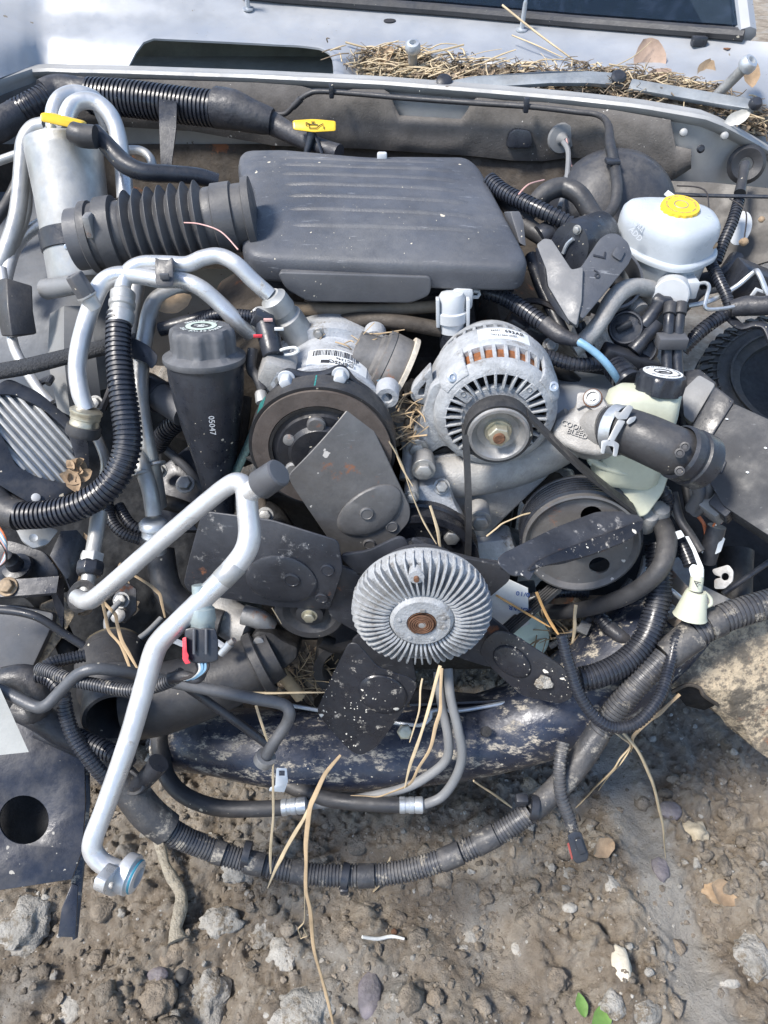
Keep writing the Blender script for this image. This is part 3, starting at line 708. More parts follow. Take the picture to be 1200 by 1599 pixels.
# ------------------------------------------------------------------ firewall harness
fh = thing('firewall_wiring_loom', 'thick black corrugated wiring loom strapped along the firewall', 'wiring loom', T(250, 165, 1.36))
tubepx('loom_sleeve', [(142, 150, 1.37), (200, 154, 1.36), (280, 164, 1.35), (350, 172, 1.34)], 27, 'conv', fh, k=20, corr=(6.6, .10))
tubepx('tape_wrap', [(338, 168, 1.335), (365, 172, 1.33), (395, 182, 1.33), (425, 190, 1.33)], [30, 29, 24, 19], 'tape', fh, k=14)
tubepx('tape_wrap', [(420, 190, 1.34), (450, 206, 1.33), (490, 226, 1.30), (530, 240, 1.28)], [18, 15, 13, 14], 'tape', fh, k=12)
tubepx('tape_wrap', [(70, 148, 1.37), (95, 141, 1.38), (150, 150, 1.38)], [22, 23, 24], 'tape', fh, k=12)
tubepx('loom_sleeve', [(22, 178, 1.36), (50, 164, 1.36), (76, 150, 1.37)], 20, 'conv', fh, k=18, corr=(6, .12))
tubepx('tape_wrap', [(-40, 215, 1.34), (0, 195, 1.35), (30, 176, 1.36)], [24, 24, 21], 'tape', fh, k=12)
st = T(262, 195, 1.3); MB().sheet([[T(249, 138, 1.345), T(276, 140, 1.345)], [T(248, 165, 1.31), T(276, 166, 1.31)], [T(249, 200, 1.305), T(275, 200, 1.305)], [T(251, 258, 1.31), T(268, 258, 1.31)]], .004).obj('hanging_strap', 'blk', fh, sharp=60)
MB().prism([T(x, y, 1.36) for x, y in roundpoly([(116, 135), (118, 118), (132, 119), (140, 135), (140, 146), (118, 142)], 4)], V((0, -1, .3)), .02).obj('rubber_mount', 'rub', fh, bev=.004)
# thin black pipe clipped along the firewall
vp = thing('vacuum_pipe', 'thin black pipe clipped along the firewall above the insulation', 'pipe', T(600, 155, 1.4))
def fwp(pts, off): return [FWALL(x, y, off) for x, y in pts]
P = fwp([(428, 178), (445, 178), (457, 168), (468, 156), (482, 147), (500, 143), (560, 147), (640, 154), (740, 161), (830, 167), (900, 175), (935, 180)], .045) + [T(950, 195, 1.24), T(953, 225, 1.2), T(960, 260, 1.18), T(964, 295, 1.16), T(958, 325, 1.15), T(940, 343, 1.14)]
MB().tube(P, [.0048] * 12 + [.006, .0085, .009, .009, .009, .009], 12, 6).obj('pipe', 'rub', vp)
MB().tube(fwp([(458, 167), (470, 155)], .045), .0066, 10, 1).obj('joint_sleeve', 'rub', vp)
for x, y in ((518, 142), (822, 164)): MB().box(FWALL(x, y, .046), .009, .016, .024).obj('pipe_clip', 'blk', vp, bev=.002)
MB().box(T(957, 252, 1.175), .022, .02, .007).obj('pipe_clip', 'blk', vp, bev=.002)
# thin cable from the grommet down
tag(tubepx('release_cable', [(880, 222, 1.27), (888, 240, 1.26), (884, 290, 1.22), (874, 325, 1.18)], 4, 'mgrey', k=8), 'thin grey cable dropping from the firewall grommet beside the booster', 'cable')
# ------------------------------------------------------------------ dipsticks
od = thing('oil_dipstick', 'yellow oil dipstick handle standing up in front of the firewall', 'dipstick', T(480, 237, 1.27))
c = T(491, 196, 1.27); nh = (CAM - c).normalized(); hx = V((1, 0, 0)); hu = nh.cross(hx)
MB().prism([T(x, y, 1.262) for x, y in roundpoly([(457, 188), (490, 186), (525, 189), (525, 205), (490, 207), (458, 203)], 4)], nh, .014).obj('handle', 'yel', od, bev=.003)
tubepx('dipstick_tube', [(487, 207, 1.275), (484, 222, 1.28), (478, 245, 1.29)], [8, 6, 5], 'blk', od)
tubepx('dipstick_wire', [(492, 210, 1.275), (498, 225, 1.275), (503, 240, 1.275)], 2.5, 'blk', od, k=6)
mb = MB()
for seq in (((478, 191), (478, 196), (483, 194), (479, 191)), ((483, 192.5), (483, 200), (495, 200), (499, 196), (505, 193)), ((484, 194), (490, 194), (497, 195)), ((489, 194), (489, 190.5), (486, 190.5), (492, 190.5)), ((506, 197), (506, 201))):
    mb.tube([T(x, y, 1.2602) for x, y in seq], .0008, 4, 1)
mb.obj('oil_can_symbol', 'ink', od)
td = thing('transmission_dipstick', 'yellow-handled transmission dipstick with thick dark tube beside the silver canister', 'dipstick', T(330, 280, 1.15))
MB().prism([T(x, y, 1.075 + (x - 60) * .0003) for x, y in roundpoly([(61, 177), (72, 175), (125, 188), (131, 192), (127, 212), (118, 210), (110, 200), (63, 190)], 5)], nh, .022).obj('handle', 'yel', td, bev=.004)
tubepx('handle_socket', [(112, 205, 1.09), (128, 212, 1.09), (150, 214, 1.09)], [15, 18, 17], 'rub', td, k=14)
tubepx('dipstick_tube', [(147, 203, 1.11), (170, 230, 1.11), (195, 256, 1.11), (225, 269, 1.11), (270, 272, 1.12), (310, 276, 1.13), (340, 284, 1.14)], [11, 14, 15, 14, 13, 13, 12], 'blk', td, k=16)
# ------------------------------------------------------------------ accumulator canister and pipes
ac = thing('accumulator_canister', 'dull silver aluminium canister with a black clamp band behind the intake duct', 'canister', T(125, 430, 1.22))
a0, a1 = T(98, 222, 1.17), T(132, 440, 1.20); aa = (a0 - a1).normalized(); L = (a0 - a1).length; r = pxm(57, 1.18)
MB().lathe(a1, aa, [(r * .9, 0), (r * .93, .005), (r * .95, L * .6), (r, L - .018), (r * 1.01, L - .014), (r * .985, L - .01), (r * 1.01, L - .004), (r * .98, L), (r * .8, L + .002), (r * .2, L + .003)], 40).obj('canister_shell', 'alu', ac)
MB().lathe(a1, aa, [(r * .97, L * .22), (r * .99, L * .225), (r * .99, L * .36), (r * .97, L * .365)], 40).obj('clamp_band', 'blk', ac)
MB().lathe(T(105, 386, 1.125), (CAM - T(105, 386, 1.12)).normalized(), [(.005, 0), (.005, .003), (.003, .004)], 14).obj('band_rivet', 'zinc', ac)
top = a0 + aa * .002
MB().box(T(84, 208, 1.15), .035, .035, .02, aa.cross(V((0, 1, 0))).normalized(), V((0, 1, 0)), aa).obj('port_block', 'alu', ac, bev=.003)
bolt(T(82, 212, 1.13), aa, .008, ac, 'gold', h=.014)
lp = thing('accumulator_pipe', 'pair of looped bare aluminium pipes rising over the silver canister', 'pipe', T(90, 200, 1.16))
tubepx('pipe', [(85, 205, 1.165), (83, 178, 1.165), (92, 156, 1.17), (112, 146, 1.18), (135, 149, 1.19), (152, 160, 1.21), (170, 200, 1.24)], 12, 'aluB', lp, k=16)
tubepx('pipe', [(103, 198, 1.15), (106, 178, 1.15), (116, 163, 1.155), (134, 157, 1.16), (154, 162, 1.165), (174, 183, 1.17), (185, 215, 1.175), (192, 260, 1.18), (196, 312, 1.18)], 13, 'aluB', lp, k=16)
gp = thing('grey_coolant_pipe', 'grey twin-walled pipe running down beside the silver canister', 'pipe', T(20, 400, 1.2))
tubepx('pipe', [(70, 196, 1.2), (52, 202, 1.2), (38, 225, 1.2), (34, 270, 1.2), (28, 330, 1.2), (16, 375, 1.2), (-5, 430, 1.2)], 13, 'aluD', gp, k=12)
tubepx('pipe', [(60, 205, 1.21), (46, 240, 1.21), (42, 290, 1.21), (40, 330, 1.21), (28, 365, 1.21), (10, 405, 1.21)], 9, 'aluD', gp, k=12)
tag(tubepx('short_pipe', [(-20, 258, 1.25), (28, 241, 1.25)], 7, 'alu'), 'short pale pipe crossing behind the grey twin pipe', 'pipe')
tag(tubepx('bent_pipe', [(74, 345, 1.24), (45, 362, 1.23), (25, 385, 1.22), (14, 415, 1.2), (6, 450, 1.19)], 10, 'aluB'), 'bent bare pipe emerging from behind the canister clamp', 'pipe')
tag(tubepx('rubber_hose', [(-20, 360, 1.27), (10, 320, 1.27), (30, 280, 1.27)], 9, 'rub'), 'dark rubber hose behind the grey twin pipe', 'hose')
tag(tubepx('heater_hose', [(192, 235, 1.28), (218, 235, 1.27), (235, 248, 1.26), (240, 275, 1.26)], 7, 'aluD'), 'thin dull pipe bending down behind the black strap', 'pipe')
# foam sleeve with pipe
fs = thing('foam_sleeved_pipe', 'thin aluminium pipe in a square black foam sleeve on the inner wing', 'pipe', T(25, 540, 1.15))
tubepx('pipe', [(2, 420, 1.16), (8, 460, 1.15), (18, 525, 1.14), (30, 560, 1.13), (62, 610, 1.12), (80, 630, 1.12)], 8, 'aluB', fs)
MB().sheet([[T(-10, 436, 1.13), T(10, 434, 1.115), T(50, 446, 1.13)], [T(-8, 480, 1.13), T(12, 480, 1.108), T(52, 486, 1.13)], [T(2, 525, 1.13), T(18, 525, 1.11), T(58, 521, 1.135)]], .012).obj('foam_sleeve', 'rub', fs, bev=.002, sharp=60)
tag(tubepx('valve_stub', [(72, 452, 1.16), (100, 448, 1.14), (125, 445, 1.12)], [16, 15, 13], 'mgrey', k=16), 'grey stub pipe on the inner wing behind the looped pipes', 'pipe')
# ------------------------------------------------------------------ ribbed intake duct
du = thing('intake_duct', 'ribbed black rubber intake duct leading into the air cleaner', 'duct', T(260, 400, 1.1))
b0, b1 = T(138, 372, 1.07), T(398, 335, 1.07); bd = (b1 - b0).normalized(); BL = (b1 - b0).length; r = pxm(46, 1.07)
prof = [(r * 1.06, 0), (r * 1.12, .002), (r * 1.12, .012), (r * 1.03, .013), (r * 1.03, .022), (r * 1.18, .024), (r * 1.18, .046), (r * 1.0, .048), (r * 1.0, .056)]
x = .058; k = 7; pit = (BL * .72 - x) / k
for i in range(k):
    prof += [(r * .98, x), (r * 1.27, x + pit * .48), (r * 1.27, x + pit * .52), (r * .98, x + pit * .97)]; x += pit
prof += [(r * 1.02, x + .003), (r * 1.02, x + .012), (r * 1.10, x + .014), (r * 1.10, BL - .028), (r * 1.0, BL - .026), (r * 1.0, BL - .012), (r * 1.16, BL - .010), (r * 1.16, BL)]
MB().lathe(b0, bd, prof, 44, rv=1.04).obj('ribbed_sleeve', 'bellow', du, sharp=45)
MB().box(T(140, 352, 1.02), .010, .02, .03).obj('clamp_screw', 'steel', du, bev=.002)
MB().tube([b0 - bd * .02, b0 + bd * .002], r * 1.0, 28, 1).obj('duct_mouth', 'grey', du)
# ------------------------------------------------------------------ air cleaner
ab = thing('air_cleaner', 'wide weathered black plastic air cleaner lid on top of the engine', 'air cleaner', T(600, 450, 1.02))
PF, PB = Y(600, 434, .955), Y(600, 243, 1.30); NT = V((1, 0, 0)).cross(PB - PF).normalized()
ol = [(380, 236), (440, 235), (560, 246), (600, 248), (618, 246), (735, 247), (752, 262), (800, 352), (828, 404), (818, 420), (786, 421), (600, 415), (420, 407), (388, 402), (376, 385), (374, 358), (388, 352), (396, 300), (388, 288), (371, 275), (370, 246)]
LQ = [PL(x, y - 4, PF, NT) for x, y in roundpoly(ol, 14, 5)]; LC = sum(LQ, V()) / len(LQ); LX = V((1, 0, 0)); LY = NT.cross(LX)
DOME = [(0, .010), (.3, .0095), (.6, .0075), (.82, .0040), (.93, .0012), (.965, -.001), (.985, -.005), (1.0, -.013)]
def domeh(p):
    q = V(((p - LC).dot(LX), (p - LC).dot(LY))); L_ = q.length
    if L_ < 1e-5: return .010
    d = q / L_; best = 9.
    for a, b in zip(LQ, LQ[1:] + LQ[:1]):
        a2, b2 = V(((a - LC).dot(LX), (a - LC).dot(LY))), V(((b - LC).dot(LX), (b - LC).dot(LY))); e = b2 - a2; den = d.x * e.y - d.y * e.x
        if abs(den) < 1e-9: continue
        t_ = (a2.x * e.y - a2.y * e.x) / den; u_ = (a2.x * d.y - a2.y * d.x) / den
        if t_ > 0 and -1e-6 <= u_ <= 1 + 1e-6: best = min(best, t_)
    return interp(DOME, min(1., L_ / best))
mb = MB(); bs_ = []
for s_, h_ in [(.97, -.040), (.995, -.038), (1.0, -.034)] + [(q, h) for q, h in reversed(DOME) if q > .05]:
    bs_.append(len(mb.v)); mb.v += [LC + (p - LC) * s_ + NT * h_ for p in LQ]
for a, b in zip(bs_, bs_[1:]): mb.join(a, b, len(LQ))
mb.f.append(tuple(bs_[0] + q for q in reversed(range(len(LQ))))); mb.f.append(tuple(bs_[-1] + q for q in range(len(LQ))))
mb.obj('lid', 'plast', ab, sharp=60)
for i, (xa, ya, xb, yb) in enumerate(((432, 250, 700, 258), (434, 263, 716, 272), (436, 278, 724, 287), (438, 294, 731, 303), (441, 312, 738, 322), (446, 333, 745, 343), (452, 358, 752, 366))):
    A_, B_ = PL(xa, ya, PF, NT), PL(xb, yb, PF, NT); d = (B_ - A_).normalized(); s_ = NT.cross(d); g = []
    for q in range(-3, 4):
        row = []
        for k in range(15):
            u = k / 14; p = A_.lerp(B_, u) + s_ * (.0075 * q / 3)
            h = domeh(p) - .0012 + (.0042 * math.cos(q / 3 * math.pi / 2) ** 1.2) * (1 if .04 < u < .96 else 0)
            row.append(p + NT * h)
        g.append(row)
    MB().sheet(g, .001, NT).obj('lid_rib', 'plast', ab, sharp=60)
MB().prism([Y(x, y, .985) for x, y in roundpoly([(432, 425), (675, 432), (672, 462), (642, 474), (480, 471), (446, 452)], 10)], V((0, -1, .2)), .12).obj('resonator', 'grey', ab, bev=.008, seg=3)
MB().prism([PL(x, y, PF - NT * .04, NT) for x, y in [(395, 255), (735, 262), (810, 420), (400, 415)]], NT, .05).obj('lid_base', 'blk', ab, bev=.004)
MB().box(T(597, 245, 1.20), .016, .012, .014).obj('lid_latch', 'lgrey', ab, bev=.003)
MB().prism([T(x, y, 1.09) for x, y in roundpoly([(797, 330), (812, 330), (818, 345), (822, 385), (812, 380)], 3)], V((.4, -1, .4)), .02).obj('lid_latch', 'grey', ab, bev=.002)
tag(tubepx('crossover_pipe', [(440, 480, 1.12), (520, 484, 1.1), (600, 484, 1.1), (690, 478, 1.1)], 10, mat('tan_painted_steel', (.22, .17, .12), .7, .2, .3, 12, dust=.5), k=12), 'tan dusty steel rail under the air cleaner', 'rail')
tag(tubepx('fuel_rail', [(520, 508, 1.10), (560, 500, 1.09), (620, 503, 1.08), (690, 515, 1.08)], 12, 'grime', k=12), 'black ribbed throttle hose under the air cleaner', 'hose')
# ------------------------------------------------------------------ compressor
_keep = (AX, AU, AV)
AX = V((-.03, -math.cos(R(1)), math.sin(R(1)))).normalized(); _u, _v = basis(AX); AU, AV = -_u, -_v; AXC = (AX, AU, AV)
CO = T(503, 706, .985)
cp = thing('ac_compressor', 'cast aluminium compressor with a dark brown clutch pulley and barcode label', 'compressor', ax(CO, -.2) - V((0, 0, .09)))
MB().lathe_ring(CO, AX, [(.0935, 0), (.0935, -.03), (.062, -.03), (.062, -.004), (.0705, -.002), (.072, 0)], 72).obj('pulley', 'disc', cp, sharp=30)
MB().lathe(CO, AX, [(.068, -.012), (.068, -.004), (.066, -.002), (.060, -.001), (.058, .003), (.045, .004), (.040, .010), (.018, .011), (.017, .016), (.010, .017), (.009, .008)], 56).obj('clutch_plate', mat('black_clutch_plate', (.016, .018, .024), .4, .2, .3, 30, dust=.2, spk=.05), cp, sharp=30)
mb = MB(); mb.lathe_ring(CO, AX, [(.0705, -.001), (.0705, .0008), (.0665, .0008), (.0665, -.004)], 60); mb.obj('clutch_gap', 'dark', cp)
for a in (95, 152, 215, 335, 275): MB().lathe(ax(CO, .003, .047, a), AX, [(.0125, 0), (.0125, .004), (.010, .006)] if a in (95, 215, 335) else [(.008, 0), (.008, .004), (.005, .005)], 22).obj('clutch_rivet', 'steel' if a != 95 else 'fang', cp)
MB().lathe(ax(CO, .003, .02, 100), AX, [(.008, 0), (.008, .004)], 16).obj('clutch_rivet', 'steel', cp)
MB().lathe(CO, AX, [(.06, -.03), (.090, -.040), (.090, -.055), (.083, -.060), (.083, -.165), (.096, -.167), (.097, -.185), (.092, -.192), (.092, -.21), (.086, -.25), (.070, -.28), (.03, -.29)], 60).obj('body', 'castL', cp, sharp=30)
# black bracket behind the pulley with two bolts
br = [(.084, a) for a in range(20, 161, 4)]
pts = []
for a in range(18, 163, 3):
    rr = .094 + .014 * (math.exp(-((a - 116) / 9) ** 2) + math.exp(-((a - 75) / 9) ** 2))
    pts.append(ax(CO, -.037, rr, a))
MB().prism(pts + [ax(CO, -.037, .06, a) for a in range(160, 17, -6)], AX, .014).obj('front_bracket', 'blk', cp, bev=.002)
for a in (116, 75): bolt(ax(CO, -.036, .101, a), AX, .0085, cp, 'lgrey', h=.014)
for a, q, rr in ((50, -.175, .100), (30, -.065, .099), (128, -.065, .092)):
    o = ax(CO, q, rr, a)
    MB().lathe_ring(o, AX, [(.015, .008), (.016, .0), (.016, -.02), (.007, -.02), (.007, .006), (.008, .008)], 24).obj('mounting_lug', 'castL', cp)
    e = ax(CO, q, .06, a); MB().tube([e - AX * .006, o - AX * .006], .012, 10, 1).obj('lug_web', 'castL', cp)
MB().lathe_ring(CO, AX, [(.083, -.064), (.0895, -.065), (.0895, -.074), (.083, -.076)], 60).obj('body_flange', 'castL', cp)
def barrel(O, r, a0, a1, q0, q1, m, par, name, n=14, th=.0006):
    return MB().sheet([[ax(O, q, r, a) for a in [a0 + (a1 - a0) * i / n for i in range(n + 1)]] for q in (q0, q1)], th).obj(name, m, par, sharp=60)
for a in range(0, 360, 45): bolt(ax(CO, -.166, .089, a + 10), AX, .006, cp, 'boltm', name='case_bolt')
for a in (130, 150, 170, 190): MB().box(ax(CO, -.112, .084, a), .006, .004, .10, AU * math.cos(R(a)) + AV * math.sin(R(a)), AX.cross(AU * math.cos(R(a)) + AV * math.sin(R(a))), AX).obj('case_rib', 'castL', cp, bev=.001)
barrel(CO, .0837, 108, 48, -.128, -.086, 'white', cp, 'label')
mb = MB(); a = 103.
while a > 58:
    wd = random.choice((.45, .8, .45, 1.2)); mb.sheet([[ax(CO, q, .0841, a), ax(CO, q, .0841, a - wd)] for q in (-.125, -.110)], .0003); a -= wd + random.choice((.5, .9))
mb.obj('barcode', 'ink', cp)
o = ax(CO, -.093, .0842, 75); nn = (AU * math.cos(R(75)) + AV * math.sin(R(75))); xx = -(AU * -math.sin(R(75)) + AV * math.cos(R(75))) * -1
text('label_text', 'DENSO', .011, o, xx, nn, 'ink', cp)
text('label_text', 'HFC134a', .008, ax(CO, -.1035, .0843, 70), xx, nn, 'ink', cp)
barrel(CO, .0843, 94, 86, -.097, -.089, 'ink', cp, 'label_bar', 3)
# suction port and clutch connector
p0, p1 = T(465, 520, 1.07), T(425, 463, 1.02); dd = (p1 - p0).normalized(); LL = (p1 - p0).length
MB().lathe(p0, dd, [(.023, -.02), (.0225, LL * .45), (.019, LL * .5), (.019, LL * .62), (.0205, LL * .64), (.019, LL * .95), (.0145, LL), (.012, LL * 1.05)], 28).obj('suction_port', 'alu', cp)
MB().lathe(T(408, 500, 1.03), V((.2, -.6, .8)).normalized(), [(.014, -.02), (.016, .0), (.015, .012), (.010, .014)], 20).obj('discharge_port', 'alu', cp)
AX, AU, AV = _keep
cc = thing('clutch_connector', 'black plug with short looped wire and red marks beside the compressor', 'connector', T(425, 545, .99))
MB().tube([T(412, 500, .99), T(420, 525, .985), T(427, 556, .98)], [.014, .0155, .014], 12, 3).obj('plug', 'blk', cc, bev=.001)
MB().box(T(410, 500, .985), .026, .02, .02, *[Matrix.Rotation(.5, 3, 'Y') @ q for q in (V((1, 0, 0)), V((0, 1, 0)), V((0, 0, 1)))]).obj('plug_latch', 'blk', cc, bev=.003)
for x, y, m_ in ((403, 525, 'red'), (419, 500, 'wirep'), (436, 514, 'white')): MB().box(T(x, y, .972), .012, .003, .004).obj('plug_mark', m_, cc, bev=.0005)
tubepx('wire_loop', [(432, 550, .975), (445, 545, .972), (460, 543, .97), (466, 548, .972), (458, 553, .976), (445, 554, .98)], 2.4, 'wirew', cc, k=8)
MB().box(T(432, 580, 1.0), .045, .05, .05, *[Matrix.Rotation(.45, 3, 'Y') @ q for q in (V((1, 0, 0)), V((0, 1, 0)), V((0, 0, 1)))]).obj('bracket_casting', 'cast', cc, bev=.008)
for x, y in ((407, 612, ), (412, 640)): MB().tube([T(x, y, .99), T(x + 3, y + 18, .985)], [.008, .009], 14, 1).obj('fitting', 'alu', cc, bev=.002)
tag(tubepx('sensor_wire', [(395, 545, 1.0), (392, 575, 1.0), (402, 590, .99), (410, 610, .99)], 8, 'rub'), 'short black rubber hose beside the oil filler cap', 'hose')

# ------------------------------------------------------------------ alternator
_keep = (AX, AU, AV)
AX = V((-.03, -math.cos(R(2)), math.sin(R(2)))).normalized(); _u, _v = basis(AX); AU, AV = -_u, -_v
AO = T(783, 682, .965)
al = thing('alternator', 'chalky silver alternator with open cooling slots and copper windings', 'alternator', ax(AO, -.1) - V((0, 0, .08)))
k_ = 1.0
MB().lathe_ring(AO, AX, [(.043, 0), (.043, -.034), (.02, -.034), (.02, -.014), (.030, -.012), (.037, -.002), (.039, 0)], 56).obj('pulley', 'steel', al, sharp=30)
mb = MB()
for i in range(5): mb.lathe_ring(AO, AX, [(.0452, -.004 - i * .006), (.0452, -.007 - i * .006), (.043, -.0085 - i * .006), (.043, -.0025 - i * .006)], 48)
mb.obj('pulley_groove', 'steel', al)
MB().lathe(AO, AX, [(.022, -.02), (.020, -.012), (.019, -.010), (.017, -.010)], 30).obj('washer', 'gold', al)
MB().lathe(AO, AX, [(.0165, -.012), (.0165, .002), (.015, .004)], 6, hint=V((.2, 0, 1))).obj('nut', 'gold', al, bev=.0008)
MB().lathe(AO, AX, [(.0088, 0), (.0088, .006), (.0075, .008)], 20).obj('shaft_end', 'rusty', al)
# front plate with radial slots: hub ring, outer ring, bars
q0 = -.045
MB().lathe_ring(AO, AX, [(.030, q0), (.052, q0), (.053, q0 - .008), (.030, q0 - .008)], 60).obj('front_hub', 'castP', al)
MB().lathe_ring(AO, AX, [(.074, q0 + .002), (.079, q0 + .001), (.088, q0 - .004), (.092, q0 - .012), (.092, q0 - .014), (.074, q0 - .014)], 72).obj('front_ring', 'castP', al)
n = 30
for i in range(n):
    a = 360 / n * i
    wide = 132 < a < 150 or 40 < a < 60
    c = ax(AO, q0 - .002, .063, a); e = AU * math.cos(R(a)) + AV * math.sin(R(a)); s_ = AX.cross(e)
    MB().box(c, .026, .014 if wide else .0038, .010, e, s_, AX).obj('slot_bar', 'castP', al, bev=.0009, seg=1)
for a in (141, 50): MB().lathe(ax(AO, q0 + .002, .066, a), AX, [(.004, 0), (.004, .002), (.002, .0005)], 14).obj('boss_screw', 'steel', al)
MB().lathe(AO, AX, [(.070, q0 - .04), (.0735, q0 - .014), (.072, q0 - .010), (.02, q0 - .010)], 40).obj('rotor_fan', 'void', al)
# shoulder slots over the windings
MB().lathe_ring(AO, AX, [(.086, -.125), (.0885, -.11), (.0885, -.070), (.086, -.062), (.074, -.062), (.074, -.125)], 60).obj('windings', 'copper', al)
nb = 34
for i in range(nb):
    a = 360 / nb * i
    if 165 < a < 345 and i % 2: pass
    e = AU * math.cos(R(a)) + AV * math.sin(R(a)); s_ = AX.cross(e)
    P = [ax(AO, q0 - .014, .090, a), ax(AO, q0 - .022, .0925, a), ax(AO, q0 - .032, .095, a), ax(AO, q0 - .043, .0965, a)]
    mb = MB(); mb.sheet([[p - s_ * .0028, p + s_ * .0028] for p in P], .006, e); mb.obj('shoulder_bar', 'castP', al, bev=.0007, seg=1)
MB().lathe_ring(AO, AX, [(.0965, q0 - .041), (.099, q0 - .046), (.0995, q0 - .086), (.097, q0 - .092), (.088, q0 - .092), (.088, q0 - .041)], 72).obj('housing_band', 'castP', al, sharp=30)
nb = 36
for i in range(nb):
    a = 360 / nb * i; e = AU * math.cos(R(a)) + AV * math.sin(R(a)); s_ = AX.cross(e)
    P = [ax(AO, q0 - .090, .0965, a), ax(AO, q0 - .104, .094, a), ax(AO, q0 - .116, .090, a)]
    mb = MB(); mb.sheet([[p - s_ * .0026, p + s_ * .0026] for p in P], .006, e); mb.obj('rear_bar', 'castP', al, bev=.0007, seg=1)
MB().lathe(AO, AX, [(.090, q0 - .113), (.088, q0 - .124), (.078, q0 - .150), (.05, q0 - .160), (.02, q0 - .162)], 60).obj('rear_cover', 'castP', al, sharp=30)
MB().lathe(AO, AX, [(.080, q0 - .122), (.080, q0 - .096), (.06, q0 - .095)], 40).obj('rear_windings', 'dark', al)
# rounded case ears: solid panels over the shoulders, left ear and bracket leg
for a0, a1 in ((122, 152), (18, 48)):
    g = [[ax(AO, q, rr, a0 + (a1 - a0) * i / 8) for i in range(9)] for q, rr in ((q0 + .000, .084), (q0 - .008, .0945), (q0 - .02, .098), (q0 - .05, .1005))]
    MB().sheet(g, .006).obj('case_shoulder', 'castP', al, sharp=60, bev=.0015)
    MB().lathe(ax(AO, q0 - .006, .0935, (a0 + a1) / 2), (AX + (AV if a0 > 90 else AV) * .6).normalized(), [(.007, -.002), (.007, .002), (.004, .0025), (.003, .0)], 16).obj('case_screw', 'zinc', al)
O = ax(AO, -.07)
platepx('mounting_leg', roundpoly([(690, 590), (668, 600), (650, 660), (628, 690), (634, 712), (655, 722), (690, 700), (735, 722), (745, 650)], 10), ax(AO, -.062), AX, .04, 'castP', al, bev=.006, seg=3)
platepx('adjuster_loop', roundpoly([(668, 570), (636, 605), (632, 618), (640, 628), (662, 632), (672, 605)], 6), ax(AO, -.075), AX, .02, 'castP', al, holes=[roundpoly([(660, 592), (646, 608), (645, 616), (656, 618)], 3)], bev=.002)
bolt(PL(644, 705, ax(AO, -.055), AX), AX, .013, al, 'boltm', h=.008)
platepx('right_ear', roundpoly([(835, 655), (858, 648), (872, 665), (862, 690), (840, 700), (826, 690)], 8), ax(AO, -.07), AX, .03, 'cast', al, bev=.003)
bolt(PL(855, 672, ax(AO, -.06), AX), AX, .011, al, 'boltm')
MB().tube([T(852, 584, 1.02), T(864, 574, 1.01)], .006, 12, 1).obj('terminal_stud', 'lgrey', al)
barrel(AO, .0998, 107, 62, q0 - .083, q0 - .053, 'white', al, 'label', 10)
for s_, a, q in (('693AB', 76, -.073), ('56041', 92, -.075)):
    o = ax(AO, q0 + q, .1005, a); nn = AU * math.cos(R(a)) + AV * math.sin(R(a)); xx = AU * math.sin(R(a)) - AV * math.cos(R(a))
    text('label_text', s_, .011 if a == 76 else .006, o, xx, nn, 'ink', al)
o = ax(AO, q0 - .061, .1004, 86); nn = AU * math.cos(R(86)) + AV * math.sin(R(86)); xx = AU * math.sin(R(86)) - AV * math.cos(R(86))
text('label_text', 'TN121000-3580', .006, o, xx, nn, 'ink', al)
AXA, AUA, AVA = AX, AU, AV
for o_ in al.children:
    for v_ in o_.data.vertices:
        q_ = v_.co - AO; a_ = AX * q_.dot(AX); v_.co = AO + a_ + (q_ - a_) * .915 - AU * .003
AX, AU, AV = _keep
# connector cap on the alternator
kc = thing('alternator_plug', 'light grey plastic plug boot on the back of the alternator', 'connector', T(706, 508, 1.05))
k0, k1 = T(706, 506, 1.075), T(706, 456, 1.045); kd = (k1 - k0).normalized(); KL = (k1 - k0).length
MB().lathe(k0, kd, [(.019, -.01), (.019, .004), (.0225, .006), (.0225, KL * .42), (.019, KL * .45), (.019, KL * .86), (.016, KL * .96), (.009, KL)], 28).obj('boot', 'lgrey', kc)
MB().lathe(k0, kd, [(.018, -.035), (.018, -.005)], 20).obj('boot_socket', 'blk', kc)
for x in (684, 731): MB().box(T(x, 488, 1.055), .005, .012, .042, V((1, 0, 0)), V((0, 1, 0)), kd).obj('boot_tab', 'lgrey', kc, bev=.001)
MB().box(T(722, 462, 1.065), .03, .03, .034).obj('boot_latch', 'lgrey', kc, bev=.006)
MB().tube([T(735, 455, 1.07), T(748, 456, 1.07), T(746, 464, 1.07), T(736, 463, 1.07)], .003, 8, 2).obj('boot_clip', 'lgrey', kc)
# steel tensioner cup between compressor and alternator
tn = thing('belt_tensioner', 'round grey steel cup with a corroded cream rim behind the alternator', 'tensioner', T(610, 590, 1.06))
t0, t1 = T(582, 562, 1.055), T(634, 588, 1.065); td_ = (t1 - t0).normalized(); TL = (t1 - t0).length
MB().lathe(t0, td_, [(.030, -.03), (.034, -.002), (.040, .002), (.041, .006), (.049, .008), (.050, TL * .3), (.0485, TL * .32), (.050, TL * .36), (.050, TL * .8), (.046, TL * .9)], 40).obj('cup', mat('dirty_dark_steel', (.17, .165, .16), .6, .4, .3, 22, dust=.4, rust=.2), tn)
MB().lathe_ring(t0, td_, [(.049, TL * .78), (.0555, TL * .8), (.0555, TL * .91), (.049, TL * .91)], 40).obj('rim', 'creamr', tn)
MB().blob(T(602, 600, 1.022), .011, 2, .6, (1, .25, 1), 4).obj('paint_mark', 'teal', tn)

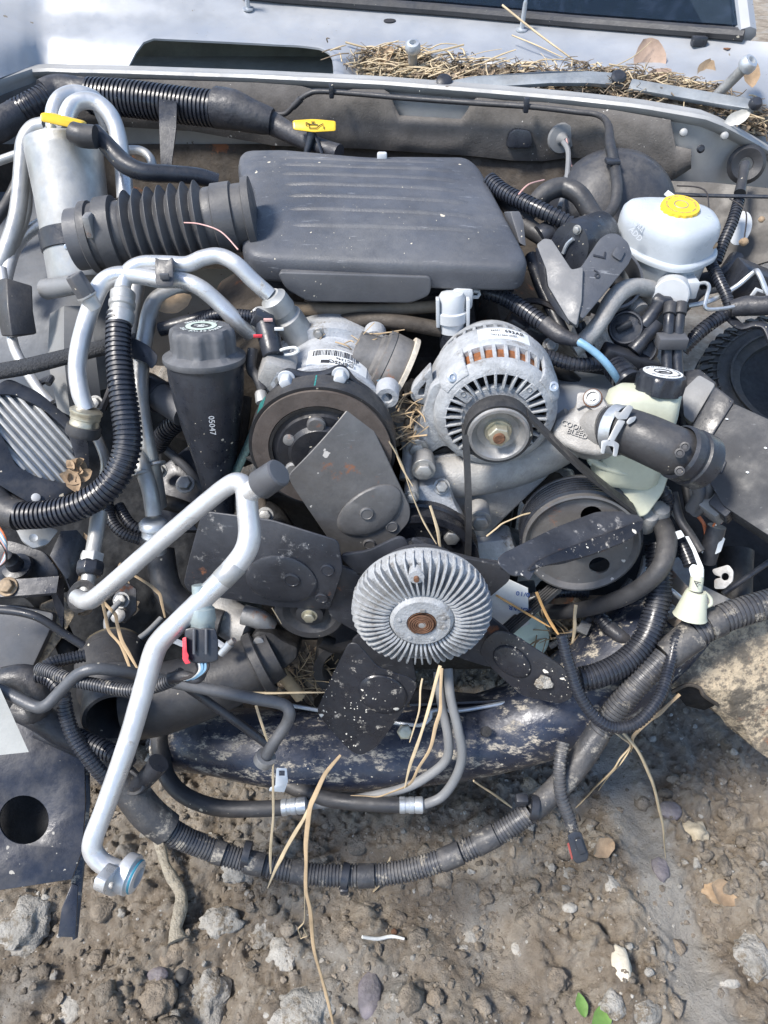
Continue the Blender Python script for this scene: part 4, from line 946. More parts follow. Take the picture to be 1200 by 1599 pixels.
# ------------------------------------------------------------------ castings in front of the block
ct = thing('timing_case', 'dull grey cast timing case and bracket below the alternator', 'casting', T(740, 760, 1.08))
N1 = (AX + V((0, 0, .15))).normalized()
platepx('case_front', roundpoly([(655, 715), (880, 690), (862, 740), (760, 838), (740, 900), (700, 905), (660, 840), (650, 780)], 12), T(740, 780, 1.10), N1, .08, 'cast', ct, bev=.008, seg=3)
tubepx('water_crossover', [(640, 740, 1.10), (720, 742, 1.09), (800, 726, 1.085), (860, 700, 1.07), (905, 668, 1.05)], [34, 36, 36, 36, 38], 'cast', ct, k=20)
platepx('bracket_web', roundpoly([(650, 760), (700, 755), (712, 790), (735, 830), (700, 850), (655, 830)], 8), T(690, 800, 1.06), N1, .03, 'castL', ct, bev=.005)
for x, y, r_, t in ((662, 735, .0125, 1.02), (706, 838, .012, 1.05), (643, 778, .008, 1.02), (750, 815, .013, 1.06)):
    c = T(x, y, t); MB().lathe(c, AX, [(r_ * 1.25, -.035), (r_ * 1.25, -.008), (r_ * 1.1, -.004)], 20).obj('boss', 'cast', ct); bolt(c - AX * .004, AX, r_, ct, 'boltm')
platepx('lower_cover', roundpoly([(730, 850), (800, 842), (815, 880), (765, 905), (730, 905)], 6), T(770, 880, 1.13), N1, .05, 'castL', ct, bev=.006)
MB().tube([T(830, 780, 1.14), T(845, 765, 1.12), T(872, 755, 1.13)], [.018, .02, .018], 14, 3).obj('manifold_runner', 'grime', ct)
for x, y in ((852, 780), (880, 745), (840, 800)): MB().blob(T(x, y, 1.13), .016, 2, .15, (1, 1, .8), x).obj('rusty_boss', 'rusty' if x == 852 else 'cast', ct)
MB().sheet([[T(860, 590, 1.13), T(900, 580, 1.14), T(960, 588, 1.14)], [T(856, 625, 1.07), T(905, 612, 1.08), T(965, 618, 1.1)], [T(860, 665, 1.06), T(900, 660, 1.07), T(950, 660, 1.09)]], .01).obj('plenum_cover', mat('bluish_cast_cover', (.30, .32, .345), .5, .4, .1, 10, dust=.3), ct, sharp=70)
# thermostat housing with embossed words
th_ = thing('thermostat_housing', 'cast thermostat housing embossed COOLANT BLEED at the radiator hose', 'housing', T(915, 690, 1.0))
NH = (CAM - T(910, 660, .97)).normalized() * .8 + V((-.3, -.2, .5)); NH.normalize()
hO = T(915, 660, 1.005)
platepx('housing_body', roundpoly([(903, 614), (942, 616), (952, 634), (962, 652), (955, 705), (935, 712), (905, 708), (872, 692), (860, 676), (866, 655), (885, 645), (897, 636)], 9), hO, NH, .06, 'cast', th_, bev=.008, seg=3)
tubepx('hose_neck', [(900, 672, 1.05), (925, 668, 1.03), (955, 668, 1.0)], [34, 36, 36], 'cast', th_, k=24)
MB().prism([PL(x, y, hO + NH * .006, NH) for x, y in roundpoly([(902, 613), (938, 614), (950, 638), (930, 644), (915, 632), (900, 640)], 5)], NH, .02).obj('bleed_boss', 'cast', th_, bev=.003)
c = PL(926, 622, hO + NH * .007, NH); MB().lathe(c, NH, [(.0115, 0), (.0115, .003), (.009, .004), (.008, .004), (.0075, .001)], 24).obj('bleed_plug', 'boltm', th_)
MB().lathe(c, NH, [(.004, .0015), (.004, .0045)], 6).obj('plug_socket', 'zinc', th_)
MB().lathe_ring(c, NH, [(.0130, -.001), (.0130, .0012), (.0115, .0012), (.0115, -.001)], 24).obj('plug_seal', 'rusty', th_)
tx = (T(930, 680, 1.) - T(890, 664, 1.)).normalized()
for s_, x, y in (('COOLANT', 905, 669), ('BLEED', 902, 678)):
    text('raised_lettering', s_, .0105, PL(x, y, hO + NH * .0015, NH), tx, NH, 'cast', th_, ext=7.)
tri = [PL(x, y, hO + NH * .001, NH) for x, y in ((915, 652), (920, 661), (911, 660))]
MB().tube(tri + [tri[0]], .0008, 5, 1).obj('raised_arrow', 'cast', th_)

# ------------------------------------------------------------------ oil filler
of = thing('oil_filler_neck', 'tapered black oil filler neck with a dusty lobed cap', 'oil filler', T(345, 800, 1.04))
o0, o1 = T(320, 562, .985), T(345, 800, 1.10); od_ = (o0 - o1).normalized(); OL = (o0 - o1).length; r = pxm(58, 1.0)
MB().lathe(o1, od_, [(r * .42, 0), (r * .46, OL * .18), (r * .56, OL * .34), (r * .80, OL * .58), (r * .94, OL * .78), (r, OL * .9), (r * 1.0, OL)], 40).obj('neck', 'blk', of)
cN = (od_ + V((.05, -.12, .1))).normalized(); cN = od_
MB().lathe(o0, cN, [(r * 1.06, -.002), (r * 1.09, .002), (r * 1.08, .006), (r * .88, .012), (r * .86, .018), (r * .86, .034), (r * .82, .041), (r * .72, .044), (r * .2, .045)], 96, lobes=(8, .09, 3, 6)).obj('cap', mat('dusty_black_cap', (.075, .078, .085), .5, 0, .2, 20, dust=.6, dcol=(.23, .23, .235), bump=.1, spk=.06), of, sharp=50)
ct0 = o0 + cN * .0456; cu = V((1, 0, 0))
MB().lathe_ring(ct0, cN, [(r * .40, 0), (r * .40, .0005), (r * .27, .0005), (r * .27, 0)], 48).obj('cap_symbol_ring', mat('pale_green_print', (.50, .60, .52), .7, 0, .15, 60), of)
mb = MB(); cv = cN.cross(cu).normalized()
for sx_, sy_, ww in ((-.1, .05, .2), (.05, -.02, .25), (0, -.09, .18), (.02, .12, .1)): mb.box(ct0 + cu * (sx_ * r) + cv * (sy_ * r) + cN * .0003, r * ww, r * .035, .0004, cu, cv, cN)
mb.obj('oil_can_symbol', 'inkl', of)
ringtext('cap_lettering', 'ENGINE OIL', r * .16, ct0, cN, cu, r * .50, 150, -11, 'inkl', of)
ringtext('cap_lettering', 'SAE 5W-30', r * .16, ct0, cN, cu, r * .50, 205, 11, 'inkl', of, inward=True)
ringtext('cap_lettering', 'MOTOR', r * .16, ct0, cN, cu, r * .50, 312, 11, 'inkl', of, inward=True)
e1 = T(322, 628, .93); ne = (CAM - e1); ne = (ne - od_ * ne.dot(od_)).normalized()
sidep = o0 - od_ * .075 + ne * (r * .962) ; text('stamped_number', '05047', .011, sidep, -od_, ne, 'lgrey', of)
MB().tube([T(238, 612, 1.07), T(262, 628, 1.05), T(288, 646, 1.04)], [.022, .020, .020], 18, 2).obj('breather_stub', 'grey', of)
MB().tube([T(225, 605, 1.075), T(252, 622, 1.06)], .0245, 18, 1).obj('breather_collar', 'blk', of, bev=.003)
tag(tubepx('breather_hose', [(285, 655, 1.09), (262, 672, 1.11), (244, 698, 1.14)], 15, 'conv', k=16, corr=(6, .14)), 'short corrugated hose beside the oil filler neck', 'hose')
pl_ = platepx('valve_cover_ledge', [(235, 740), (300, 690), (330, 770), (320, 830), (250, 830), (235, 790)], T(280, 770, 1.16), (AX + V((0, 0, 1))).normalized(), .04, 'framek', None, bev=.006)
tag(pl_, 'dark painted valve cover ledge below the oil filler neck', 'valve cover')
bb = bolt(T(290, 757, 1.13), V((0, -.5, .85)).normalized(), .011, None); tag(bb, 'grey flange bolt on the ledge below the oil filler', 'bolt')
# ------------------------------------------------------------------ pulleys and belt
PO = T(908, 852, 1.07)
ps = thing('power_steering_pulley', 'large dusty black steering pump pulley with round holes', 'pulley', PO - V((0, 0, .09)))
ra = pxm(95, 1.07)
NP = (AX + V((-.10, 0, .05))).normalized(); _pu, _pv = basis(NP)
def pax(a, r, ang): return PO + NP * a - (_pu * math.cos(R(ang)) + _pv * math.sin(R(ang))) * r
hol = [[pax(-.006, ra * .56, h) + (-_pu * math.cos(2 * math.pi * i / 18) - _pv * math.sin(2 * math.pi * i / 18)) * (ra * .17) for i in range(18)] for h in (-48, 192, 82)]
MB().prism([pax(-.006, ra * .84, i * 6) for i in range(60)], NP, .004, hol).obj('pulley_web', 'fang', ps)
MB().lathe_ring(PO, NP, [(ra * .82, -.008), (ra * .86, -.003), (ra * .91, .001), (ra * .945, .0), (ra * .95, -.006), (ra * .95, -.046), (ra * 1.0, -.048), (ra * 1.0, -.052), (ra * .85, -.052)], 72).obj('pulley_rim', 'fang', ps)
mb = MB()
for i in range(6): mb.lathe_ring(PO, NP, [(ra * .995, -.009 - i * .0065), (ra * .995, -.0115 - i * .0065), (ra * .94, -.0135 - i * .0065), (ra * .94, -.007 - i * .0065)], 60)
mb.obj('belt_groove', 'blk', ps)
MB().lathe(PO, NP, [(ra * .30, -.02), (ra * .28, -.006), (ra * .24, .002), (ra * .16, .003), (ra * .15, .007), (ra * .07, .008)], 32).obj('pulley_hub', 'fang', ps)
MB().lathe(PO, NP, [(.007, .004), (.007, .012), (.005, .013)], 6).obj('hub_nut', 'rusty', ps)
MB().lathe(PO, NP, [(ra * .6, -.10), (ra * .62, -.06), (ra * .5, -.045)], 30).obj('pump_body', 'dark', ps)
wp_ = thing('water_pump_pulley', 'gloss black water pump pulley behind the fan', 'pulley', T(655, 900, 1.1))
WO = T(655, 884, 1.07)
MB().lathe(WO, AX, [(.088, -.04), (.088, -.03), (.084, -.028), (.084, -.006), (.088, -.004), (.088, .0), (.078, .001), (.070, -.008), (.045, -.010), (.03, .002)], 60).obj('pulley_dish', mat('gloss_black_steel', (.018, .020, .027), .3, .2, .2, 20, dust=.2, spk=.08), wp_, sharp=30)
for a in (65, 150): MB().lathe(ax(WO, -.0085, .058, a), AX, [(.006, 0), (.006, .002), (.003, .001)], 14).obj('pulley_hole', 'dark', wp_)
ip = thing('idler_pulley', 'dusty smooth idler pulley below the broad black fan blade', 'pulley', T(485, 1010, 1.1))
IO = T(484, 958, 1.075)
MB().lathe(IO, AX, [(.05, -.03), (.052, -.028), (.052, -.002), (.049, .001), (.040, .0), (.030, -.008), (.022, -.009), (.020, .004), (.014, .006)], 48).obj('pulley_wheel', 'rub', ip, sharp=30)
bolt(ax(IO, .004), AX, .009, ip, 'gold')
cpul = thing('crank_pulley', 'dusty ribbed crank pulley low behind the fan blade', 'pulley', T(540, 1090, 1.16))
KO = T(560, 1052, 1.17)
MB().lathe_ring(KO, AX, [(.072, 0), (.072, -.04), (.058, -.04), (.056, -.004), (.058, 0)], 56).obj('pulley_rim', 'rub', cpul, sharp=30)
MB().lathe(KO, AX, [(.056, -.03), (.05, -.026), (.02, -.02), (.018, -.006), (.01, -.005)], 40).obj('pulley_web', 'dark', cpul, sharp=30)
belt = thing('serpentine_belt', 'black ribbed serpentine belt running between the pulleys', 'belt', T(730, 800, 1.03))
def ribbon(name, P, W, th, m, par, n=4):
    Q, _ = crom(P, [0] * len(P), n) if len(P) > 2 else (P, 0)
    g = []
    mb = MB(); prev = None
    for i, p in enumerate(Q):
        d = (Q[min(i + 1, len(Q) - 1)] - Q[max(i - 1, 0)]).normalized(); s_ = d.cross(W).normalized() * th / 2; b = len(mb.v)
        mb.v += [p - W / 2 - s_, p + W / 2 - s_, p + W / 2 + s_, p - W / 2 + s_]
        if prev is not None:
            for j in range(4): k = (j + 1) % 4; mb.f.append((prev + j, prev + k, b + k, b + j))
        else: mb.f.append((b, b + 1, b + 2, b + 3))
        prev = b
    mb.f.append((prev + 3, prev + 2, prev + 1, prev))
    return mb.obj(name, m, par)
BM = mat('belt_rubber', (.022, .023, .026), .5, 0, .2, 30, dust=.2, spk=.04)
AX, AU, AV = AXC
MB().lathe_ring(CO, AX, [(.0938, -.004), (.0985, -.003), (.0985, -.033), (.0938, -.033)], 80).obj('belt_wrap', BM, belt)
for a0 in (92, 138):        # green print on the belt back
    mb = MB()
    for q in range(8 if a0 == 138 else 1):
        for s_ in range(4):
            a = a0 + q * 1.1; mb.sheet([[ax(CO, -.006 - s_ * .0065 - j * .0055, .0988, a), ax(CO, -.006 - s_ * .0065 - j * .0055, .0988, a + (.5 if a0 == 138 else 1.1))] for j in (0, 1)], .0003)
    mb.obj('belt_print', 'green', belt)
_br = ax(CO, -.018, .0975, 200)
AX, AU, AV = _keep
MB().lathe_ring(AO - AUA * .003, AXA, [(.0410, -.004), (.0448, -.003), (.0448, -.030), (.0410, -.031)], 60).obj('belt_wrap', BM, belt)
W = AX * .026
ribbon('belt_run', [AO - AXA * .017 - AUA * .0462, T(732, 790, 1.02), T(729, 905, 1.09)], W, .0085, BM, belt)
ribbon('belt_run', [AO - AXA * .017 + (AUA * math.cos(R(40)) + AVA * math.sin(R(40))) * .0415, T(905, 727, .995), pax(-.015, ra * 1.0, 42)], W, .0045, BM, belt)
ribbon('belt_run', [_br, T(378, 715, 1.06), T(330, 810, 1.12)], W, .0045, BM, belt)
tubepx('belt_cord', [(408, 640, 1.015), (392, 685, 1.03), (372, 730, 1.05), (345, 780, 1.08)], 9, mat('green_flecked_belt', (.03, .06, .06), .6, 0, .6, 300), belt, flat=.4)
rb = MB(); P0, P1 = T(780, 1002, 1.10), pax(-.02, ra * .99, -100)
ribbon('belt_run', [T(775, 1000, 1.12), P1], NP * .034, .0045, BM, belt)
mb = MB(); d = (P1 - T(775, 1000, 1.12)); sd_ = d.normalized().cross(NP).normalized()
if sd_.dot(CAM - P1) < 0: sd_ = -sd_
for i in range(5): mb.tube([T(775, 1000, 1.12) + NP * (-.014 + .007 * i) + sd_ * .0026, P1 + NP * (-.014 + .007 * i) + sd_ * .0026], .0018, 6, 1)
mb.obj('belt_rib', BM, belt)

# ------------------------------------------------------------------ fan
fan = thing('engine_fan', 'black steel cooling fan with a chalky finned viscous clutch', 'fan', T(660, 1050, 1.0))
FO = T(659, 972, .955)
cl = MB().lathe(FO, AX, [(.03, -.075), (.070, -.06), (.088, -.045), (.0905, -.040), (.0905, -.022), (.085, -.018), (.060, -.014), (.044, -.008), (.040, .000), (.037, .003), (.020, .003), (.018, .0)], 72).obj('clutch_body', 'castP', fan, sharp=25)
fin = MB()
def finmesh():
    mb = MB(); prof = [(.043, -.012), (.043, -.002), (.050, .001), (.066, .000), (.078, -.003), (.0875, -.008), (.0925, -.016), (.0925, -.034), (.089, -.036), (.085, -.022)]
    for sgn in (-1, 1):
        b = len(mb.v)
        for i, (r_, h) in enumerate(prof):
            w_ = .0011 + (.0004 if i in (0, 1, 2, 9) else 0); bend = .004 * max(0, (r_ - .055) / .04) ** 1.0
            mb.v.append(V((r_, w_ * sgn + bend, h)))
        mb.f.append(tuple(b + i for i in (range(len(prof)) if sgn > 0 else reversed(range(len(prof))))))
    n = len(prof)
    for i in range(n): j = (i + 1) % n; mb.f.append((i, j, n + j, n + i))
    return mb.obj('fin', 'castP')
f0 = finmesh(); nf = 52
for i in range(nf):
    o = f0 if i == 0 else f0.copy()
    if i: COL.objects.link(o)
    a = 2 * math.pi * i / nf + random.uniform(-.012, .012)
    e = AU * math.cos(a) + AV * math.sin(a); s_ = AX.cross(e); bnd = random.uniform(-.06, .06)
    M_ = Matrix((( e.x, s_.x, AX.x, FO.x), (e.y, s_.y, AX.y, FO.y), (e.z, s_.z, AX.z, FO.z), (0, 0, 0, 1)))
    o.matrix_world = M_ @ Matrix.Rotation(bnd, 4, 'X'); o.parent = cl
mb = MB(); sp_ = []
for i in range(90):
    a = i * .33; sp_.append(FO + AX * .0052 + (AU * math.cos(a) + AV * math.sin(a)) * (.0035 + .00045 * a))
mb.tube(sp_, .0013, 6, 1); mb.obj('bimetal_spring', 'rusty', fan)
MB().lathe(FO, AX, [(.0185, -.002), (.0185, .0032), (.0175, .0032), (.0170, .001)], 36).obj('spring_well', 'rusty', fan)
MB().lathe(FO, AX, [(.005, 0), (.005, .006), (.003, .0065)], 14).obj('centre_pin', 'zinc', fan)
MB().lathe(ax(FO, -.004, .075, 97), AX, [(.010, -.01), (.010, .003), (.003, .004)], 18).obj('valve_boss', 'castP', fan)
MB().lathe(ax(FO, 0, .075, 97), AX, [(.0035, 0), (.0035, .005)], 12).obj('valve_pin', 'rusty', fan)
MB().box(ax(FO, .004, .0235, 90), .006, .004, .003, AU, AV, AX).obj('spring_tab', 'steel', fan)
for a in (170, 20, 240, 300, 350): MB().lathe(ax(FO, .0025, .030, a), AX, [(.003, 0), (.003, .0014), (.002, .0018)], 10).obj('cast_mark', 'castP', fan)
# spider and blades
SO = ax(FO, -.075)
def blade(outline, O, N, m, th=.003, arm=None, rivets=(), bulge=None, label=None, camber=1.9, twist=.9):
    """a stamped blade with soft bulge in the middle, rivets and rolled edge"""
    N = N.normalized()
    if N.dot(CAM - O) < 0: N = -N
    o = platepx('blade', roundpoly(outline, 9), O, N, th, m, fan, bev=.0008, seg=1)
    if bulge:
        cx_, cy_, rx, ry, an = bulge
        rings = []
        for s_, h in ((1.0, -.001), (.95, .0026), (.87, .0042), (.5, .0046), (.05, .0048)):
            rings.append([PL(x, y, O + N * h, N) for x, y in [(cx_ + (qx - cx_) * s_, cy_ + (qy - cy_) * s_) for qx, qy in circ(cx_, cy_, rx, ry, 28, an)]])
        mb = MB(); b = []
        for r_ in rings: b.append(len(mb.v)); mb.v += r_
        for p_, q_ in zip(b, b[1:]): mb.join(p_, q_, 28)
        mb.f.append(tuple(b[-1] + i for i in range(28))); mb.f.append(tuple(b[0] + i for i in reversed(range(28))))
        mb.obj('pressed_boss', m, o, sharp=60)
    for k_, (x, y, r_) in enumerate(rivets):
        h_ = .0046 if k_ == 0 and bulge else 0.
        MB().lathe(PL(x, y, O + N * h_, N), N, [(r_, -.001), (r_ * .96, .002), (r_ * .8, .003), (r_ * .75, .0022)], 22).obj('rivet', m, o)
    if label: o['label'] = label
    rad = (O - SO); rad = (rad - N * rad.dot(N)).normalized(); ch = N.cross(rad)
    def curl(me_, slices):
        bm = bmesh.new(); bm.from_mesh(me_)
        if slices:
            for q in range(-9, 10): bmesh.ops.bisect_plane(bm, geom=bm.verts[:] + bm.edges[:] + bm.faces[:], plane_co=O + ch * (q * .011), plane_no=ch)
            for q in range(-5, 6): bmesh.ops.bisect_plane(bm, geom=bm.verts[:] + bm.edges[:] + bm.faces[:], plane_co=O + rad * (q * .02), plane_no=rad)
        for v in bm.verts:
            d_ = v.co - O; s_, r_ = d_.dot(ch), d_.dot(rad); v.co += N * (-camber * s_ * s_ + twist * s_ * r_ + .04 * s_)
        for f in bm.faces: f.smooth = True
        for e in bm.edges: e.smooth = not (len(e.link_faces) == 2 and e.calc_face_angle(0) > R(35))
        bm.to_mesh(me_); bm.free()
    if camber:
        curl(o.data, True)
        for c_ in o.children: curl(c_.data, False)
    return o
b1 = T(545, 765, .985); n1 = (AX + AU * .12 + AV * .05).normalized()
blade([(450, 742), (556, 636), (566, 640), (642, 795), (640, 815), (608, 850), (560, 882), (532, 878), (455, 757)], b1, n1, 'fang', bulge=(578, 800, 58, 34, -32), rivets=((573, 802, .010), (612, 822, .009), (577, 852, .009)), label='worn grey fan blade with rusty corner pointing up')
b2 = T(420, 880, 1.005); n2 = (AX + AU * -.10 + AV * .02).normalized()
blade([(287, 912), (310, 812), (318, 808), (420, 820), (528, 848), (536, 890), (512, 962), (430, 958), (296, 928)], b2, n2, 'fanp', bulge=(440, 908, 58, 40, 12), rivets=((456, 906, .012), (512, 890, .010), (502, 938, .010)), label='broad black fan blade behind the loose aluminium pipe')
b3 = T(580, 1110, 1.03); n3 = (AX + AU * .05 + AV * .22).normalized()
blade([(545, 1008), (560, 1008), (590, 1042), (640, 1060), (654, 1072), (640, 1100), (588, 1168), (562, 1181), (545, 1172), (500, 1130), (494, 1120), (520, 1060)], b3, n3, 'fanm', bulge=(598, 1085, 40, 30, 20), label='fan blade flecked all over with pale mud above the crossmember')
b4 = T(830, 1040, 1.04); n4 = (AX + AU * -.25 + AV * .30).normalized()
blade([(756, 1000), (775, 985), (800, 990), (880, 1042), (896, 1066), (894, 1092), (872, 1102), (815, 1092), (770, 1050), (748, 1022)], b4, n4, 'fanm', bulge=(800, 1035, 34, 22, 35), label='mud-flecked fan blade below the white label')
MB().blob(PL(850, 1066, b4, n4) + n4 * .001, .012, 2, .9, (1, .6, 1), 9, 3).obj('mud_splat', 'rockw', fan)
b5 = T(900, 850, .99); n5 = (AX * .5 + AV * .85 + AU * .28).normalized()
blade([(776, 880), (782, 866), (870, 822), (935, 797), (985, 798), (1006, 812), (1003, 826), (985, 842), (940, 862), (880, 880), (840, 884), (830, 908), (820, 898), (800, 900)], b5, n5, 'fanp', camber=5., twist=1.5, label='fan blade seen nearly edge-on before the steering pulley')
blade([(824, 893), (838, 876), (880, 858), (1004, 812), (1004, 828), (980, 846), (920, 868), (850, 884)], b5 + n5 * .005, n5, 'fanm', camber=5., twist=1.5)
MB().lathe(SO, AX, [(.035, -.02), (.060, -.012), (.066, -.006), (.066, 0), (.05, .003)], 48).obj('spider_hub', 'fanp', fan, sharp=30)
for arm in ([(528, 868), (575, 862), (625, 838), (640, 850), (640, 930), (600, 960), (560, 900)], [(520, 880), (540, 888), (600, 905), (600, 990), (560, 990), (512, 962)], [(545, 1005), (600, 960), (640, 1000), (652, 1072), (600, 1050)],
            [(640, 840), (700, 868), (790, 884), (800, 905), (745, 950), (690, 960)], [(700, 940), (760, 960), (800, 990), (770, 1045), (720, 1030), (680, 1010)]):
    platepx('spider_arm', roundpoly(arm, 12), SO - AX * .008, AX, .006, 'fanp', fan, bev=.0025)
tubepx('arm_edge', [(560, 905, 1.04), (590, 885, 1.035), (640, 862, 1.03), (700, 868, 1.03), (745, 878, 1.03), (800, 885, 1.0)], 7, 'fanp', fan)

# sticker and pale pot behind the fan
sk = platepx('parts_sticker', [(762, 912), (790, 904), (825, 920), (826, 975), (790, 992), (765, 985)], T(795, 950, 1.13), (AX + AU * -.2).normalized(), .002, 'white', None, bev=0)
tag(sk, 'torn white printed label behind the fan clutch', 'label')
nn = (AX + AU * -.2).normalized()
for s_, x, y in (('0/10', 817, 928), ('MOPAR', 815, 952)): text('label_text', s_, .012, PL(x, y, T(795, 950, 1.13) + nn * .001, nn), AU * -1, nn, 'inkb', sk)
tag(MB().lathe(T(810, 990, 1.22), (AX + V((0, 0, .3))).normalized(), [(.03, -.06), (.048, -.04), (.052, 0), (.047, .02), (.025, .03), (.0, .031)], 32).obj('filter_can', mat('pale_green_enamel', (.55, .66, .58), .35, 0, .05, 12, dust=.15)), 'pale green round filter can behind the belt', 'filter')

# ------------------------------------------------------------------ right side: brake booster and reservoir
bo = thing('brake_booster', 'large round black brake booster against the firewall', 'brake booster', T(960, 340, 1.3))
BO = T(965, 330, 1.22); bN = V((-.05, -.86, .5)).normalized(); br_ = pxm(98, 1.25)
MB().lathe(BO, bN, [(br_ * .95, -.08), (br_ * 1.0, -.07), (br_ * 1.0, -.035), (br_ * .97, -.03), (br_ * .95, -.015), (br_ * .80, .012), (br_ * .45, .028), (br_ * .1, .03)], 64).obj('booster_shell', mat('satin_black_shell', (.025, .028, .036), .38, .1, .2, 14, dust=.3, spk=.06), bo, sharp=40)
br = thing('brake_fluid_reservoir', 'milky white brake fluid reservoir with a yellow cap', 'reservoir', T(1045, 470, 1.14))
rO = T(1040, 385, 1.13)
def loft(rings, cap=True):
    mb = MB(); b = []
    for r_ in rings: b.append(len(mb.v)); mb.v += r_
    k = len(rings[0])
    for p_, q_ in zip(b, b[1:]): mb.join(p_, q_, k)
    mb.f.append(tuple(b[0] + i for i in reversed(range(k)))); mb.f.append(tuple(b[-1] + i for i in range(k)))
    return mb
# plan outline: rounded pentagon seen from above, in metres around rO
plan = [V((x, y)) for x, y in roundpoly([(-.078, .045), (-.072, .075), (-.045, .085), (.02, .085), (.068, .050), (.073, -.008), (.030, -.045), (.0, -.052), (-.035, -.030), (-.074, .018)], .022, 5)]
rx, ry, rz = V((1, -.08, 0)).normalized(), V((.08, 1, .10)).normalized(), V((0, -.10, 1)).normalized()
def rring(s_, h, dy=0.): return [rO + rx * (p.x * s_) + ry * ((p.y - .02) * s_ + dy) + rz * h for p in plan]
loft([rring(.55, -.075), rring(.78, -.072), rring(.84, -.055), rring(.90, -.006), rring(.93, -.004)]).obj('lower_bowl', 'resw', br, sharp=50)
loft([rring(.93, -.005), rring(1.03, -.004), rring(1.04, 0), rring(1.03, .004), rring(.96, .006)]).obj('seam_flange', 'resw', br, sharp=60)
loft([rring(.95, .004), rring(.95, .030), rring(.92, .043), rring(.84, .051), rring(.72, .054), rring(.4, .056)]).obj('upper_bowl', 'resw', br, sharp=50)
cc0 = T(1060, 332, 1.095); cN2 = (rz + V((0, -.12, 0))).normalized()
MB().lathe(cc0, cN2, [(.024, -.03), (.024, -.012), (.030, -.011), (.031, -.006)], 30).obj('filler_neck', 'resw', br)
MB().lathe(cc0, cN2, [(.0275, -.010), (.0282, -.007), (.0282, .009), (.0270, .012), (.020, .0128), (.008, .013)], 96, lobes=(16, .055, 1, 2)).obj('cap', 'yel', br, sharp=40)
ringtext('cap_lettering', 'USE ONLY DOT 3 BRAKE FLUID FROM SEALED CONTAINER', .0042, cc0 + cN2 * .0131, cN2, V((1, 0, 0)), .021, 170, -7.4, 'gold', br)
MB().tube([cc0 + cN2 * .0132 + V((math.cos(a) * .010, math.sin(a) * .010, 0)) - cN2 * (V((math.cos(a) * .010, math.sin(a) * .010, 0)).dot(cN2)) for a in [i * math.pi / 8 for i in range(17)]], .0008, 5, 1).obj('cap_symbol', 'gold', br)
fnN = V((-.62, -.7, .3)).normalized(); fp = T(998, 357, 1.105)
for i, s_ in enumerate(('FULL', 'ADD')): text('fill_mark', s_, .011, T(997 - i * 4, 351 + i * 15, 1.082 - i * .006), T(1010, 366, 1.06) - T(990, 344, 1.10), (CAM - fp).normalized(), 'lgrey', br)
MB().prism([T(x, y, 1.12) for x, y in ((1038, 303), (1044, 297), (1055, 305), (1050, 312))], V((0, -.6, .8)), .002).obj('paper_tag', 'white', br)
mc = thing('master_cylinder', 'pale cast master cylinder under the brake fluid reservoir', 'master cylinder', T(1050, 480, 1.14))
m0, m1 = T(1058, 425, 1.19), T(1048, 462, 1.085); md = (m1 - m0).normalized()
MB().lathe(m0, md, [(.020, -.06), (.024, 0), (.024, .05), (.026, (m1 - m0).length - .01), (.026, (m1 - m0).length), (.024, (m1 - m0).length + .002), (.004, (m1 - m0).length + .0025)], 32).obj('cylinder', 'lgrey', mc)
MB().box(T(1070, 446, 1.11), .03, .04, .028).obj('outlet_block', 'lgrey', mc, bev=.004)
tubepx('brake_line', [(1080, 447, 1.11), (1100, 442, 1.10), (1108, 448, 1.09), (1104, 465, 1.08), (1103, 482, 1.08), (1130, 482, 1.09), (1165, 475, 1.1)], 3, 'zinc', mc, k=8)
tubepx('brake_line', [(1075, 478, 1.12), (1110, 470, 1.12), (1150, 448, 1.12), (1178, 425, 1.11), (1186, 428, 1.1), (1200, 460, 1.1), (1215, 480, 1.1)], 4, 'zinc', mc, k=8)
# canister and L-shaped plate
sv = thing('purge_solenoid', 'black cylindrical canister on a bracket beside the air cleaner', 'solenoid', T(905, 420, 1.12))
s0, s1 = T(934, 372, 1.13), T(889, 388, 1.075); sN = (s1 - s0).normalized(); SL = (s1 - s0).length
MB().lathe(s0, sN, [(.03, -.01), (.034, 0), (.034, SL * .8), (.031, SL), (.012, SL * 1.02)], 36, rv=1.15).obj('canister_shell', 'blk', sv)
MB().prism([PL(x, y, s1 + sN * .002, sN) for x, y in roundpoly([(868, 402), (874, 380), (895, 356), (908, 358), (903, 380), (885, 408)], 7)], sN, .006).obj('end_plate', 'blk', sv, bev=.001)
MB().tube([PL(x, y, s1 + sN * .004, sN) for x, y in ((880, 396), (886, 382), (896, 373))], .003, 8, 3).obj('end_slot', 'zinc', sv)
bolt(PL(902, 359, s1 + sN * .002, sN), sN, .005, sv, 'boltm')
MB().lathe(T(930, 356, 1.14), V((.1, -.9, .4)).normalized(), [(.027, -.02), (.027, .0), (.022, .004), (.018, .001), (.006, .002), (.005, .008)], 30).obj('round_grommet', 'rub', sv)
pb = thing('plastic_shroud', 'angular black plastic shroud marked with a raised L and 9', 'shroud', T(905, 505, 1.05))
platepx('left_wing', roundpoly([(838, 382), (850, 372), (862, 374), (893, 421), (911, 417), (909, 470), (901, 509), (888, 500), (856, 446), (853, 420)], 4), T(880, 440, 1.035), V((-.35, -.6, .75)), .012, mat('bluish_grey_plastic', (.125, .13, .14), .5, 0, .1, 14, dust=.25, spk=.05, scr=.2), pb, bev=.002)
platepx('left_wing_side', roundpoly([(836, 385), (850, 400), (854, 446), (888, 500), (890, 508), (870, 490), (846, 450)], 4), T(868, 445, 1.055), V((-.8, -.4, .5)), .01, 'blk', pb, bev=.001)
rN = V((.12, -.62, .77)).normalized(); rO2 = T(945, 420, 1.04)
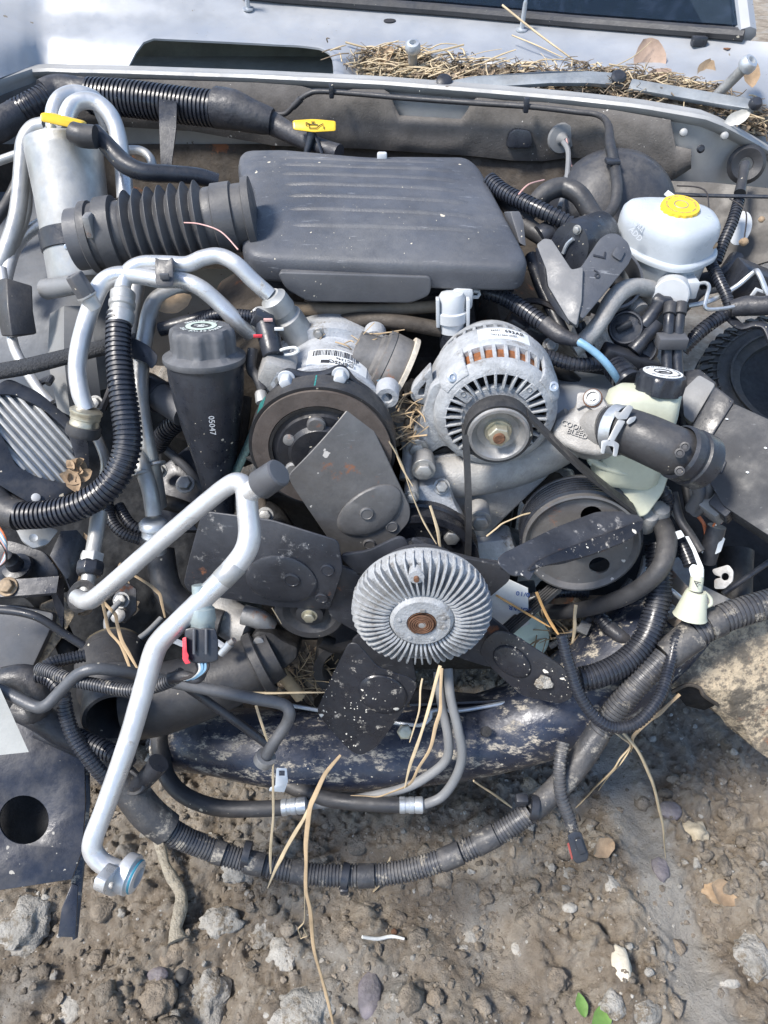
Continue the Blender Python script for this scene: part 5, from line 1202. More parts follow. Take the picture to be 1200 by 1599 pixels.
platepx('right_plate', roundpoly([(904, 420), (912, 412), (938, 372), (950, 364), (965, 364), (982, 378), (989, 398), (983, 412), (912, 498), (906, 495)], 6), rO2, rN, .012, 'plast', pb, bev=.002)
text('raised_letter', 'L', .026, PL(938, 398, rO2 + rN * .001, rN), T(940, 390, 1.04) - T(936, 410, 1.04), rN, 'blk', pb)
text('raised_number', '9', .020, PL(932, 427, rO2 + rN * .001, rN), T(938, 424, 1.04) - T(926, 428, 1.04), -rN, 'blk', pb)
MB().prism([PL(x, y, rO2 + rN * .004, rN) for x, y in roundpoly([(956, 398), (964, 384), (978, 392), (970, 408)], 4)], rN, .003).obj('raised_pad', 'plast', pb, bev=.002)
MB().lathe_ring(T(955, 432, 1.08), rN, [(.045, -.03), (.050, -.028), (.050, .0), (.046, .0)], 40).obj('round_skirt', 'grey', pb)
# pale S-shaped casting below and clutter
eg = thing('egr_casting', 'curved pale cast pipe below the black shroud', 'pipe', T(920, 530, 1.08))
tubepx('casting', [(895, 545, 1.07), (918, 528, 1.065), (940, 500, 1.06), (952, 478, 1.065), (968, 458, 1.07), (990, 448, 1.08), (1016, 452, 1.10)], [15, 14, 13, 15, 15, 13, 14], 'cast', eg, k=16)
MB().tube([T(982, 470, 1.12), T(1000, 490, 1.10)], [.015, .016], 18, 1).obj('branch', 'cast', eg)
cf = thing('vacuum_manifold', 'cluster of round black caps and plugs below the master cylinder', 'connector', T(985, 530, 1.1))
for x, y, r_, t in ((978, 512, .026, 1.09), (1002, 545, .024, 1.10)):
    MB().lathe(T(x, y, t), V((-.35, -.75, .55)).normalized(), [(r_, -.03), (r_, 0), (r_ * .9, .004), (r_ * .82, .004), (r_ * .8, -.004), (r_ * .4, -.003)], 32).obj('round_cap', 'blk', cf)
    MB().box(T(x - 3, y - 2, t - .006), r_ * .9, .008, .010, *[Matrix.Rotation(-.5, 3, 'Y') @ q for q in (V((1, 0, 0)), V((0, 1, 0)), V((0, 0, 1)))]).obj('cap_key', 'blk', cf, bev=.002)
for a, b in (((1035, 470), (1005, 510)), ((1025, 508), (990, 548)), ((1042, 475), (1025, 470))): MB().tube([T(*a, 1.09), T((a[0] + b[0]) / 2, (a[1] + b[1]) / 2, 1.085), T(*b, 1.09)], [.012, .010, .012], 12, 2).obj('black_plug', 'blk', cf, bev=.001)
MB().box(T(985, 560, 1.1), .09, .03, .02, *[Matrix.Rotation(.3, 3, 'Y') @ q for q in (V((1, 0, 0)), V((0, 1, 0)), V((0, 0, 1)))]).obj('connector_block', 'blk', cf, bev=.004)
for x in (812, 838): MB().box(T(x, 510 + (x - 812) * .4, 1.12), .045, .03, .02, *[Matrix.Rotation(.5, 3, 'Y') @ q for q in (V((1, 0, 0)), V((0, 1, 0)), V((0, 0, 1)))]).obj('injector_plug', 'blk', cf, bev=.004)
dp = thing('twin_black_pipes', 'two parallel black pipes in a clip beside the steering fluid bottle', 'pipe', T(1060, 600, 1.08))
for dx, x2 in ((0, 1040), (16, 1058)):
    tubepx('pipe', [(1047 + dx, 478, 1.075), (1045 + dx, 505, 1.07), (1042 + dx, 560, 1.08), (x2 + 6, 620, 1.08), (x2 + 14, 680, 1.09)], 8.5, 'blk', dp, k=14)
    MB().tube([T(1048 + dx, 474, 1.072), T(1046 + dx, 492, 1.068)], .0095, 14, 1).obj('pipe_cap', 'rub', dp, bev=.001)
MB().box(T(1049, 533, 1.068), .042, .022, .018).obj('pipe_clip', 'grey', dp, bev=.002)
# looms on the right
def loom(pts, r_, lab, m='conv', pitch=6.5, dp_=.13, k=16, cat='wiring loom'):
    return tag(tubepx('corrugated_loom', pts, r_, m, k=k, corr=(pitch, dp_)), lab, cat)
loom([(765, 282, 1.17), (790, 302, 1.15), (840, 326, 1.12), (880, 345, 1.11), (915, 366, 1.11)], 13, 'corrugated black loom running from the air cleaner to the canister bracket')
loom([(752, 455, 1.10), (790, 466, 1.09), (830, 492, 1.07), (868, 520, 1.05)], [11, 13, 13, 12], 'fat corrugated black loom rising from the grey alternator plug', pitch=7)
loom([(835, 548, 1.07), (870, 562, 1.07), (905, 570, 1.07), (940, 568, 1.08)], 11, 'corrugated black loom passing behind the alternator')
loom([(962, 575, 1.08), (975, 588, 1.06), (985, 600, 1.05)], [20, 22, 20], 'short fat corrugated sleeve beside the steering fluid bottle', pitch=9)
tw = tubepx('blue_wire', [(868, 520, 1.05), (890, 528, 1.04), (915, 540, 1.03), (940, 560, 1.03), (958, 582, 1.04), (970, 603, 1.06)], [9, 7, 6, 6, 6, 5], 'blue', k=12); tag(tw, 'pale blue wire leaving the loom beside the alternator', 'wire')
tag(tubepx('tape_joint', [(850, 505, 1.055), (875, 524, 1.045), (905, 534, 1.035)], [13, 13, 8], 'tape', k=12), 'grey tape joint where the blue wire leaves its loom', 'tape')
tag(tubepx('heater_hose', [(812, 345, 1.16), (835, 320, 1.16), (855, 300, 1.15), (880, 293, 1.15), (905, 305, 1.14), (925, 335, 1.14), (940, 352, 1.14)], 15, 'rub', k=16), 'thick black rubber heater hose arching before the booster', 'hose')
tag(tubepx('heater_hose', [(780, 300, 1.2), (820, 350, 1.16), (850, 372, 1.14), (872, 392, 1.13)], 14, 'rub', k=16), 'black rubber hose under the loom leading to the canister bracket', 'hose')
MB_ = MB().tube([T(843, 372, 1.135), T(862, 362, 1.135)], .019, 16, 1).obj('hose_clamp', 'blk', None, bev=.001); tag(MB_, 'dull black band clamp round the hose under the loom', 'clamp')
tag(tubepx('thin_rod', [(1040, 303, 1.22), (1120, 306, 1.17), (1240, 308, 1.1)], 3, 'blk', k=8), 'thin black bonnet rod crossing above the brake fluid reservoir', 'rod')
sc = thing('steering_cable', 'ribbed black cable boot dropping from the firewall grommet', 'cable', T(1120, 410, 1.15))
tubepx('boot', [(1164, 258, 1.20), (1160, 280, 1.18), (1156, 302, 1.17)], [8, 7, 9], 'rub', sc)
tubepx('ribbed_sleeve', [(1155, 312, 1.16), (1145, 345, 1.15), (1130, 380, 1.15), (1118, 412, 1.15)], 9, 'conv', sc, corr=(5, .14))
loom([(1066, 548, 1.13), (1090, 522, 1.12), (1118, 500, 1.12), (1148, 482, 1.12)], 11, 'corrugated loom sloping past the tyre', pitch=5.5)
loom([(1106, 402, 1.14), (1120, 430, 1.12), (1135, 462, 1.11), (1140, 480, 1.11)], 9, 'thin corrugated loom joining the taped joint above the tyre', pitch=5)
tag(tubepx('tape_joint', [(1140, 483, 1.105), (1165, 478, 1.10), (1190, 478, 1.09), (1225, 474, 1.08)], [12, 16, 15, 16], 'tape', k=14), 'crumpled black taped cable joint above the tyre', 'tape')
ww = MB().lathe(T(1156, 357, 1.2), V((-.3, -.8, .5)).normalized(), [(.017, 0), (.017, .003), (.015, .004)], 36, rv=1.55).obj('white_plug', 'lgrey'); tag(ww, 'white oval plastic plug in the inner wing beside the reservoir', 'plug')
rc = thing('relay_box', 'black relay box with a small grey tag above the tyre', 'box', T(1175, 470, 1.15))
MB().box(T(1172, 446, 1.15), .07, .05, .055, *[Matrix.Rotation(.35, 3, 'Y') @ q for q in (V((1, 0, 0)), V((0, 1, 0)), V((0, 0, 1)))]).obj('case', 'blk', rc, bev=.005)
MB().box(T(1186, 462, 1.11), .026, .004, .018, *[Matrix.Rotation(.35, 3, 'Y') @ q for q in (V((1, 0, 0)), V((0, 1, 0)), V((0, 0, 1)))]).obj('tag_frame', 'lgrey', rc, bev=.001)
MB().box(T(1187, 462, 1.107), .016, .003, .010, *[Matrix.Rotation(.35, 3, 'Y') @ q for q in (V((1, 0, 0)), V((0, 1, 0)), V((0, 0, 1)))]).obj('tag_window', 'grey', rc)
cb = tubepx('curved_bracket', [(1142, 498, 1.12), (1160, 512, 1.1), (1180, 508, 1.09), (1200, 515, 1.08), (1215, 560, 1.07)], [9, 9, 12, 14, 14], 'blk', flat=.5); tag(cb, 'curved black plastic bracket hanging over the tyre', 'bracket')
tag(tubepx('black_sleeve', [(1095, 440, 1.2), (1130, 430, 1.18), (1150, 405, 1.2)], 13, 'blk', k=14), 'black hose behind the brake fluid reservoir', 'hose')
# ------------------------------------------------------------------ steering fluid bottle, hose, fuse box, tyre
pr = thing('steering_fluid_bottle', 'pale yellowed steering fluid bottle with a black cap', 'reservoir', T(990, 800, 1.08))
q0_, q1_ = T(1031, 597, 1.0), T(1005, 700, 1.03); pN = (q0_ - q1_).normalized(); pN = (pN + V((0, 0, .6))).normalized()
uu = V((1, 0, 0)); uu = (uu - pN * uu.dot(pN)).normalized(); vv_ = pN.cross(uu)
bp = [V(p) for p in roundpoly([(-.052, -.030), (.040, -.034), (.046, .03), (-.050, .034)], .022, 5)]
bc = T(1006, 640, 1.02)
def bring(s_, h, ox=0., oy=0.): return [bc + uu * (p.x * s_ + ox) + vv_ * (p.y * s_ + oy) + pN * h for p in bp]
loft([bring(.8, -.11), bring(.98, -.10), bring(1.0, -.06), bring(1.02, .0), bring(.98, .018), bring(.84, .028, .006), bring(.45, .032, .018)]).obj('bottle', 'resy', pr, sharp=50)
platepx('lower_funnel', roundpoly([(912, 700), (930, 700), (1000, 735), (1046, 740), (1036, 770), (1010, 806), (985, 810), (968, 800), (965, 770), (940, 745), (916, 722)], 8), T(980, 750, 1.06), (CAM - T(980, 750, 1.06)), .05, 'resy', pr, bev=.006, seg=3)
tubepx('moulded_rim', [(914, 706, 1.045), (935, 725, 1.035), (970, 738, 1.035), (1010, 742, 1.045)], 6, 'resy', pr)
kk = T(1031, 600, 1.0)
MB().lathe(kk, pN, [(.0275, -.012), (.033, -.010), (.0335, .006), (.031, .014), (.028, .016), (.01, .0162)], 84, lobes=(7, .09, 1, 2)).obj('cap', 'blk', pr, sharp=45)
MB().lathe(kk, pN, [(.0262, .015), (.0262, .0169), (.02, .017)], 48).obj('cap_disc', 'white', pr)
ringtext('cap_lettering', 'USE APPROVED FLUID ONLY', .0048, kk + pN * .0172, pN, uu, .0215, 150, -9, 'ink', pr)
ringtext('cap_lettering', 'DO NOT OVERFILL', .0046, kk + pN * .0172, pN, uu, .0215, 215, 8, 'ink', pr, inward=True)
MB().tube([kk + pN * .0174 + uu * (math.cos(a) * .0118) + vv_ * (math.sin(a) * .0105) for a in [i * math.pi / 12 for i in range(25)]], .0008, 5, 1).obj('cap_symbol_ring', 'ink', pr)
mb = MB(); mb.box(kk + pN * .0172 + vv_ * .0005, .011, .005, .0006, uu, vv_, pN); mb.box(kk + pN * .0172 - vv_ * .003, .022, .0022, .0006, uu, vv_, pN); mb.obj('cap_symbol', 'ink', pr)
rh = thing('radiator_hose', 'thick black radiator hose ending in an open dark collar', 'hose', T(1030, 740, .95))
tubepx('hose', [(950, 669, .98), (972, 672, .965), (1010, 686, .945), (1050, 704, .935), (1075, 713, .94)], [34, 36, 38, 39, 40], 'rub', rh, k=32)
e0, e1 = T(1060, 706, .93), T(1096, 722, .945); ed = (e1 - e0).normalized(); er = pxm(44, .91)
MB().lathe_ring(e0, ed, [(er * .93, -.004), (er * 1.02, 0), (er * 1.03, .012), (er * .98, .014), (er * .98, .018), (er * 1.06, .020), (er * 1.06, (e1 - e0).length), (er * .88, (e1 - e0).length), (er * .80, .01)], 44).obj('end_collar', 'blk', rh, sharp=30)
MB().lathe(e0, ed, [(er * .8, .004), (er * .8, .010), (er * .78, .011)], 30).obj('collar_bore', 'dark', rh)
for x, y in ((1070, 698), (1062, 708), (1062, 736)): MB().lathe(T(x, y, .897), (CAM - T(x, y, .9)).normalized(), [(.006, -.01), (.006, .002), (.004, .0025), (.003, .001)], 14).obj('collar_hole', 'rub', rh)
hc = thing('hose_clamp', 'silver spring clamp round the radiator hose', 'clamp', T(962, 720, .93))
c0, c1 = T(957, 670, .973), T(976, 674, .96); cd_ = (c1 - c0).normalized(); cr = pxm(38, .965)
MB().lathe_ring(c0, cd_, [(cr, 0), (cr * 1.04, 0), (cr * 1.04, .016), (cr, .016)], 40).obj('band', 'zinc', hc)
def tab(name, pts, t, th=.003): return MB().prism([T(x, y, t) for x, y in roundpoly(pts, 3)], (CAM - T(*pts[0], t)).normalized(), th).obj(name, 'alu', hc, bev=.0007)
tab('clamp_tab', [(975, 638), (982, 632), (990, 636), (980, 655), (966, 656), (958, 648), (962, 641), (970, 645)], .925)
tab('clamp_strip', [(966, 655), (978, 658), (958, 692), (948, 690)], .925)
tab('clamp_fork', [(940, 688), (956, 686), (968, 694), (964, 714), (957, 713), (959, 698), (947, 696), (944, 710), (938, 708)], .925)
tab('clamp_ear', [(984, 652), (995, 650), (992, 658), (982, 664), (978, 660)], .922)
# fuse box
fb = thing('fuse_box', 'angular dark grey plastic fuse box below the lying tyre', 'fuse box', T(1150, 830, 1.05))
fN = V((-.45, -.45, .75)).normalized(); fO = T(1150, 720, 1.0)
platepx('lid', roundpoly([(1105, 690), (1146, 630), (1230, 668), (1230, 850), (1200, 836), (1130, 790), (1104, 745)], 6), fO, fN, .05, mat('faded_black_lid', (.026, .028, .033), .55, 0, .25, 10, dust=.3, dcol=(.085, .085, .09), spk=.03, sscale=110, scr=.25), fb, bev=.005, seg=3)
platepx('lid_edge', roundpoly([(1080, 668), (1118, 603), (1148, 626), (1106, 692), (1098, 684)], 5), fO + fN * .004, fN, .05, 'blk', fb, bev=.004)
platepx('upper_tray', roundpoly([(1066, 610), (1092, 585), (1118, 600), (1082, 662), (1068, 650)], 5), fO - fN * .015, fN, .03, 'mgrey', fb, bev=.003)
platepx('upper_cup', roundpoly([(1064, 580), (1092, 575), (1120, 598), (1085, 648), (1066, 640)], 4), fO - fN * .03, fN, .03, 'blk', fb, bev=.003)
platepx('lower_bracket', roundpoly([(1085, 745), (1108, 738), (1165, 772), (1118, 808), (1080, 780)], 4), fO - fN * .02, fN, .05, 'mgrey', fb, bev=.004)
platepx('connector', roundpoly([(1106, 785), (1138, 748), (1168, 772), (1134, 808)], 3), fO - fN * .004, fN, .04, 'blk', fb, bev=.003)
platepx('lid_step', roundpoly([(1108, 708), (1136, 720), (1128, 740), (1100, 728)], 4), fO + fN * .003, fN, .02, 'blk', fb, bev=.003)
for x, y in ((1122, 641), (1136, 655), (1168, 738), (1196, 700)): MB().blob(PL(x, y, fO + fN * .001, fN), .0024, 1, .2, (1, 1, .5), x).obj('dried_droplet', 'white', fb)
for i, m_ in enumerate(('orange', 'wirew', 'teal', 'wirep', 'wirek', 'orange')):
    tubepx('harness_wire', [(1114 + i * 4, 822 - i * 1.5, 1.06), (1121 + i * 4, 812 - i * 1, 1.05), (1126 + i * 4.5, 802, 1.04)], 1.6, m_, fb, k=6)
tag(tubepx('taped_loom', [(1106, 880, 1.09), (1112, 850, 1.08), (1120, 822, 1.07)], [11, 15, 14], 'tape', k=12), 'crinkled black taped loom feeding the fuse box', 'wiring loom')
# tyre
ty = thing('tyre', 'worn black tyre lying on its side beyond the fuse box', 'tyre', V((1.26, 1.9, .2)))
TO = T(1248, 634, 2.25); tA = V((-.1, -.22, .97)).normalized(); TR, TW = .32, .21
prof = [(TR * .60, -TW * .42), (TR * .72, -TW * .50), (TR * .86, -TW * .50), (TR * .945, -TW * .45), (TR * .975, -TW * .38), (TR * .985, 0), (TR * .975, TW * .38), (TR * .945, TW * .45), (TR * .8, TW * .5), (TR * .6, TW * .42)]
TM = mat('tyre_rubber', (.030, .029, .028), .7, 0, .2, 20, dust=.35, dcol=(.2, .17, .13), bump=.15)
MB().lathe_ring(TO, tA, prof, 80).obj('carcass', TM, ty)
u_, v_ = basis(tA)
def tp(r_, h, a): return TO + tA * h + (u_ * math.cos(a) + v_ * math.sin(a)) * r_
mb = MB()
for i in range(62):
    a = 2 * math.pi * i / 62
    for row, (h0, h1, sh) in enumerate(((-.47, -.27, 0), (-.22, -.04, .35), (.01, .2, .1), (.25, .46, .5))):
        a0, a1 = a + sh * .1, a + sh * .1 + .074; r0 = TR * (1.0 if row in (1, 2) else .985)
        P = [tp(r0 if abs(h) < .4 else r0 * .965, h * TW, q) for h, q in ((h0, a0), (h1, a0 + .02), (h1, a1 + .02), (h0, a1))]
        mb.prism(P, sum((p - TO for p in P), V()).normalized(), .014)
for i in range(46):                                   # shoulder lugs running onto the sidewall
    a = 2 * math.pi * i / 46
    P = [tp(TR * r_, TW * h_, a + q) for r_, h_, q in ((.86, .505, 0), (.97, .43, .01), (.97, .43, .075), (.86, .505, .05))]
    P = [p + tA * .007 for p in P]; mb.prism(P, tA, .016)
    P = [tp(TR * r_, TW * h_, a + q) + tA * .005 for r_, h_, q in ((.80, .50, .055), (.90, .495, .085), (.90, .495, .105), (.80, .50, .075))]; mb.prism(P, tA, .012)
mb.obj('tread_block', TM, ty, kind='stuff')
for rr_ in (.68, .80): MB().lathe_ring(TO, tA, [(TR * rr_, TW * .49), (TR * rr_, TW * .515), (TR * (rr_ + .02), TW * .515), (TR * (rr_ + .02), TW * .47)], 72).obj('sidewall_ring', TM, ty)
MB().lathe(TO, tA, [(TR * .2, -TW * .1), (TR * .6, -TW * .05), (TR * .62, TW * .36), (TR * .57, TW * .30), (TR * .2, TW * .1), (TR * .18, TW * .15)], 48).obj('wheel', 'dark', ty)
# wheel-arch side of the body, silver wing behind
# ------------------------------------------------------------------ cables low right
tag(tubepx('return_hose', [(1020, 800, 1.12), (1035, 820, 1.08), (1042, 850, 1.05), (1030, 890, 1.04), (990, 925, 1.07), (940, 945, 1.12), (890, 955, 1.16), (850, 955, 1.2)], [14, 15, 16, 15, 14, 13, 12, 12], 'rub', k=16), 'smooth black rubber steering return hose curving past the pulley', 'hose')
loom([(1028, 850, 1.10), (1030, 900, 1.09), (1026, 950, 1.085), (1008, 1000, 1.08), (975, 1035, 1.075), (935, 1055, 1.07), (905, 1062, 1.07)], 20, 'fat corrugated black hose sweeping from the steering pulley to the fan', pitch=6.5, k=22)
loom([(878, 992, 1.02), (884, 1020, 1.02), (893, 1050, 1.02), (905, 1085, 1.02), (925, 1115, 1.02), (955, 1136, 1.02), (995, 1130, 1.02), (1030, 1090, 1.03), (1046, 1040, 1.05), (1056, 1000, 1.06), (1075, 980, 1.07)], 9.5, 'thin corrugated loom looping below the fat hose', pitch=5.5)
loom([(925, 950, 1.17), (940, 968, 1.15), (955, 985, 1.14)], 12, 'short corrugated loom stub behind the fat hose', pitch=6.5)
tag(tubepx('tape_end', [(952, 980, 1.14), (970, 995, 1.13), (985, 1002, 1.13)], [12, 11, 8], 'tape', k=12), 'taped stub at the end of the short loom', 'tape')
loom([(1025, 755, 1.08), (1040, 770, 1.07), (1045, 790, 1.08), (1030, 812, 1.09)], 9, 'thin corrugated loom under the steering fluid bottle', pitch=5)
loom([(1058, 835, 1.08), (1070, 860, 1.07), (1080, 885, 1.06)], [9, 11, 11], 'short corrugated loom leading to the tagged connector', pitch=5.5)
tag(tubepx('black_cable', [(1052, 770, 1.08), (1062, 810, 1.07), (1078, 835, 1.06), (1095, 862, 1.05)], 7, 'rub'), 'smooth black cable running beside the tagged connector', 'cable')
tcx = thing('tagged_connector', 'cream cable connector with a paper tag lettered A', 'connector', T(1080, 960, 1.06))
MB().lathe(T(1078, 963, 1.055), (T(1090, 918, 1.04) - T(1078, 963, 1.055)).normalized(), [(.024, 0), (.022, .004), (.015, .036), (.013, .04)], 24).obj('cone', 'resy', tcx)
tubepx('tag_sleeve', [(1086, 925, 1.045), (1089, 905, 1.04), (1090, 888, 1.04)], [10, 10, 9.5], 'resy', tcx, k=16)
tubepx('tag_band', [(1085, 934, 1.045), (1087, 923, 1.043)], 11, 'blk', tcx, k=16)
tc_ = T(1089, 911, 1.027); text('tag_letter', 'A', .013, tc_, V((.35, 0, 1)), (CAM - tc_).normalized(), 'ink', tcx)
MB().prism([T(x, y, 1.035) for x, y in roundpoly([(1076, 888), (1082, 881), (1092, 884), (1098, 896), (1080, 902)], 3)], (CAM - T(1085, 890, 1.03)).normalized(), .002).obj('paper_tag', 'white', tcx)
MB().sheet([[T(1071, 838, 1.045), T(1076, 838, 1.045)], [T(1082, 860, 1.04), T(1087, 858, 1.04)], [T(1092, 888, 1.03), T(1099, 886, 1.03)], [T(1095, 902, 1.03), T(1099, 902, 1.03)]], .0015).obj('white_strap', 'white', tcx)
MB().prism([T(x, y, 1.05) for x, y in roundpoly([(1052, 832), (1064, 828), (1070, 838), (1058, 843)], 2)], (CAM - T(1060, 835, 1.05)).normalized(), .003).obj('white_tape', 'white', tcx)
tubepx('wire_tail', [(1100, 925, 1.045), (1110, 935, 1.045), (1110, 945, 1.045), (1098, 948, 1.05)], 3, 'resy', tcx, k=8)
mt = platepx('metal_eyelet', roundpoly([(1112, 890), (1138, 882), (1146, 892), (1145, 908), (1132, 920), (1116, 920), (1116, 905), (1128, 902), (1116, 898)], 4), T(1130, 900, 1.05), (CAM - T(1130, 900, 1.05)) + V((-.5, 0, .3)), .004, 'steel', None, holes=[circ(1133, 901, 6, 6, 14)]); tag(mt, 'bright metal eyelet bracket beside the tagged connector', 'bracket')
wt = MB().sheet([[T(1117, 838, 1.07), T(1124, 832, 1.07)], [T(1122, 848, 1.065), T(1133, 842, 1.065)], [T(1118, 866, 1.07), T(1126, 862, 1.07)]], .0015).obj('white_tape_flag', 'white'); tag(wt, 'torn white tape flag on the taped loom', 'tape')
tag(tubepx('stay_rod', [(1130, 928, 1.12), (1170, 900, 1.12), (1230, 858, 1.12)], 4.5, 'blk', k=10), 'thin black stay rod slanting beside the metal eyelet', 'rod')
rbk = thing('corner_bracket', 'dusty rust-stained steel corner bracket below the tagged connector', 'bracket', T(1080, 980, 1.14))
platepx('plate', [(1030, 880), (1060, 870), (1100, 915), (1170, 950), (1120, 968), (1050, 985), (1030, 950)], T(1090, 930, 1.16), V((-.2, -.5, .85)), .004, 'cast', rbk)
platepx('rusty_gusset', [(1032, 905), (1050, 890), (1078, 920), (1060, 985), (1034, 965)], T(1050, 940, 1.12), V((-.7, -.5, .5)), .003, mat('rust_stained_steel', (.25, .22, .19), .7, .2, .3, 20, dust=.3, rust=.5), rbk)
tubepx('pipe', [(1034, 912, 1.10), (1052, 925, 1.09), (1072, 942, 1.09)], 4, 'zinc', rbk)
for x, y in ((1012, 800), (1030, 790)): MB().lathe(T(x, y + 10, 1.08), V((0, -.3, 1)).normalized(), [(.016, -.02), (.016, 0), (.012, .012), (.009, .013)], 20).obj('banjo_fitting', 'cast', rbk)
# muddy wing apron at the right edge
ap = thing('mud_caked_apron', 'mud-caked tan steel apron at the end of the front crossmember', 'panel', T(1150, 1100, 1.2))
rows = [[(1040, 1005, 1.16), (1075, 985, 1.15), (1120, 965, 1.14), (1240, 930, 1.12)], [(1035, 1040, 1.145), (1080, 1030, 1.135), (1130, 1015, 1.125), (1240, 985, 1.105)], [(1050, 1075, 1.14), (1092, 1075, 1.13), (1140, 1080, 1.13), (1240, 1060, 1.13)], [(1080, 1085, 1.17), (1110, 1105, 1.16), (1160, 1130, 1.16), (1240, 1120, 1.16)], [(1118, 1100, 1.20), (1140, 1130, 1.19), (1180, 1170, 1.19), (1240, 1215, 1.19)]]
MB().sheet([[T(*p) + V((0, 0, .003 * noise.noise(V((p[0] * .03, p[1] * .03, 0))))) for p in r] for r in rows], .006).obj('apron_sheet', 'framet', ap, sharp=9)
mb = MB(); mb.prism([T(x, y, t) for x, y, t in ((1052, 1079, 1.125), (1074, 1071, 1.115), (1092, 1076, 1.115), (1098, 1088, 1.12), (1120, 1101, 1.15), (1100, 1110, 1.16), (1072, 1103, 1.15))], (CAM - T(1085, 1090, 1.13)).normalized(), .004); mb.obj('torn_hole', 'void', ap)
MB().tube([T(1050, 1081, 1.12), T(1074, 1070, 1.11), T(1093, 1075, 1.11), T(1100, 1087, 1.115), T(1121, 1101, 1.145)], .003, 8, 4).obj('torn_edge', 'grime', ap)
# ------------------------------------------------------------------ left: air-conditioning pipes
ap1 = thing('ac_suction_pipe', 'bright aluminium pipe arching over to the compressor with a black corrugated sleeve', 'pipe', T(190, 700, 1.0))
tubepx('pipe', [(190, 458, 1.0), (195, 436, 1.0), (206, 420, 1.0), (226, 412, 1.0), (262, 412, 1.0), (293, 413, 1.0), (318, 403, 1.0), (343, 400, 1.0), (368, 412, 1.0), (395, 438, 1.01), (422, 462, 1.02)], 12.5, 'aluB', ap1, k=18)
MB().lathe(T(189, 496, .99), (T(193, 450, 1.0) - T(189, 496, .99)).normalized(), [(.016, -.01), (.0175, 0), (.0175, .006), (.0155, .008), (.0155, .014), (.0175, .016), (.0175, .022), (.0155, .024), (.0165, .030), (.0165, .036), (.011, .042)], 28).obj('crimp_ferrule', 'alu', ap1)
tubepx('corrugated_sleeve', [(186, 490, .99), (185, 540, .985), (190, 600, .98), (197, 650, .98), (200, 690, .98), (190, 730, .98), (165, 765, .98), (125, 790, .98), (75, 803, .985), (28, 806, .99)], [19, 20, 21, 22, 22, 22, 22, 22, 22, 22], 'conv', ap1, k=24, corr=(7.6, .13))
tubepx('hose_tail', [(32, 806, .995), (5, 795, 1.0), (-20, 770, 1.0), (-60, 740, 1.0)], 24, 'rub', ap1, k=20)
ap2 = thing('ac_discharge_pipe', 'bare aluminium pipe with a grey service cap curving down to a brass-coloured fitting', 'pipe', T(133, 660, 1.0))
tubepx('pipe', [(136, 640, .99), (126, 615, .985), (121, 580, .985), (124, 545, .985), (133, 508, .99), (146, 470, .995), (160, 443, 1.0), (182, 430, 1.0), (215, 431, 1.0), (250, 437, 1.0), (283, 438, 1.0), (312, 449, 1.0), (340, 472, 1.01), (368, 500, 1.02), (392, 522, 1.04)], [13, 14, 14, 14, 14, 14, 14, 13.5, 13, 13, 13, 13, 13, 13, 12], 'aluB', ap2, k=18)
f0_, f1_ = T(131, 668, .995), T(137, 628, .985); fd = (f1_ - f0_).normalized()
MB().lathe(f0_, fd, [(.017, -.004), (.019, .0), (.019, .006), (.0185, .007), (.0185, .012), (.0195, .013), (.0195, .018), (.021, .020), (.021, .024), (.016, .027)], 30).obj('end_fitting', mat('pale_brass_fitting', (.50, .46, .36), .4, .8, .12, 30, dust=.3), ap2)
MB().lathe(f0_, fd, [(.021, -.012), (.023, -.008), (.022, .003)], 30).obj('rubber_seal', 'rub', ap2)
v0, v1 = T(142, 472, .985), T(122, 440, .97); vd = (v1 - v0).normalized()
MB().lathe(v0, vd, [(.010, -.01), (.011, .006), (.0135, .008), (.0135, .010)], 20).obj('service_port', 'alu', ap2)
MB().lathe(v0 + vd * .008, vd, [(.0125, 0), (.0130, .002), (.0120, .030), (.0105, .032), (.009, .030)], 6).obj('service_cap', 'grey', ap2, bev=.001)
clp = thing('pipe_clip', 'black plastic clip joining the two bright aluminium pipes', 'clip', T(258, 446, .99))
MB().prism([T(x, y, .972) for x, y in roundpoly([(242, 402), (248, 405), (265, 406), (268, 402), (271, 404), (271, 447), (262, 448), (246, 447), (243, 440)], 3)], (CAM - T(257, 425, .97)).normalized(), .02).obj('clip_body', 'blk', clp, bev=.003)
MB().box(T(257, 432, .968), .012, .004, .008).obj('clip_slot', 'grey', clp, bev=.001)
hp = thing('heater_pipe_pair', 'pair of dull aluminium pipes running down behind the corrugated sleeve', 'pipe', T(240, 820, 1.06))
tubepx('pipe', [(300, 445, 1.08), (270, 455, 1.07), (245, 468, 1.06), (234, 490, 1.05), (228, 520, 1.045), (222, 555, 1.04), (219, 600, 1.035), (221, 640, 1.035), (229, 690, 1.04), (240, 740, 1.06), (248, 790, 1.09)], 13, 'aluD', hp, k=16)
tubepx('pipe', [(214, 440, 1.08), (208, 480, 1.07), (203, 560, 1.06), (200, 640, 1.05), (206, 690, 1.04), (222, 730, 1.03), (234, 765, 1.03), (240, 805, 1.035)], 13, 'aluD', hp, k=16)
for x, y, t in ((222, 742, 1.028), (244, 728, 1.05)): MB().lathe_ring(T(x, y, t), (T(x - 8, y - 30, t) - T(x, y, t)).normalized(), [(.0125, 0), (.0145, .001), (.0145, .004), (.0125, .005)], 24).obj('pipe_bead', 'aluD', hp)
MB().lathe(T(241, 850, 1.05), (T(239, 800, 1.03) - T(241, 850, 1.05)).normalized(), [(.017, -.012), (.018, 0), (.018, .012), (.0165, .014), (.0165, .024), (.020, .026), (.020, .032), (.017, .036), (.013, .038)], 28).obj('quick_coupling', 'zinc', hp)
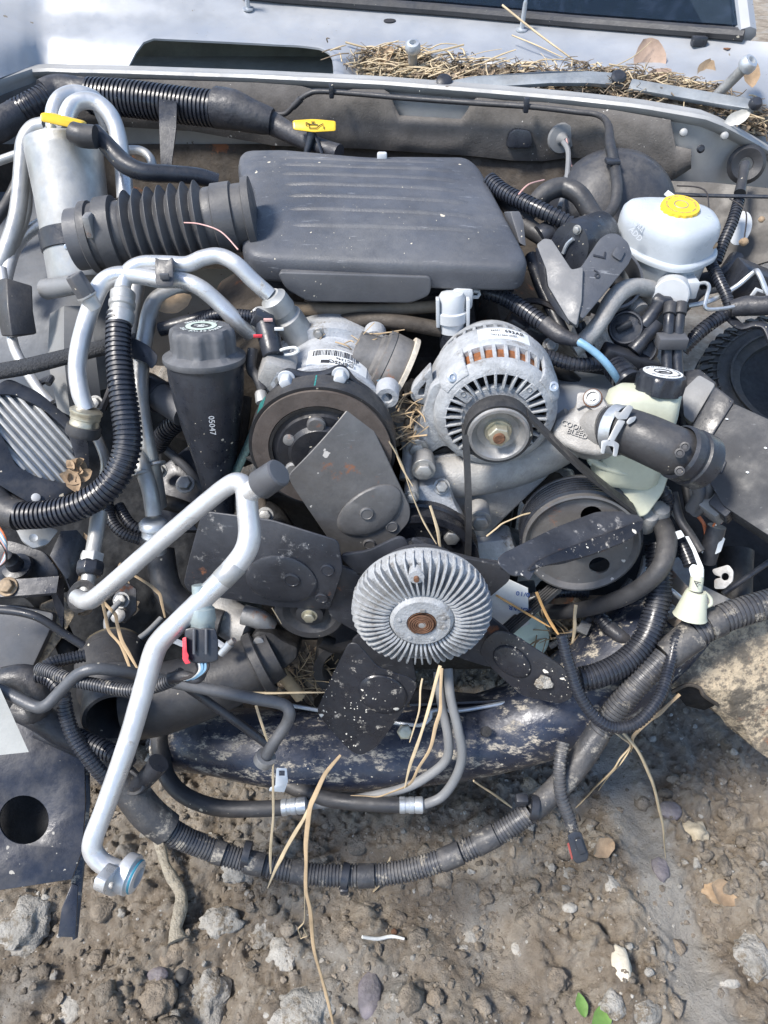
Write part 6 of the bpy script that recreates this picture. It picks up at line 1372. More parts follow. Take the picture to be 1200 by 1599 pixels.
MB().lathe(T(241, 852, 1.048), (T(239, 800, 1.03) - T(241, 850, 1.05)).normalized(), [(.0195, 0), (.0195, .014)], 20).obj('coupling_collar', 'blk', hp)
MB().prism([T(x, y, 1.015) for x, y in roundpoly([(203, 525), (213, 530), (232, 540), (247, 555), (245, 568), (236, 578), (230, 568), (215, 562), (204, 560)], 5)], (CAM - T(225, 550, 1.01)).normalized(), .03).obj('pipe_clip', 'blk', hp, bev=.004)
# braided sleeve
tag(tubepx('braided_hose', [(-30, 585, 1.03), (40, 573, 1.03), (105, 557, 1.035), (165, 542, 1.04), (235, 528, 1.06)], [15, 16, 15, 15, 14], 'braid', k=18, flat=.75), 'flat black braided sleeve crossing behind the aluminium pipes', 'hose')
tag(tubepx('black_hose', [(250, 515, 1.05), (290, 505, 1.045), (340, 492, 1.04), (415, 495, 1.05)], [11, 12, 10, 9], 'blk', k=14), 'smooth black hose behind the oil filler cap', 'hose')
loom([(310, 505, 1.03), (335, 493, 1.02), (370, 492, 1.02), (410, 496, 1.02)], 9, 'thin corrugated loom above the oil filler cap', pitch=4.5)
lf = MB(); leafmesh(lf, T(275, 478, 1.06), .05, V((0, -.5, .8)), .4, .5, .6); tag(lf.obj('dry_leaf', 'leaf'), 'brown dry leaf caught behind the aluminium pipes', 'leaf')
# ------------------------------------------------------------------ module with cooling fins
cm = thing('cooling_module', 'silver finned module set in a black surround', 'control module', T(60, 790, 1.08))
mO = T(65, 690, 1.03); mN = (CAM - mO).normalized() * .75 + V((.25, -.1, .55)); mN.normalize()
platepx('surround', roundpoly([(-30, 620), (12, 590), (60, 612), (105, 650), (138, 690), (140, 735), (125, 762), (60, 795), (-30, 740)], 12), mO, mN, .012, 'blk', cm, holes=[roundpoly([(-15, 616), (22, 616), (70, 640), (105, 672), (118, 712), (117, 745), (104, 756), (60, 746), (25, 728), (8, 690), (-15, 650)], 10)], bev=.003)
platepx('module_face', [(-20, 610), (40, 610), (110, 660), (125, 720), (112, 765), (40, 750), (-15, 700)], mO - mN * .012, mN, .02, 'alu', cm)
hole_px = [(-15, 616), (22, 616), (70, 640), (105, 672), (118, 712), (117, 745), (104, 756), (60, 746), (25, 728), (8, 690), (-15, 650)]
dl = V((1, 1.12)).normalized(); pl2 = V((dl.y, -dl.x))
for i in range(-6, 9):
    c0_ = V((55, 685)) + pl2 * (i * 11.5); hits = []
    for a_, b_ in zip(hole_px, hole_px[1:] + hole_px[:1]):
        a_, b_ = V(a_), V(b_); da, db = (a_ - c0_).dot(pl2), (b_ - c0_).dot(pl2)
        if da * db < 0: q_ = a_.lerp(b_, da / (da - db)); hits.append((q_ - c0_).dot(dl))
    if len(hits) < 2: continue
    h0_, h1_ = min(hits) - 2, max(hits) + 2
    a_, b_ = [PL(*(c0_ + dl * h_), mO - mN * .009, mN) for h_ in (h0_, h1_)]
    d = (b_ - a_).normalized(); MB().box((a_ + b_) / 2, (b_ - a_).length, .0055, .009, d, mN.cross(d), mN).obj('cooling_fin', 'alu', cm, bev=.0016, seg=2)
lf = MB(); 
for i in range(9): leafmesh(lf, PL(118 + random.uniform(-12, 12), 738 + random.uniform(-16, 16), mO + mN * .012, mN), random.uniform(.015, .035), mN + V((random.uniform(-.7, .7), 0, random.uniform(-.5, .5))), random.uniform(0, 6), .6, .6)
tag(lf.obj('dry_leaf_clump', 'leaf'), 'clump of crumpled dry leaves on the corner of the finned module', 'leaf')
MB().lathe(PL(56, 778, mO + mN * .001, mN), mN, [(.006, 0), (.006, .003), (.004, .004)], 14).obj('surround_stud', 'lgrey', cm)
platepx('module_foot', roundpoly([(18, 812), (70, 822), (92, 828), (75, 850), (52, 857), (35, 845)], 5), T(60, 835, 1.09), mN, .012, 'alu', cm, bev=.002)
MB().lathe(T(52, 841, 1.078), mN, [(.006, 0), (.006, .003), (.003, .002)], 14).obj('foot_screw', 'zinc', cm)
# ------------------------------------------------------------------ dark tray, brackets
bt = thing('battery_tray', 'black plastic tray with a strap and rusty bolt', 'tray', T(40, 1040, 1.2))
MB().prism([T(x, y, 1.16) for x, y in roundpoly([(-40, 840), (20, 845), (70, 862), (92, 892), (90, 915), (-40, 915)], 8)], V((.1, -.5, .85)), .06).obj('tray_top', 'blk', bt, bev=.008)
MB().lathe(T(26, 885, 1.14), V((0, -.3, 1)).normalized(), [(.024, -.004), (.022, .002), (.013, .004), (.012, .022), (.010, .024), (.008, .036), (.006, .037)], 20).obj('tray_post', 'blk', bt)
MB().sheet([[T(-40, 908, 1.115), T(40, 904, 1.11), T(92, 900, 1.115), T(100, 912, 1.13)], [T(-40, 935, 1.11), T(40, 930, 1.105), T(88, 926, 1.11), T(100, 950, 1.13)], [T(-40, 938, 1.115), T(40, 934, 1.12), T(80, 930, 1.13), T(98, 985, 1.16)]], .004).obj('strap', 'framek', bt, sharp=60)
bolt(T(13, 917, 1.108), V((0, -.5, .85)).normalized(), .011, bt, mat('rusty_bolt', (.30, .22, .14), .7, .4, .3, 40, dust=.3))
MB().prism([T(x, y, 1.15) for x, y in roundpoly([(-40, 945), (20, 945), (85, 958), (78, 985), (45, 1055), (-40, 1065)], 8)], V((.15, -.65, .75)), .05).obj('tray_front', 'grey', bt, bev=.008)
MB().prism([T(x, y, 1.17) for x, y in roundpoly([(64, 945), (100, 930), (118, 960), (95, 1000), (62, 1045), (42, 1040), (60, 990)], 5)], V((.5, -.6, .6)), .02).obj('muddy_side', 'framet', bt, bev=.003)
for i, m_ in enumerate(('orange', 'teal', 'wirew', 'blue', 'wirep', 'wirek')): tubepx('harness_wire', [(-8, 815 + i * 5, 1.09), (6, 835 + i * 4, 1.085), (10, 855 + i * 4, 1.09), (0, 885, 1.1)], 1.6, m_, bt, k=6)
sb_ = thing('splash_shield', 'curved black plastic shield beside the tray', 'shield', T(110, 930, 1.12))
MB().sheet([[T(95, 830, 1.10), T(120, 828, 1.10), T(140, 850, 1.12)], [T(78, 868, 1.09), T(105, 870, 1.09), T(128, 885, 1.11)], [T(90, 885, 1.09), T(110, 895, 1.09), T(120, 910, 1.11)], [T(104, 905, 1.09), T(108, 915, 1.10), T(112, 930, 1.12)]], .003).obj('shield_sheet', 'blk', sb_, sharp=70)
tag(tubepx('drain_hose', [(-30, 952, 1.08), (20, 955, 1.08), (60, 965, 1.08), (100, 990, 1.09), (140, 1015, 1.1), (165, 1030, 1.11)], 6.5, 'blk', k=12), 'thin black hose sagging across the tray', 'hose')
# liquid line with nut, long bare pipe
ll = thing('liquid_line', 'thin grey pipe with a nut and black seal', 'pipe', T(128, 930, 1.0))
tubepx('pipe', [(155, 800, 1.02), (150, 835, 1.01), (144, 870, .995), (138, 905, .985), (134, 925, .98)], [13, 12, 11.5, 11, 11], 'aluD', ll, k=16)
nA = (T(150, 835, 1.01) - T(138, 905, .985)).normalized()
MB().lathe(T(142, 880, .992), nA, [(.016, 0), (.016, .014)], 6).obj('nut', 'alu', ll, bev=.001)
MB().lathe(T(140, 893, .988), nA, [(.0145, -.006), (.0185, 0), (.0185, .010), (.016, .014)], 8).obj('collar', 'blk', ll, bev=.001)
MB().lathe_ring(T(130, 932, .972), V((-.3, -.5, .8)).normalized(), [(.018, 0), (.022, .004), (.018, .009), (.013, .005)], 28).obj('seal_ring', 'rub', ll)
lp2 = thing('loose_ac_pipe', 'long bare aluminium pipe hanging loose in front of the engine with a flanged end', 'pipe', T(195, 1380, .8))
PT = [(120, 933, .955), (137, 939, .935), (160, 925, .92), (240, 855, .89), (320, 787, .865), (355, 760, .855), (372, 754, .85), (384, 766, .85), (387, 800, .85), (390, 835, .85), (383, 862, .85), (362, 890, .85), (325, 928, .85), (280, 972, .85), (252, 1000, .85), (240, 1022, .85), (225, 1075, .848), (200, 1160, .84), (165, 1260, .83), (146, 1310, .825), (146, 1332, .825), (162, 1350, .825), (186, 1360, .825)]
tubepx('pipe', PT, [13, 14, 14, 14, 14.5, 15, 16, 17, 17, 18, 18, 18, 17, 17, 17, 17, 16.5, 16, 15.5, 15.5, 15.5, 15.5, 15], 'aluB', lp2, k=20, n=8)
MB().lathe_ring(T(346, 907, .85), (T(362, 890, .85) - T(330, 923, .85)).normalized(), [(.0128, 0), (.0134, .001), (.0134, .026), (.0128, .027)], 28).obj('pipe_sleeve', 'alu', lp2)
eN = (T(216, 1366, .822) - T(180, 1352, .826)).normalized()
MB().lathe(T(192, 1362, .822), eN, [(.013, -.004), (.021, 0), (.022, .003), (.022, .012), (.018, .013), (.0175, .018), (.015, .019), (.011, .0195), (.0105, .012)], 32).obj('end_flange', 'aluB', lp2)
MB().lathe_ring(T(192, 1362, .822), eN, [(.0178, .0145), (.0188, .016), (.0178, .0175), (.017, .016)], 28).obj('o_ring', mat('blue_green_seal', (.05, .22, .30), .4), lp2)
MB().prism([PL(x, y, T(192, 1362, .822), eN) for x, y in roundpoly([(186, 1352), (164, 1378), (160, 1396), (175, 1402), (195, 1392), (215, 1378)], 6)], eN, .012, [[PL(x, y, T(192, 1362, .822), eN) for x, y in circ(175, 1384, 5, 6, 14)]]).obj('bolt_tab', 'aluB', lp2, bev=.0012)
w0, w1 = T(392, 768, .845), T(436, 738, .82); wd_ = (w1 - w0).normalized(); WL = (w1 - w0).length
MB().lathe(w0, wd_, [(.012, -.004), (.0125, WL * .38)], 24).obj('service_port', 'aluB', lp2)
MB().lathe(w0, wd_, [(.0165, WL * .32), (.0175, WL * .35), (.0165, WL * .98), (.0145, WL * 1.02), (.006, WL * 1.03)], 30).obj('service_cap', 'grey', lp2)
# pressure switch
sw = thing('pressure_switch', 'black pressure switch plug with a red lock tab and blue wires', 'switch', T(310, 1060, .86))
s0_, s1_ = T(313, 922, .85), T(317, 985, .855); sw_d = (s1_ - s0_).normalized(); SWL = (s1_ - s0_).length
MB().lathe(s0_, sw_d, [(.0095, -.006), (.0095, SWL * .2), (.0125, SWL * .25), (.0125, SWL * .42), (.015, SWL * .46), (.016, SWL * .75), (.0145, SWL * .8), (.0135, SWL * 1.0)], 24).obj('switch_body', mat('greenish_zinc', (.34, .40, .40), .45, .4, .1, 20, dust=.2), sw)
MB().prism([T(x, y, .84) for x, y in roundpoly([(288, 983), (300, 980), (337, 982), (341, 1000), (341, 1032), (330, 1036), (300, 1036), (290, 1020)], 4)], (CAM - T(315, 1005, .84)).normalized(), .026).obj('plug', 'blk', sw, bev=.002)
for x0 in (303, 322): MB().box(T(x0, 1002, .836), .003, .003, .028, V((1, 0, 0)), V((0, 1, 0)), UP_).obj('plug_rib', 'grey', sw, bev=.0008)
MB().prism([T(x, y, .832) for x, y in roundpoly([(285, 997), (291, 995), (292, 1018), (295, 1024), (294, 1030), (298, 1036), (290, 1038), (285, 1030)], 1.5)], (CAM - T(290, 1010, .83)).normalized(), .01).obj('lock_tab', 'red', sw, bev=.0008)
for i, (m_, dx) in enumerate((('blue', 0), ('wirew', -5), ('blue', 6), ('wirek', -9), ('wirek', 10))): tubepx('lead', [(315 + dx, 1034, .845), (316 + dx * .8, 1046, .845), (306 + dx * .6, 1056, .85), (292 + dx, 1062, .86)], 2.4, m_, sw, k=6)
tubepx('lead_sheath', [(318, 1040, .855), (310, 1060, .86), (285, 1056, .87), (265, 1060, .875)], [8, 8, 9, 9], 'tape', sw)
loom([(285, 1052, .885), (262, 1066, .89), (230, 1076, .895), (195, 1078, .90), (150, 1070, .905), (110, 1062, .91), (80, 1050, .92), (60, 1045, .93)], 10.5, 'corrugated loom crossing the loose pipe from the pressure switch', pitch=4.6, m='convm')
loom([(62, 1048, .95), (80, 1036, .96), (105, 1030, .97), (135, 1024, .98)], 10, 'short corrugated loom branching over the hose mouth', pitch=5)
# smooth lines low left
tag(tubepx('black_line', [(-30, 1065, .92), (15, 1085, .915), (55, 1104, .91), (72, 1102, .905), (90, 1085, .905), (120, 1055, .90), (150, 1045, .9), (195, 1050, .92), (260, 1064, .96), (330, 1078, .97), (400, 1092, .975), (440, 1100, .98), (452, 1112, .98), (447, 1132, .985), (425, 1165, .99), (411, 1190, 1.0)], 9.5, mat('grey_painted_line', (.085, .09, .10), .42, .2, .12, 12, dust=.3, spk=.05), k=16, n=8), 'bent grey line crossing to an open ring end', 'pipe')
tag(MB().lathe_ring(T(411, 1190, 1.0), (T(430, 1160, .98) - T(411, 1190, 1.0)).normalized(), [(.008, 0), (.014, 0), (.014, .012), (.008, .012)], 28).obj('hose_end_ring', 'steel'), 'steel ring at the open end of the bent grey line', 'ring')
tag(tubepx('black_cable', [(290, 1072, 1.0), (330, 1100, 1.02), (380, 1135, 1.04), (430, 1172, 1.06)], 7, 'blk', k=12), 'thin black cable lying over the crossmember', 'cable')
tp_ = thing('taped_loom_knot', 'black taped loom knot with branches beside the white card', 'wiring loom', T(60, 1110, .95))
tubepx('tape_wrap', [(5, 1062, .96), (40, 1060, .96), (60, 1085, .96), (55, 1115, .965), (20, 1110, .965)], [20, 22, 22, 20, 14], 'tape', tp_, k=14)
tubepx('tape_wrap', [(25, 1105, .97), (60, 1120, .97), (95, 1145, .975), (125, 1165, .98)], [20, 22, 20, 14], 'tape', tp_, k=14)
tubepx('corrugated_branch', [(60, 1055, .945), (80, 1062, .94), (98, 1085, .935), (103, 1115, .935), (115, 1150, .935), (135, 1180, .935), (155, 1205, .94), (180, 1230, .95)], 12, 'conv', tp_, k=16, corr=(6.2, .14))
tubepx('corrugated_branch', [(120, 1152, 1.0), (150, 1165, .99), (180, 1180, .98), (205, 1200, .975)], 15, 'conv', tp_, k=16, corr=(7, .14))
# radiator hose mouth
hm = thing('lower_radiator_hose', 'wide open-ended rubber elbow hose behind the loose pipe', 'hose', T(190, 1170, 1.1))
h0, h1 = T(178, 1040, 1.12), T(178, 1122, 1.02); hd = (h1 - h0).normalized()
hr = pxm(46, 1.04); HL = (h1 - h0).length
MB().lathe_ring(h0, hd, [(hr * 1.25, -.02), (hr * 1.35, 0), (hr * 1.2, HL * .45), (hr * 1.22, HL * .5), (hr * 1.05, HL * .55), (hr * 1.05, HL * .95), (hr * 1.0, HL), (hr * .88, HL), (hr * .86, HL * .5), (hr * .8, 0)], 44).obj('hose_mouth', 'rub', hm, sharp=50)
MB().lathe(h0, hd, [(hr * 1.2, -.03), (hr * 1.2, -.01), (hr * .9, HL * .12)], 30).obj('hose_bore', mat('dusty_hose_bore', (.09, .075, .05), .95, 0, .5, 20), hm)
MB().lathe(h0, hd, [(hr * .5, -.04), (hr * 1.15, -.03), (hr * 1.34, -.012), (hr * 1.36, .0)], 44).obj('hose_elbow', 'rub', hm)
tubepx('hose_body', [(205, 1098, 1.10), (250, 1092, 1.10), (310, 1075, 1.105), (370, 1052, 1.11), (430, 1020, 1.12)], [58, 56, 52, 46, 40], 'rub', hm, k=36)
MB().lathe_ring(T(405, 1036, 1.11), (T(430, 1020, 1.12) - T(370, 1052, 1.11)).normalized(), [(.046, -.008), (.049, -.006), (.049, .006), (.046, .008)], 36).obj('hose_bead', 'rub', hm)
wi = thing('water_inlet', 'dark cast water inlet with a bolt lug beside the hose', 'housing', T(430, 1020, 1.12))
MB().prism([T(x, y, 1.10) for x, y in roundpoly([(388, 1000), (400, 985), (425, 988), (440, 1000), (466, 1012), (464, 1030), (440, 1050), (420, 1060), (395, 1040)], 6)], (AX + V((0, 0, .5))).normalized(), .05).obj('inlet_body', 'dark', wi, bev=.006)
MB().lathe(T(405, 1002, 1.095), (AX + V((0, 0, .5))).normalized(), [(.008, 0), (.008, .006), (.005, .007)], 18).obj('inlet_stud', 'steel', wi)
tubepx('drain_spigot', [(345, 1022, 1.05), (360, 1005, 1.045)], [6, 7], 'zinc', wi)
tubepx('drain_spigot_tip', [(356, 1008, 1.045), (366, 1000, 1.04)], [5, 5], 'steel', wi)
# pump block behind the loose pipe
pbk = thing('abs_pump', 'small rusty valve block with a bent brake line', 'valve', T(200, 960, 1.2))
MB().prism([T(x, y, 1.18) for x, y in roundpoly([(180, 918), (200, 910), (214, 920), (214, 955), (195, 975), (178, 965)], 4)], (CAM - T(195, 940, 1.18)).normalized(), .05).obj('valve_body', mat('rust_spotted_steel', (.16, .15, .145), .6, .4, .3, 40, dust=.3, rust=.25), pbk, bev=.004)
bolt(T(190, 938, 1.165), V((0, -.6, .8)).normalized(), .010, pbk, 'boltm'); MB().lathe(T(186, 962, 1.17), V((0, -.6, .8)).normalized(), [(.012, 0), (.012, .006), (.008, .008)], 20).obj('valve_cap', 'steel', pbk)
tubepx('brake_line', [(188, 940, 1.15), (174, 955, 1.14), (166, 972, 1.14), (172, 990, 1.13), (200, 1003, 1.12), (225, 992, 1.13), (252, 966, 1.15)], 4.5, 'mgrey', pbk, k=10)
# ------------------------------------------------------------------ black perforated bracket and white card
pk = thing('black_bracket_plate', 'black steel bracket plate with a big round hole', 'bracket', T(60, 1460, 1.05))
pO = T(60, 1270, .97); pN_ = V((.1, -.5, .87)).normalized()
platepx('plate', [(-60, 1100), (60, 1120), (118, 1152), (132, 1175), (133, 1260), (128, 1330), (112, 1374), (60, 1382), (-60, 1400)], pO, pN_, .005, 'framek', pk, holes=[circ(37, 1281, 39, 38, 28)], bev=.001)
platepx('hole_shade_plate', [(-20, 1225), (95, 1225), (100, 1340), (-20, 1345)], pO - pN_ * .05, pN_, .004, 'void', pk, bev=0)  # added black plate stands in for the shadow below the round hole
platepx('folded_edge', [(118, 1152), (140, 1172), (142, 1250), (134, 1340), (122, 1465), (114, 1470), (112, 1374), (128, 1330), (133, 1260)], pO - pN_ * .012, V((.6, -.45, .65)), .004, 'frame', pk, bev=.001)
platepx('bent_foot', [(112, 1380), (122, 1384), (118, 1465), (90, 1464), (96, 1420)], pO - pN_ * .02, V((.2, -.55, .8)), .004, 'framek', pk, bev=.001)
wc = MB().prism([T(x, y, .90) for x, y in ((-30, 1040), (0, 1075), (45, 1175), (-30, 1183))], (CAM - T(10, 1130, .9)).normalized(), .0015).obj('white_card', mat('stained_white_card', (.34, .345, .33), .7, 0, .12, 8, mud=.15, mcol=(.42, .40, .32))); tag(wc, 'stained white card lying over the black bracket', 'card')
# ------------------------------------------------------------------ crossmember
fr = thing('front_crossmember', 'black tubular front crossmember splashed with dried mud', 'crossmember', T(600, 1230, 1.2))
Pc = [T(*p) for p in ((255, 1165, 1.24), (330, 1158, 1.21), (430, 1168, 1.20), (560, 1172, 1.20), (680, 1160, 1.20), (780, 1140, 1.20), (870, 1105, 1.19), (950, 1050, 1.18), (1010, 1000, 1.18), (1070, 960, 1.2))]
MB().tube(Pc, [.040, .055, .064, .066, .066, .068, .074, .080, .076, .07], 28, 8, flat=.86).obj('beam', 'frame', fr)
MB().lathe(T(760, 1143, 1.125), V((0, -.5, .85)).normalized(), [(.008, -.01), (.008, .001)], 18).obj('beam_hole', 'dark', fr)
MB().sheet([[T(640, 1075, 1.22), T(760, 1085, 1.22), T(860, 1060, 1.21)], [T(640, 1100, 1.17), T(760, 1095, 1.17), T(880, 1085, 1.17)]], .004).obj('beam_flange', 'framek', fr)
MB().sheet([[T(905, 1010, 1.22), T(960, 960, 1.23), T(1020, 930, 1.24)], [T(900, 1060, 1.16), T(980, 1010, 1.16), T(1050, 970, 1.17)]], .004).obj('rail_gusset', 'framek', fr)
MB().lathe(T(632, 1143, 1.12), V((0, -.6, .8)).normalized(), [(.012, 0), (.012, .008), (.008, .010)], 6).obj('beam_bolt', 'gold', fr, bev=.001)
# small brake tube on the beam
tag(tubepx('brake_tube', [(430, 1098, 1.19), (500, 1110, 1.19), (580, 1124, 1.18), (640, 1132, 1.16), (660, 1132, 1.15), (672, 1122, 1.15), (678, 1110, 1.15), (720, 1110, 1.16), (800, 1096, 1.17), (880, 1080, 1.18)], 3.4, 'zinc', k=8), 'thin bare brake tube running along the crossmember', 'pipe')
# ------------------------------------------------------------------ grey cooler lines
cl_ = thing('cooler_line', 'pair of grey metal cooler lines bending under the crossmember to crimped hoses', 'pipe', T(560, 1270, 1.2))
tubepx('pipe', [(700, 1045, 1.10), (704, 1090, 1.09), (716, 1140, 1.09), (722, 1180, 1.10), (712, 1215, 1.11), (690, 1245, 1.12), (660, 1258, 1.12)], 7.5, 'mgrey', cl_, k=14)
tubepx('pipe', [(684, 1050, 1.11), (690, 1100, 1.10), (700, 1150, 1.10), (698, 1185, 1.11), (672, 1210, 1.12), (630, 1232, 1.13), (560, 1248, 1.14), (500, 1256, 1.14), (478, 1258, 1.13)], 7.5, 'mgrey', cl_, k=14)
for (x0, y0, x1, y1) in ((624, 1258, 660, 1258), (440, 1262, 478, 1258)):
    a_, b_ = T(x0, y0, 1.12), T(x1, y1, 1.12)
    MB().lathe(a_, (b_ - a_).normalized(), [(.0115, 0), (.0125, .001), (.0125, .008), (.0115, .009), (.0115, .014), (.0125, .015), (.0125, .022), (.0115, .023), (.0125, .026), (.0125, (b_ - a_).length), (.009, (b_ - a_).length + .002)], 24).obj('crimp_ferrule', 'zinc', cl_)
tubepx('rubber_hose', [(442, 1262, 1.12), (400, 1264, 1.12), (340, 1262, 1.13), (290, 1244, 1.14), (262, 1215, 1.16), (252, 1180, 1.18), (250, 1150, 1.2)], [12, 12.5, 13, 13, 13, 14, 14], 'rub', cl_, k=18)
tubepx('rubber_hose', [(628, 1258, 1.12), (580, 1256, 1.125), (520, 1250, 1.135), (470, 1235, 1.15), (430, 1215, 1.17), (400, 1190, 1.18)], [12, 12, 12, 12, 12, 12], 'rub', cl_, k=18)
cp_ = MB().prism([T(x, y, 1.08) for x, y in roundpoly([(432, 1200), (448, 1200), (450, 1222), (444, 1238), (420, 1236), (422, 1230), (430, 1228)], 2)], (CAM - T(440, 1215, 1.08)).normalized(), .008, [[T(x, y, 1.08) for x, y in ((436, 1204), (445, 1204), (445, 1212), (436, 1212))]]).obj('spring_clip', 'zinc', bev=.001); tag(cp_, 'small bright spring clip by the crossmember', 'clip')
# ------------------------------------------------------------------ big front loom
fl = thing('front_wiring_loom', 'thick muddy black loom drooping in an arc across the front', 'wiring loom', T(540, 1400, 1.1))
Q = [(165, 1195, 1.02), (195, 1225, 1.03), (230, 1270, 1.04), (262, 1296, 1.05), (300, 1316, 1.06), (360, 1338, 1.07), (430, 1356, 1.07), (490, 1366, 1.07), (540, 1368, 1.07), (600, 1366, 1.07), (660, 1354, 1.07), (720, 1332, 1.07), (780, 1302, 1.07), (830, 1268, 1.07), (870, 1232, 1.08), (905, 1190, 1.09), (935, 1145, 1.09), (965, 1105, 1.08), (1000, 1065, 1.07), (1040, 1025, 1.07), (1085, 990, 1.07), (1140, 962, 1.07), (1230, 935, 1.07)]
tubepx('tape_wrap', Q[:4], [24, 26, 27, 26], 'tapem', fl, k=16)
tubepx('corrugated_sleeve', Q[3:14], [20, 18, 17, 17, 17, 17, 17, 17, 17, 17, 17], 'convm', fl, k=20, corr=(5.4, .11))
tubepx('tape_wrap', Q[13:17], [18, 19, 20, 20], 'tapem', fl, k=16)
tubepx('corrugated_sleeve', Q[16:20], [19, 19, 19, 20], 'convm', fl, k=18, corr=(6.5, .1))
tubepx('tape_wrap', Q[19:21], [24, 26], 'tapem', fl, k=16)
tubepx('corrugated_sleeve', Q[20:], [23, 23, 23], 'convm', fl, k=18, corr=(7, .09))
for i, (a_, b_) in enumerate((((290, 1312), (318, 1322)), ((335, 1330), (350, 1335)), ((385, 1346), (412, 1352)), ((455, 1362), (478, 1365)), ((560, 1369), (585, 1368)), ((690, 1345), (720, 1332)), ((745, 1320), (775, 1304)), ((1105, 978), (1125, 969)))):
    tubepx('tape_band', [(*a_, 1.066), (*b_, 1.066)], 18 if i < 7 else 24, 'tapem', fl, k=18)
for x, y in ((538, 1369), (385, 1335), (832, 1262)): MB().tube([T(x - 5, y - 1, 1.066), T(x + 6, y + 1, 1.066)], .0185, 18, 1).obj('cable_tie', 'blk', fl)
MB().box(T(538, 1390, 1.06), .012, .012, .016).obj('tie_head', 'blk', fl, bev=.002)
MB().box(T(815, 1250, 1.06), .018, .014, .016).obj('tie_head', 'blk', fl, bev=.003)
tubepx('taped_plug', [(215, 1228, 1.02), (232, 1212, 1.0), (248, 1192, .99)], [14, 15, 17], 'blk', fl, k=12)
tubepx('tie_strap', [(205, 1205, 1.01), (218, 1216, 1.0), (224, 1230, .995), (212, 1240, .995), (200, 1238, 1.0)], 3, 'tapem', fl, k=8)
cbr = thing('hanging_connector', 'black plug hanging on a short corrugated branch of the front loom', 'connector', T(905, 1345, 1.05))
tubepx('corrugated_branch', [(880, 1160, 1.07), (874, 1200, 1.06), (876, 1240, 1.06), (888, 1275, 1.06), (896, 1300, 1.06)], [10, 10, 10, 10, 9], 'convm', cbr, k=14, corr=(6, .13))
nK = (CAM - T(905, 1325, 1.05)).normalized()
MB().prism([T(x, y, 1.045) for x, y in roundpoly([(886, 1305), (898, 1298), (908, 1300), (920, 1335), (918, 1345), (902, 1350), (896, 1345)], 3)], nK, .024).obj('plug', 'blk', cbr, bev=.002)
MB().prism([T(x, y, 1.04) for x, y in roundpoly([(898, 1312), (908, 1310), (916, 1332), (906, 1336)], 2)], nK, .006).obj('plug_latch', 'blk', cbr, bev=.001)
MB().prism([T(x, y, 1.05) for x, y in roundpoly([(886, 1318), (890, 1316), (896, 1340), (893, 1344)], 1)], nK, .008).obj('plug_seal', mat('faded_red_plastic', (.30, .07, .06), .6), cbr)
# ------------------------------------------------------------------ soil clods, stones, straw
mb = MB(); _ico = {}
def ico(sub):
    if sub not in _ico:
        bm = bmesh.new(); bmesh.ops.create_icosphere(bm, subdivisions=sub, radius=1); _ico[sub] = ([v.co.copy() for v in bm.verts], [tuple(v.index for v in f.verts) for f in bm.faces]); bm.free()
    return _ico[sub]
def scatter(n, rlo, rhi, xr, yr, sub, m, name, label=None, pw=2.2, avoid=True):
    vs__, fs__ = [], []
    for i in range(n):
        x, y = random.uniform(*xr), random.uniform(*yr)
        if avoid:
            trk = math.exp(-((x - .54 + .14 * (y - .434)) / .05) ** 2)
            if random.random() < trk * .95 or noise.noise(V((x * 4.1, y * 4.1, 3))) < random.uniform(-.6, .25): continue
        r_ = rlo + (rhi - rlo) * random.random() ** pw; vv, ff = ico(sub); off = V((i * 1.7, i * .9, i * .3)); b = len(vs__)
        c = V((x, y, gh(x, y) - r_ * .05)); sq = V((random.uniform(.7, 1.3), random.uniform(.7, 1.3), random.uniform(.5, .9)))
        for q in vv:
            d = r_ * (1 + .55 * noise.noise(q * 1.4 + off) + .45 * noise.noise(q * 3.1 + off))
            vs__.append((c.x + q.x * d * sq.x, c.y + q.y * d * sq.y, c.z + q.z * d * sq.z))
        fs__ += [tuple(b + j for j in f) for f in ff]
    me = bpy.data.meshes.new(name); me.from_pydata(vs__, [], fs__); me.polygons.foreach_set('use_smooth', [sub > 1] * len(fs__)); me.materials.append(MP[m] if isinstance(m, str) else m)
    o = bpy.data.objects.new(name, me); COL.objects.link(o); o['kind'] = 'stuff'; return o
XR, YR = (-.85, 1.0), (.22, 1.2)
scatter(15000, .0012, .008, XR, YR, 1, 'clod', 'soil_crumbs', pw=3.)
scatter(700, .005, .020, XR, YR, 2, 'clod', 'soil_clods', pw=2.8)
scatter(900, .001, .005, XR, YR, 1, 'rockw', 'pale_grit', pw=4., avoid=False)
scatter(420, .003, .011, XR, YR, 2, 'rock', 'small_gravel', pw=2.4)
def stone(px, py, rpx, m, label, sq=(1, 1, .6), sub=3, rough=.35, group=None, seed=None, name='stone'):
    p = G(px, py); r_ = pxm(rpx, dep(p)); sd_ = seed if seed is not None else px * .37
    o = MB().blob(p + V((0, 0, -r_ * sq[2] * .12)), r_, max(3, sub), rough * .62, sq, sd_, 1.5).obj(name, m, sharp=48); return tag(o, label, 'stone', group)
stone(38, 1440, 40, 'rock', 'knobbly pale grey rock below the black bracket plate', (1, 1.1, .7), 4, .55)
stone(112, 1572, 24, 'rockw', 'flat angular greyish white stone chip on the bare soil', (.9, 1.0, .45), 2, .25)
stone(330, 1545, 42, 'rock', 'long crumbly pale grey rock near the green-stained chip', (.75, 1.35, .6), 4, .6)
stone(470, 1585, 46, 'rock', 'broad pale rock under the tip of the long brown stalk', (1.1, .8, .5), 4, .45)
stone(578, 1555, 26, 'rockp', 'smooth purple-grey oval stone on the soil', (.75, 1.3, .6), 3, .2)
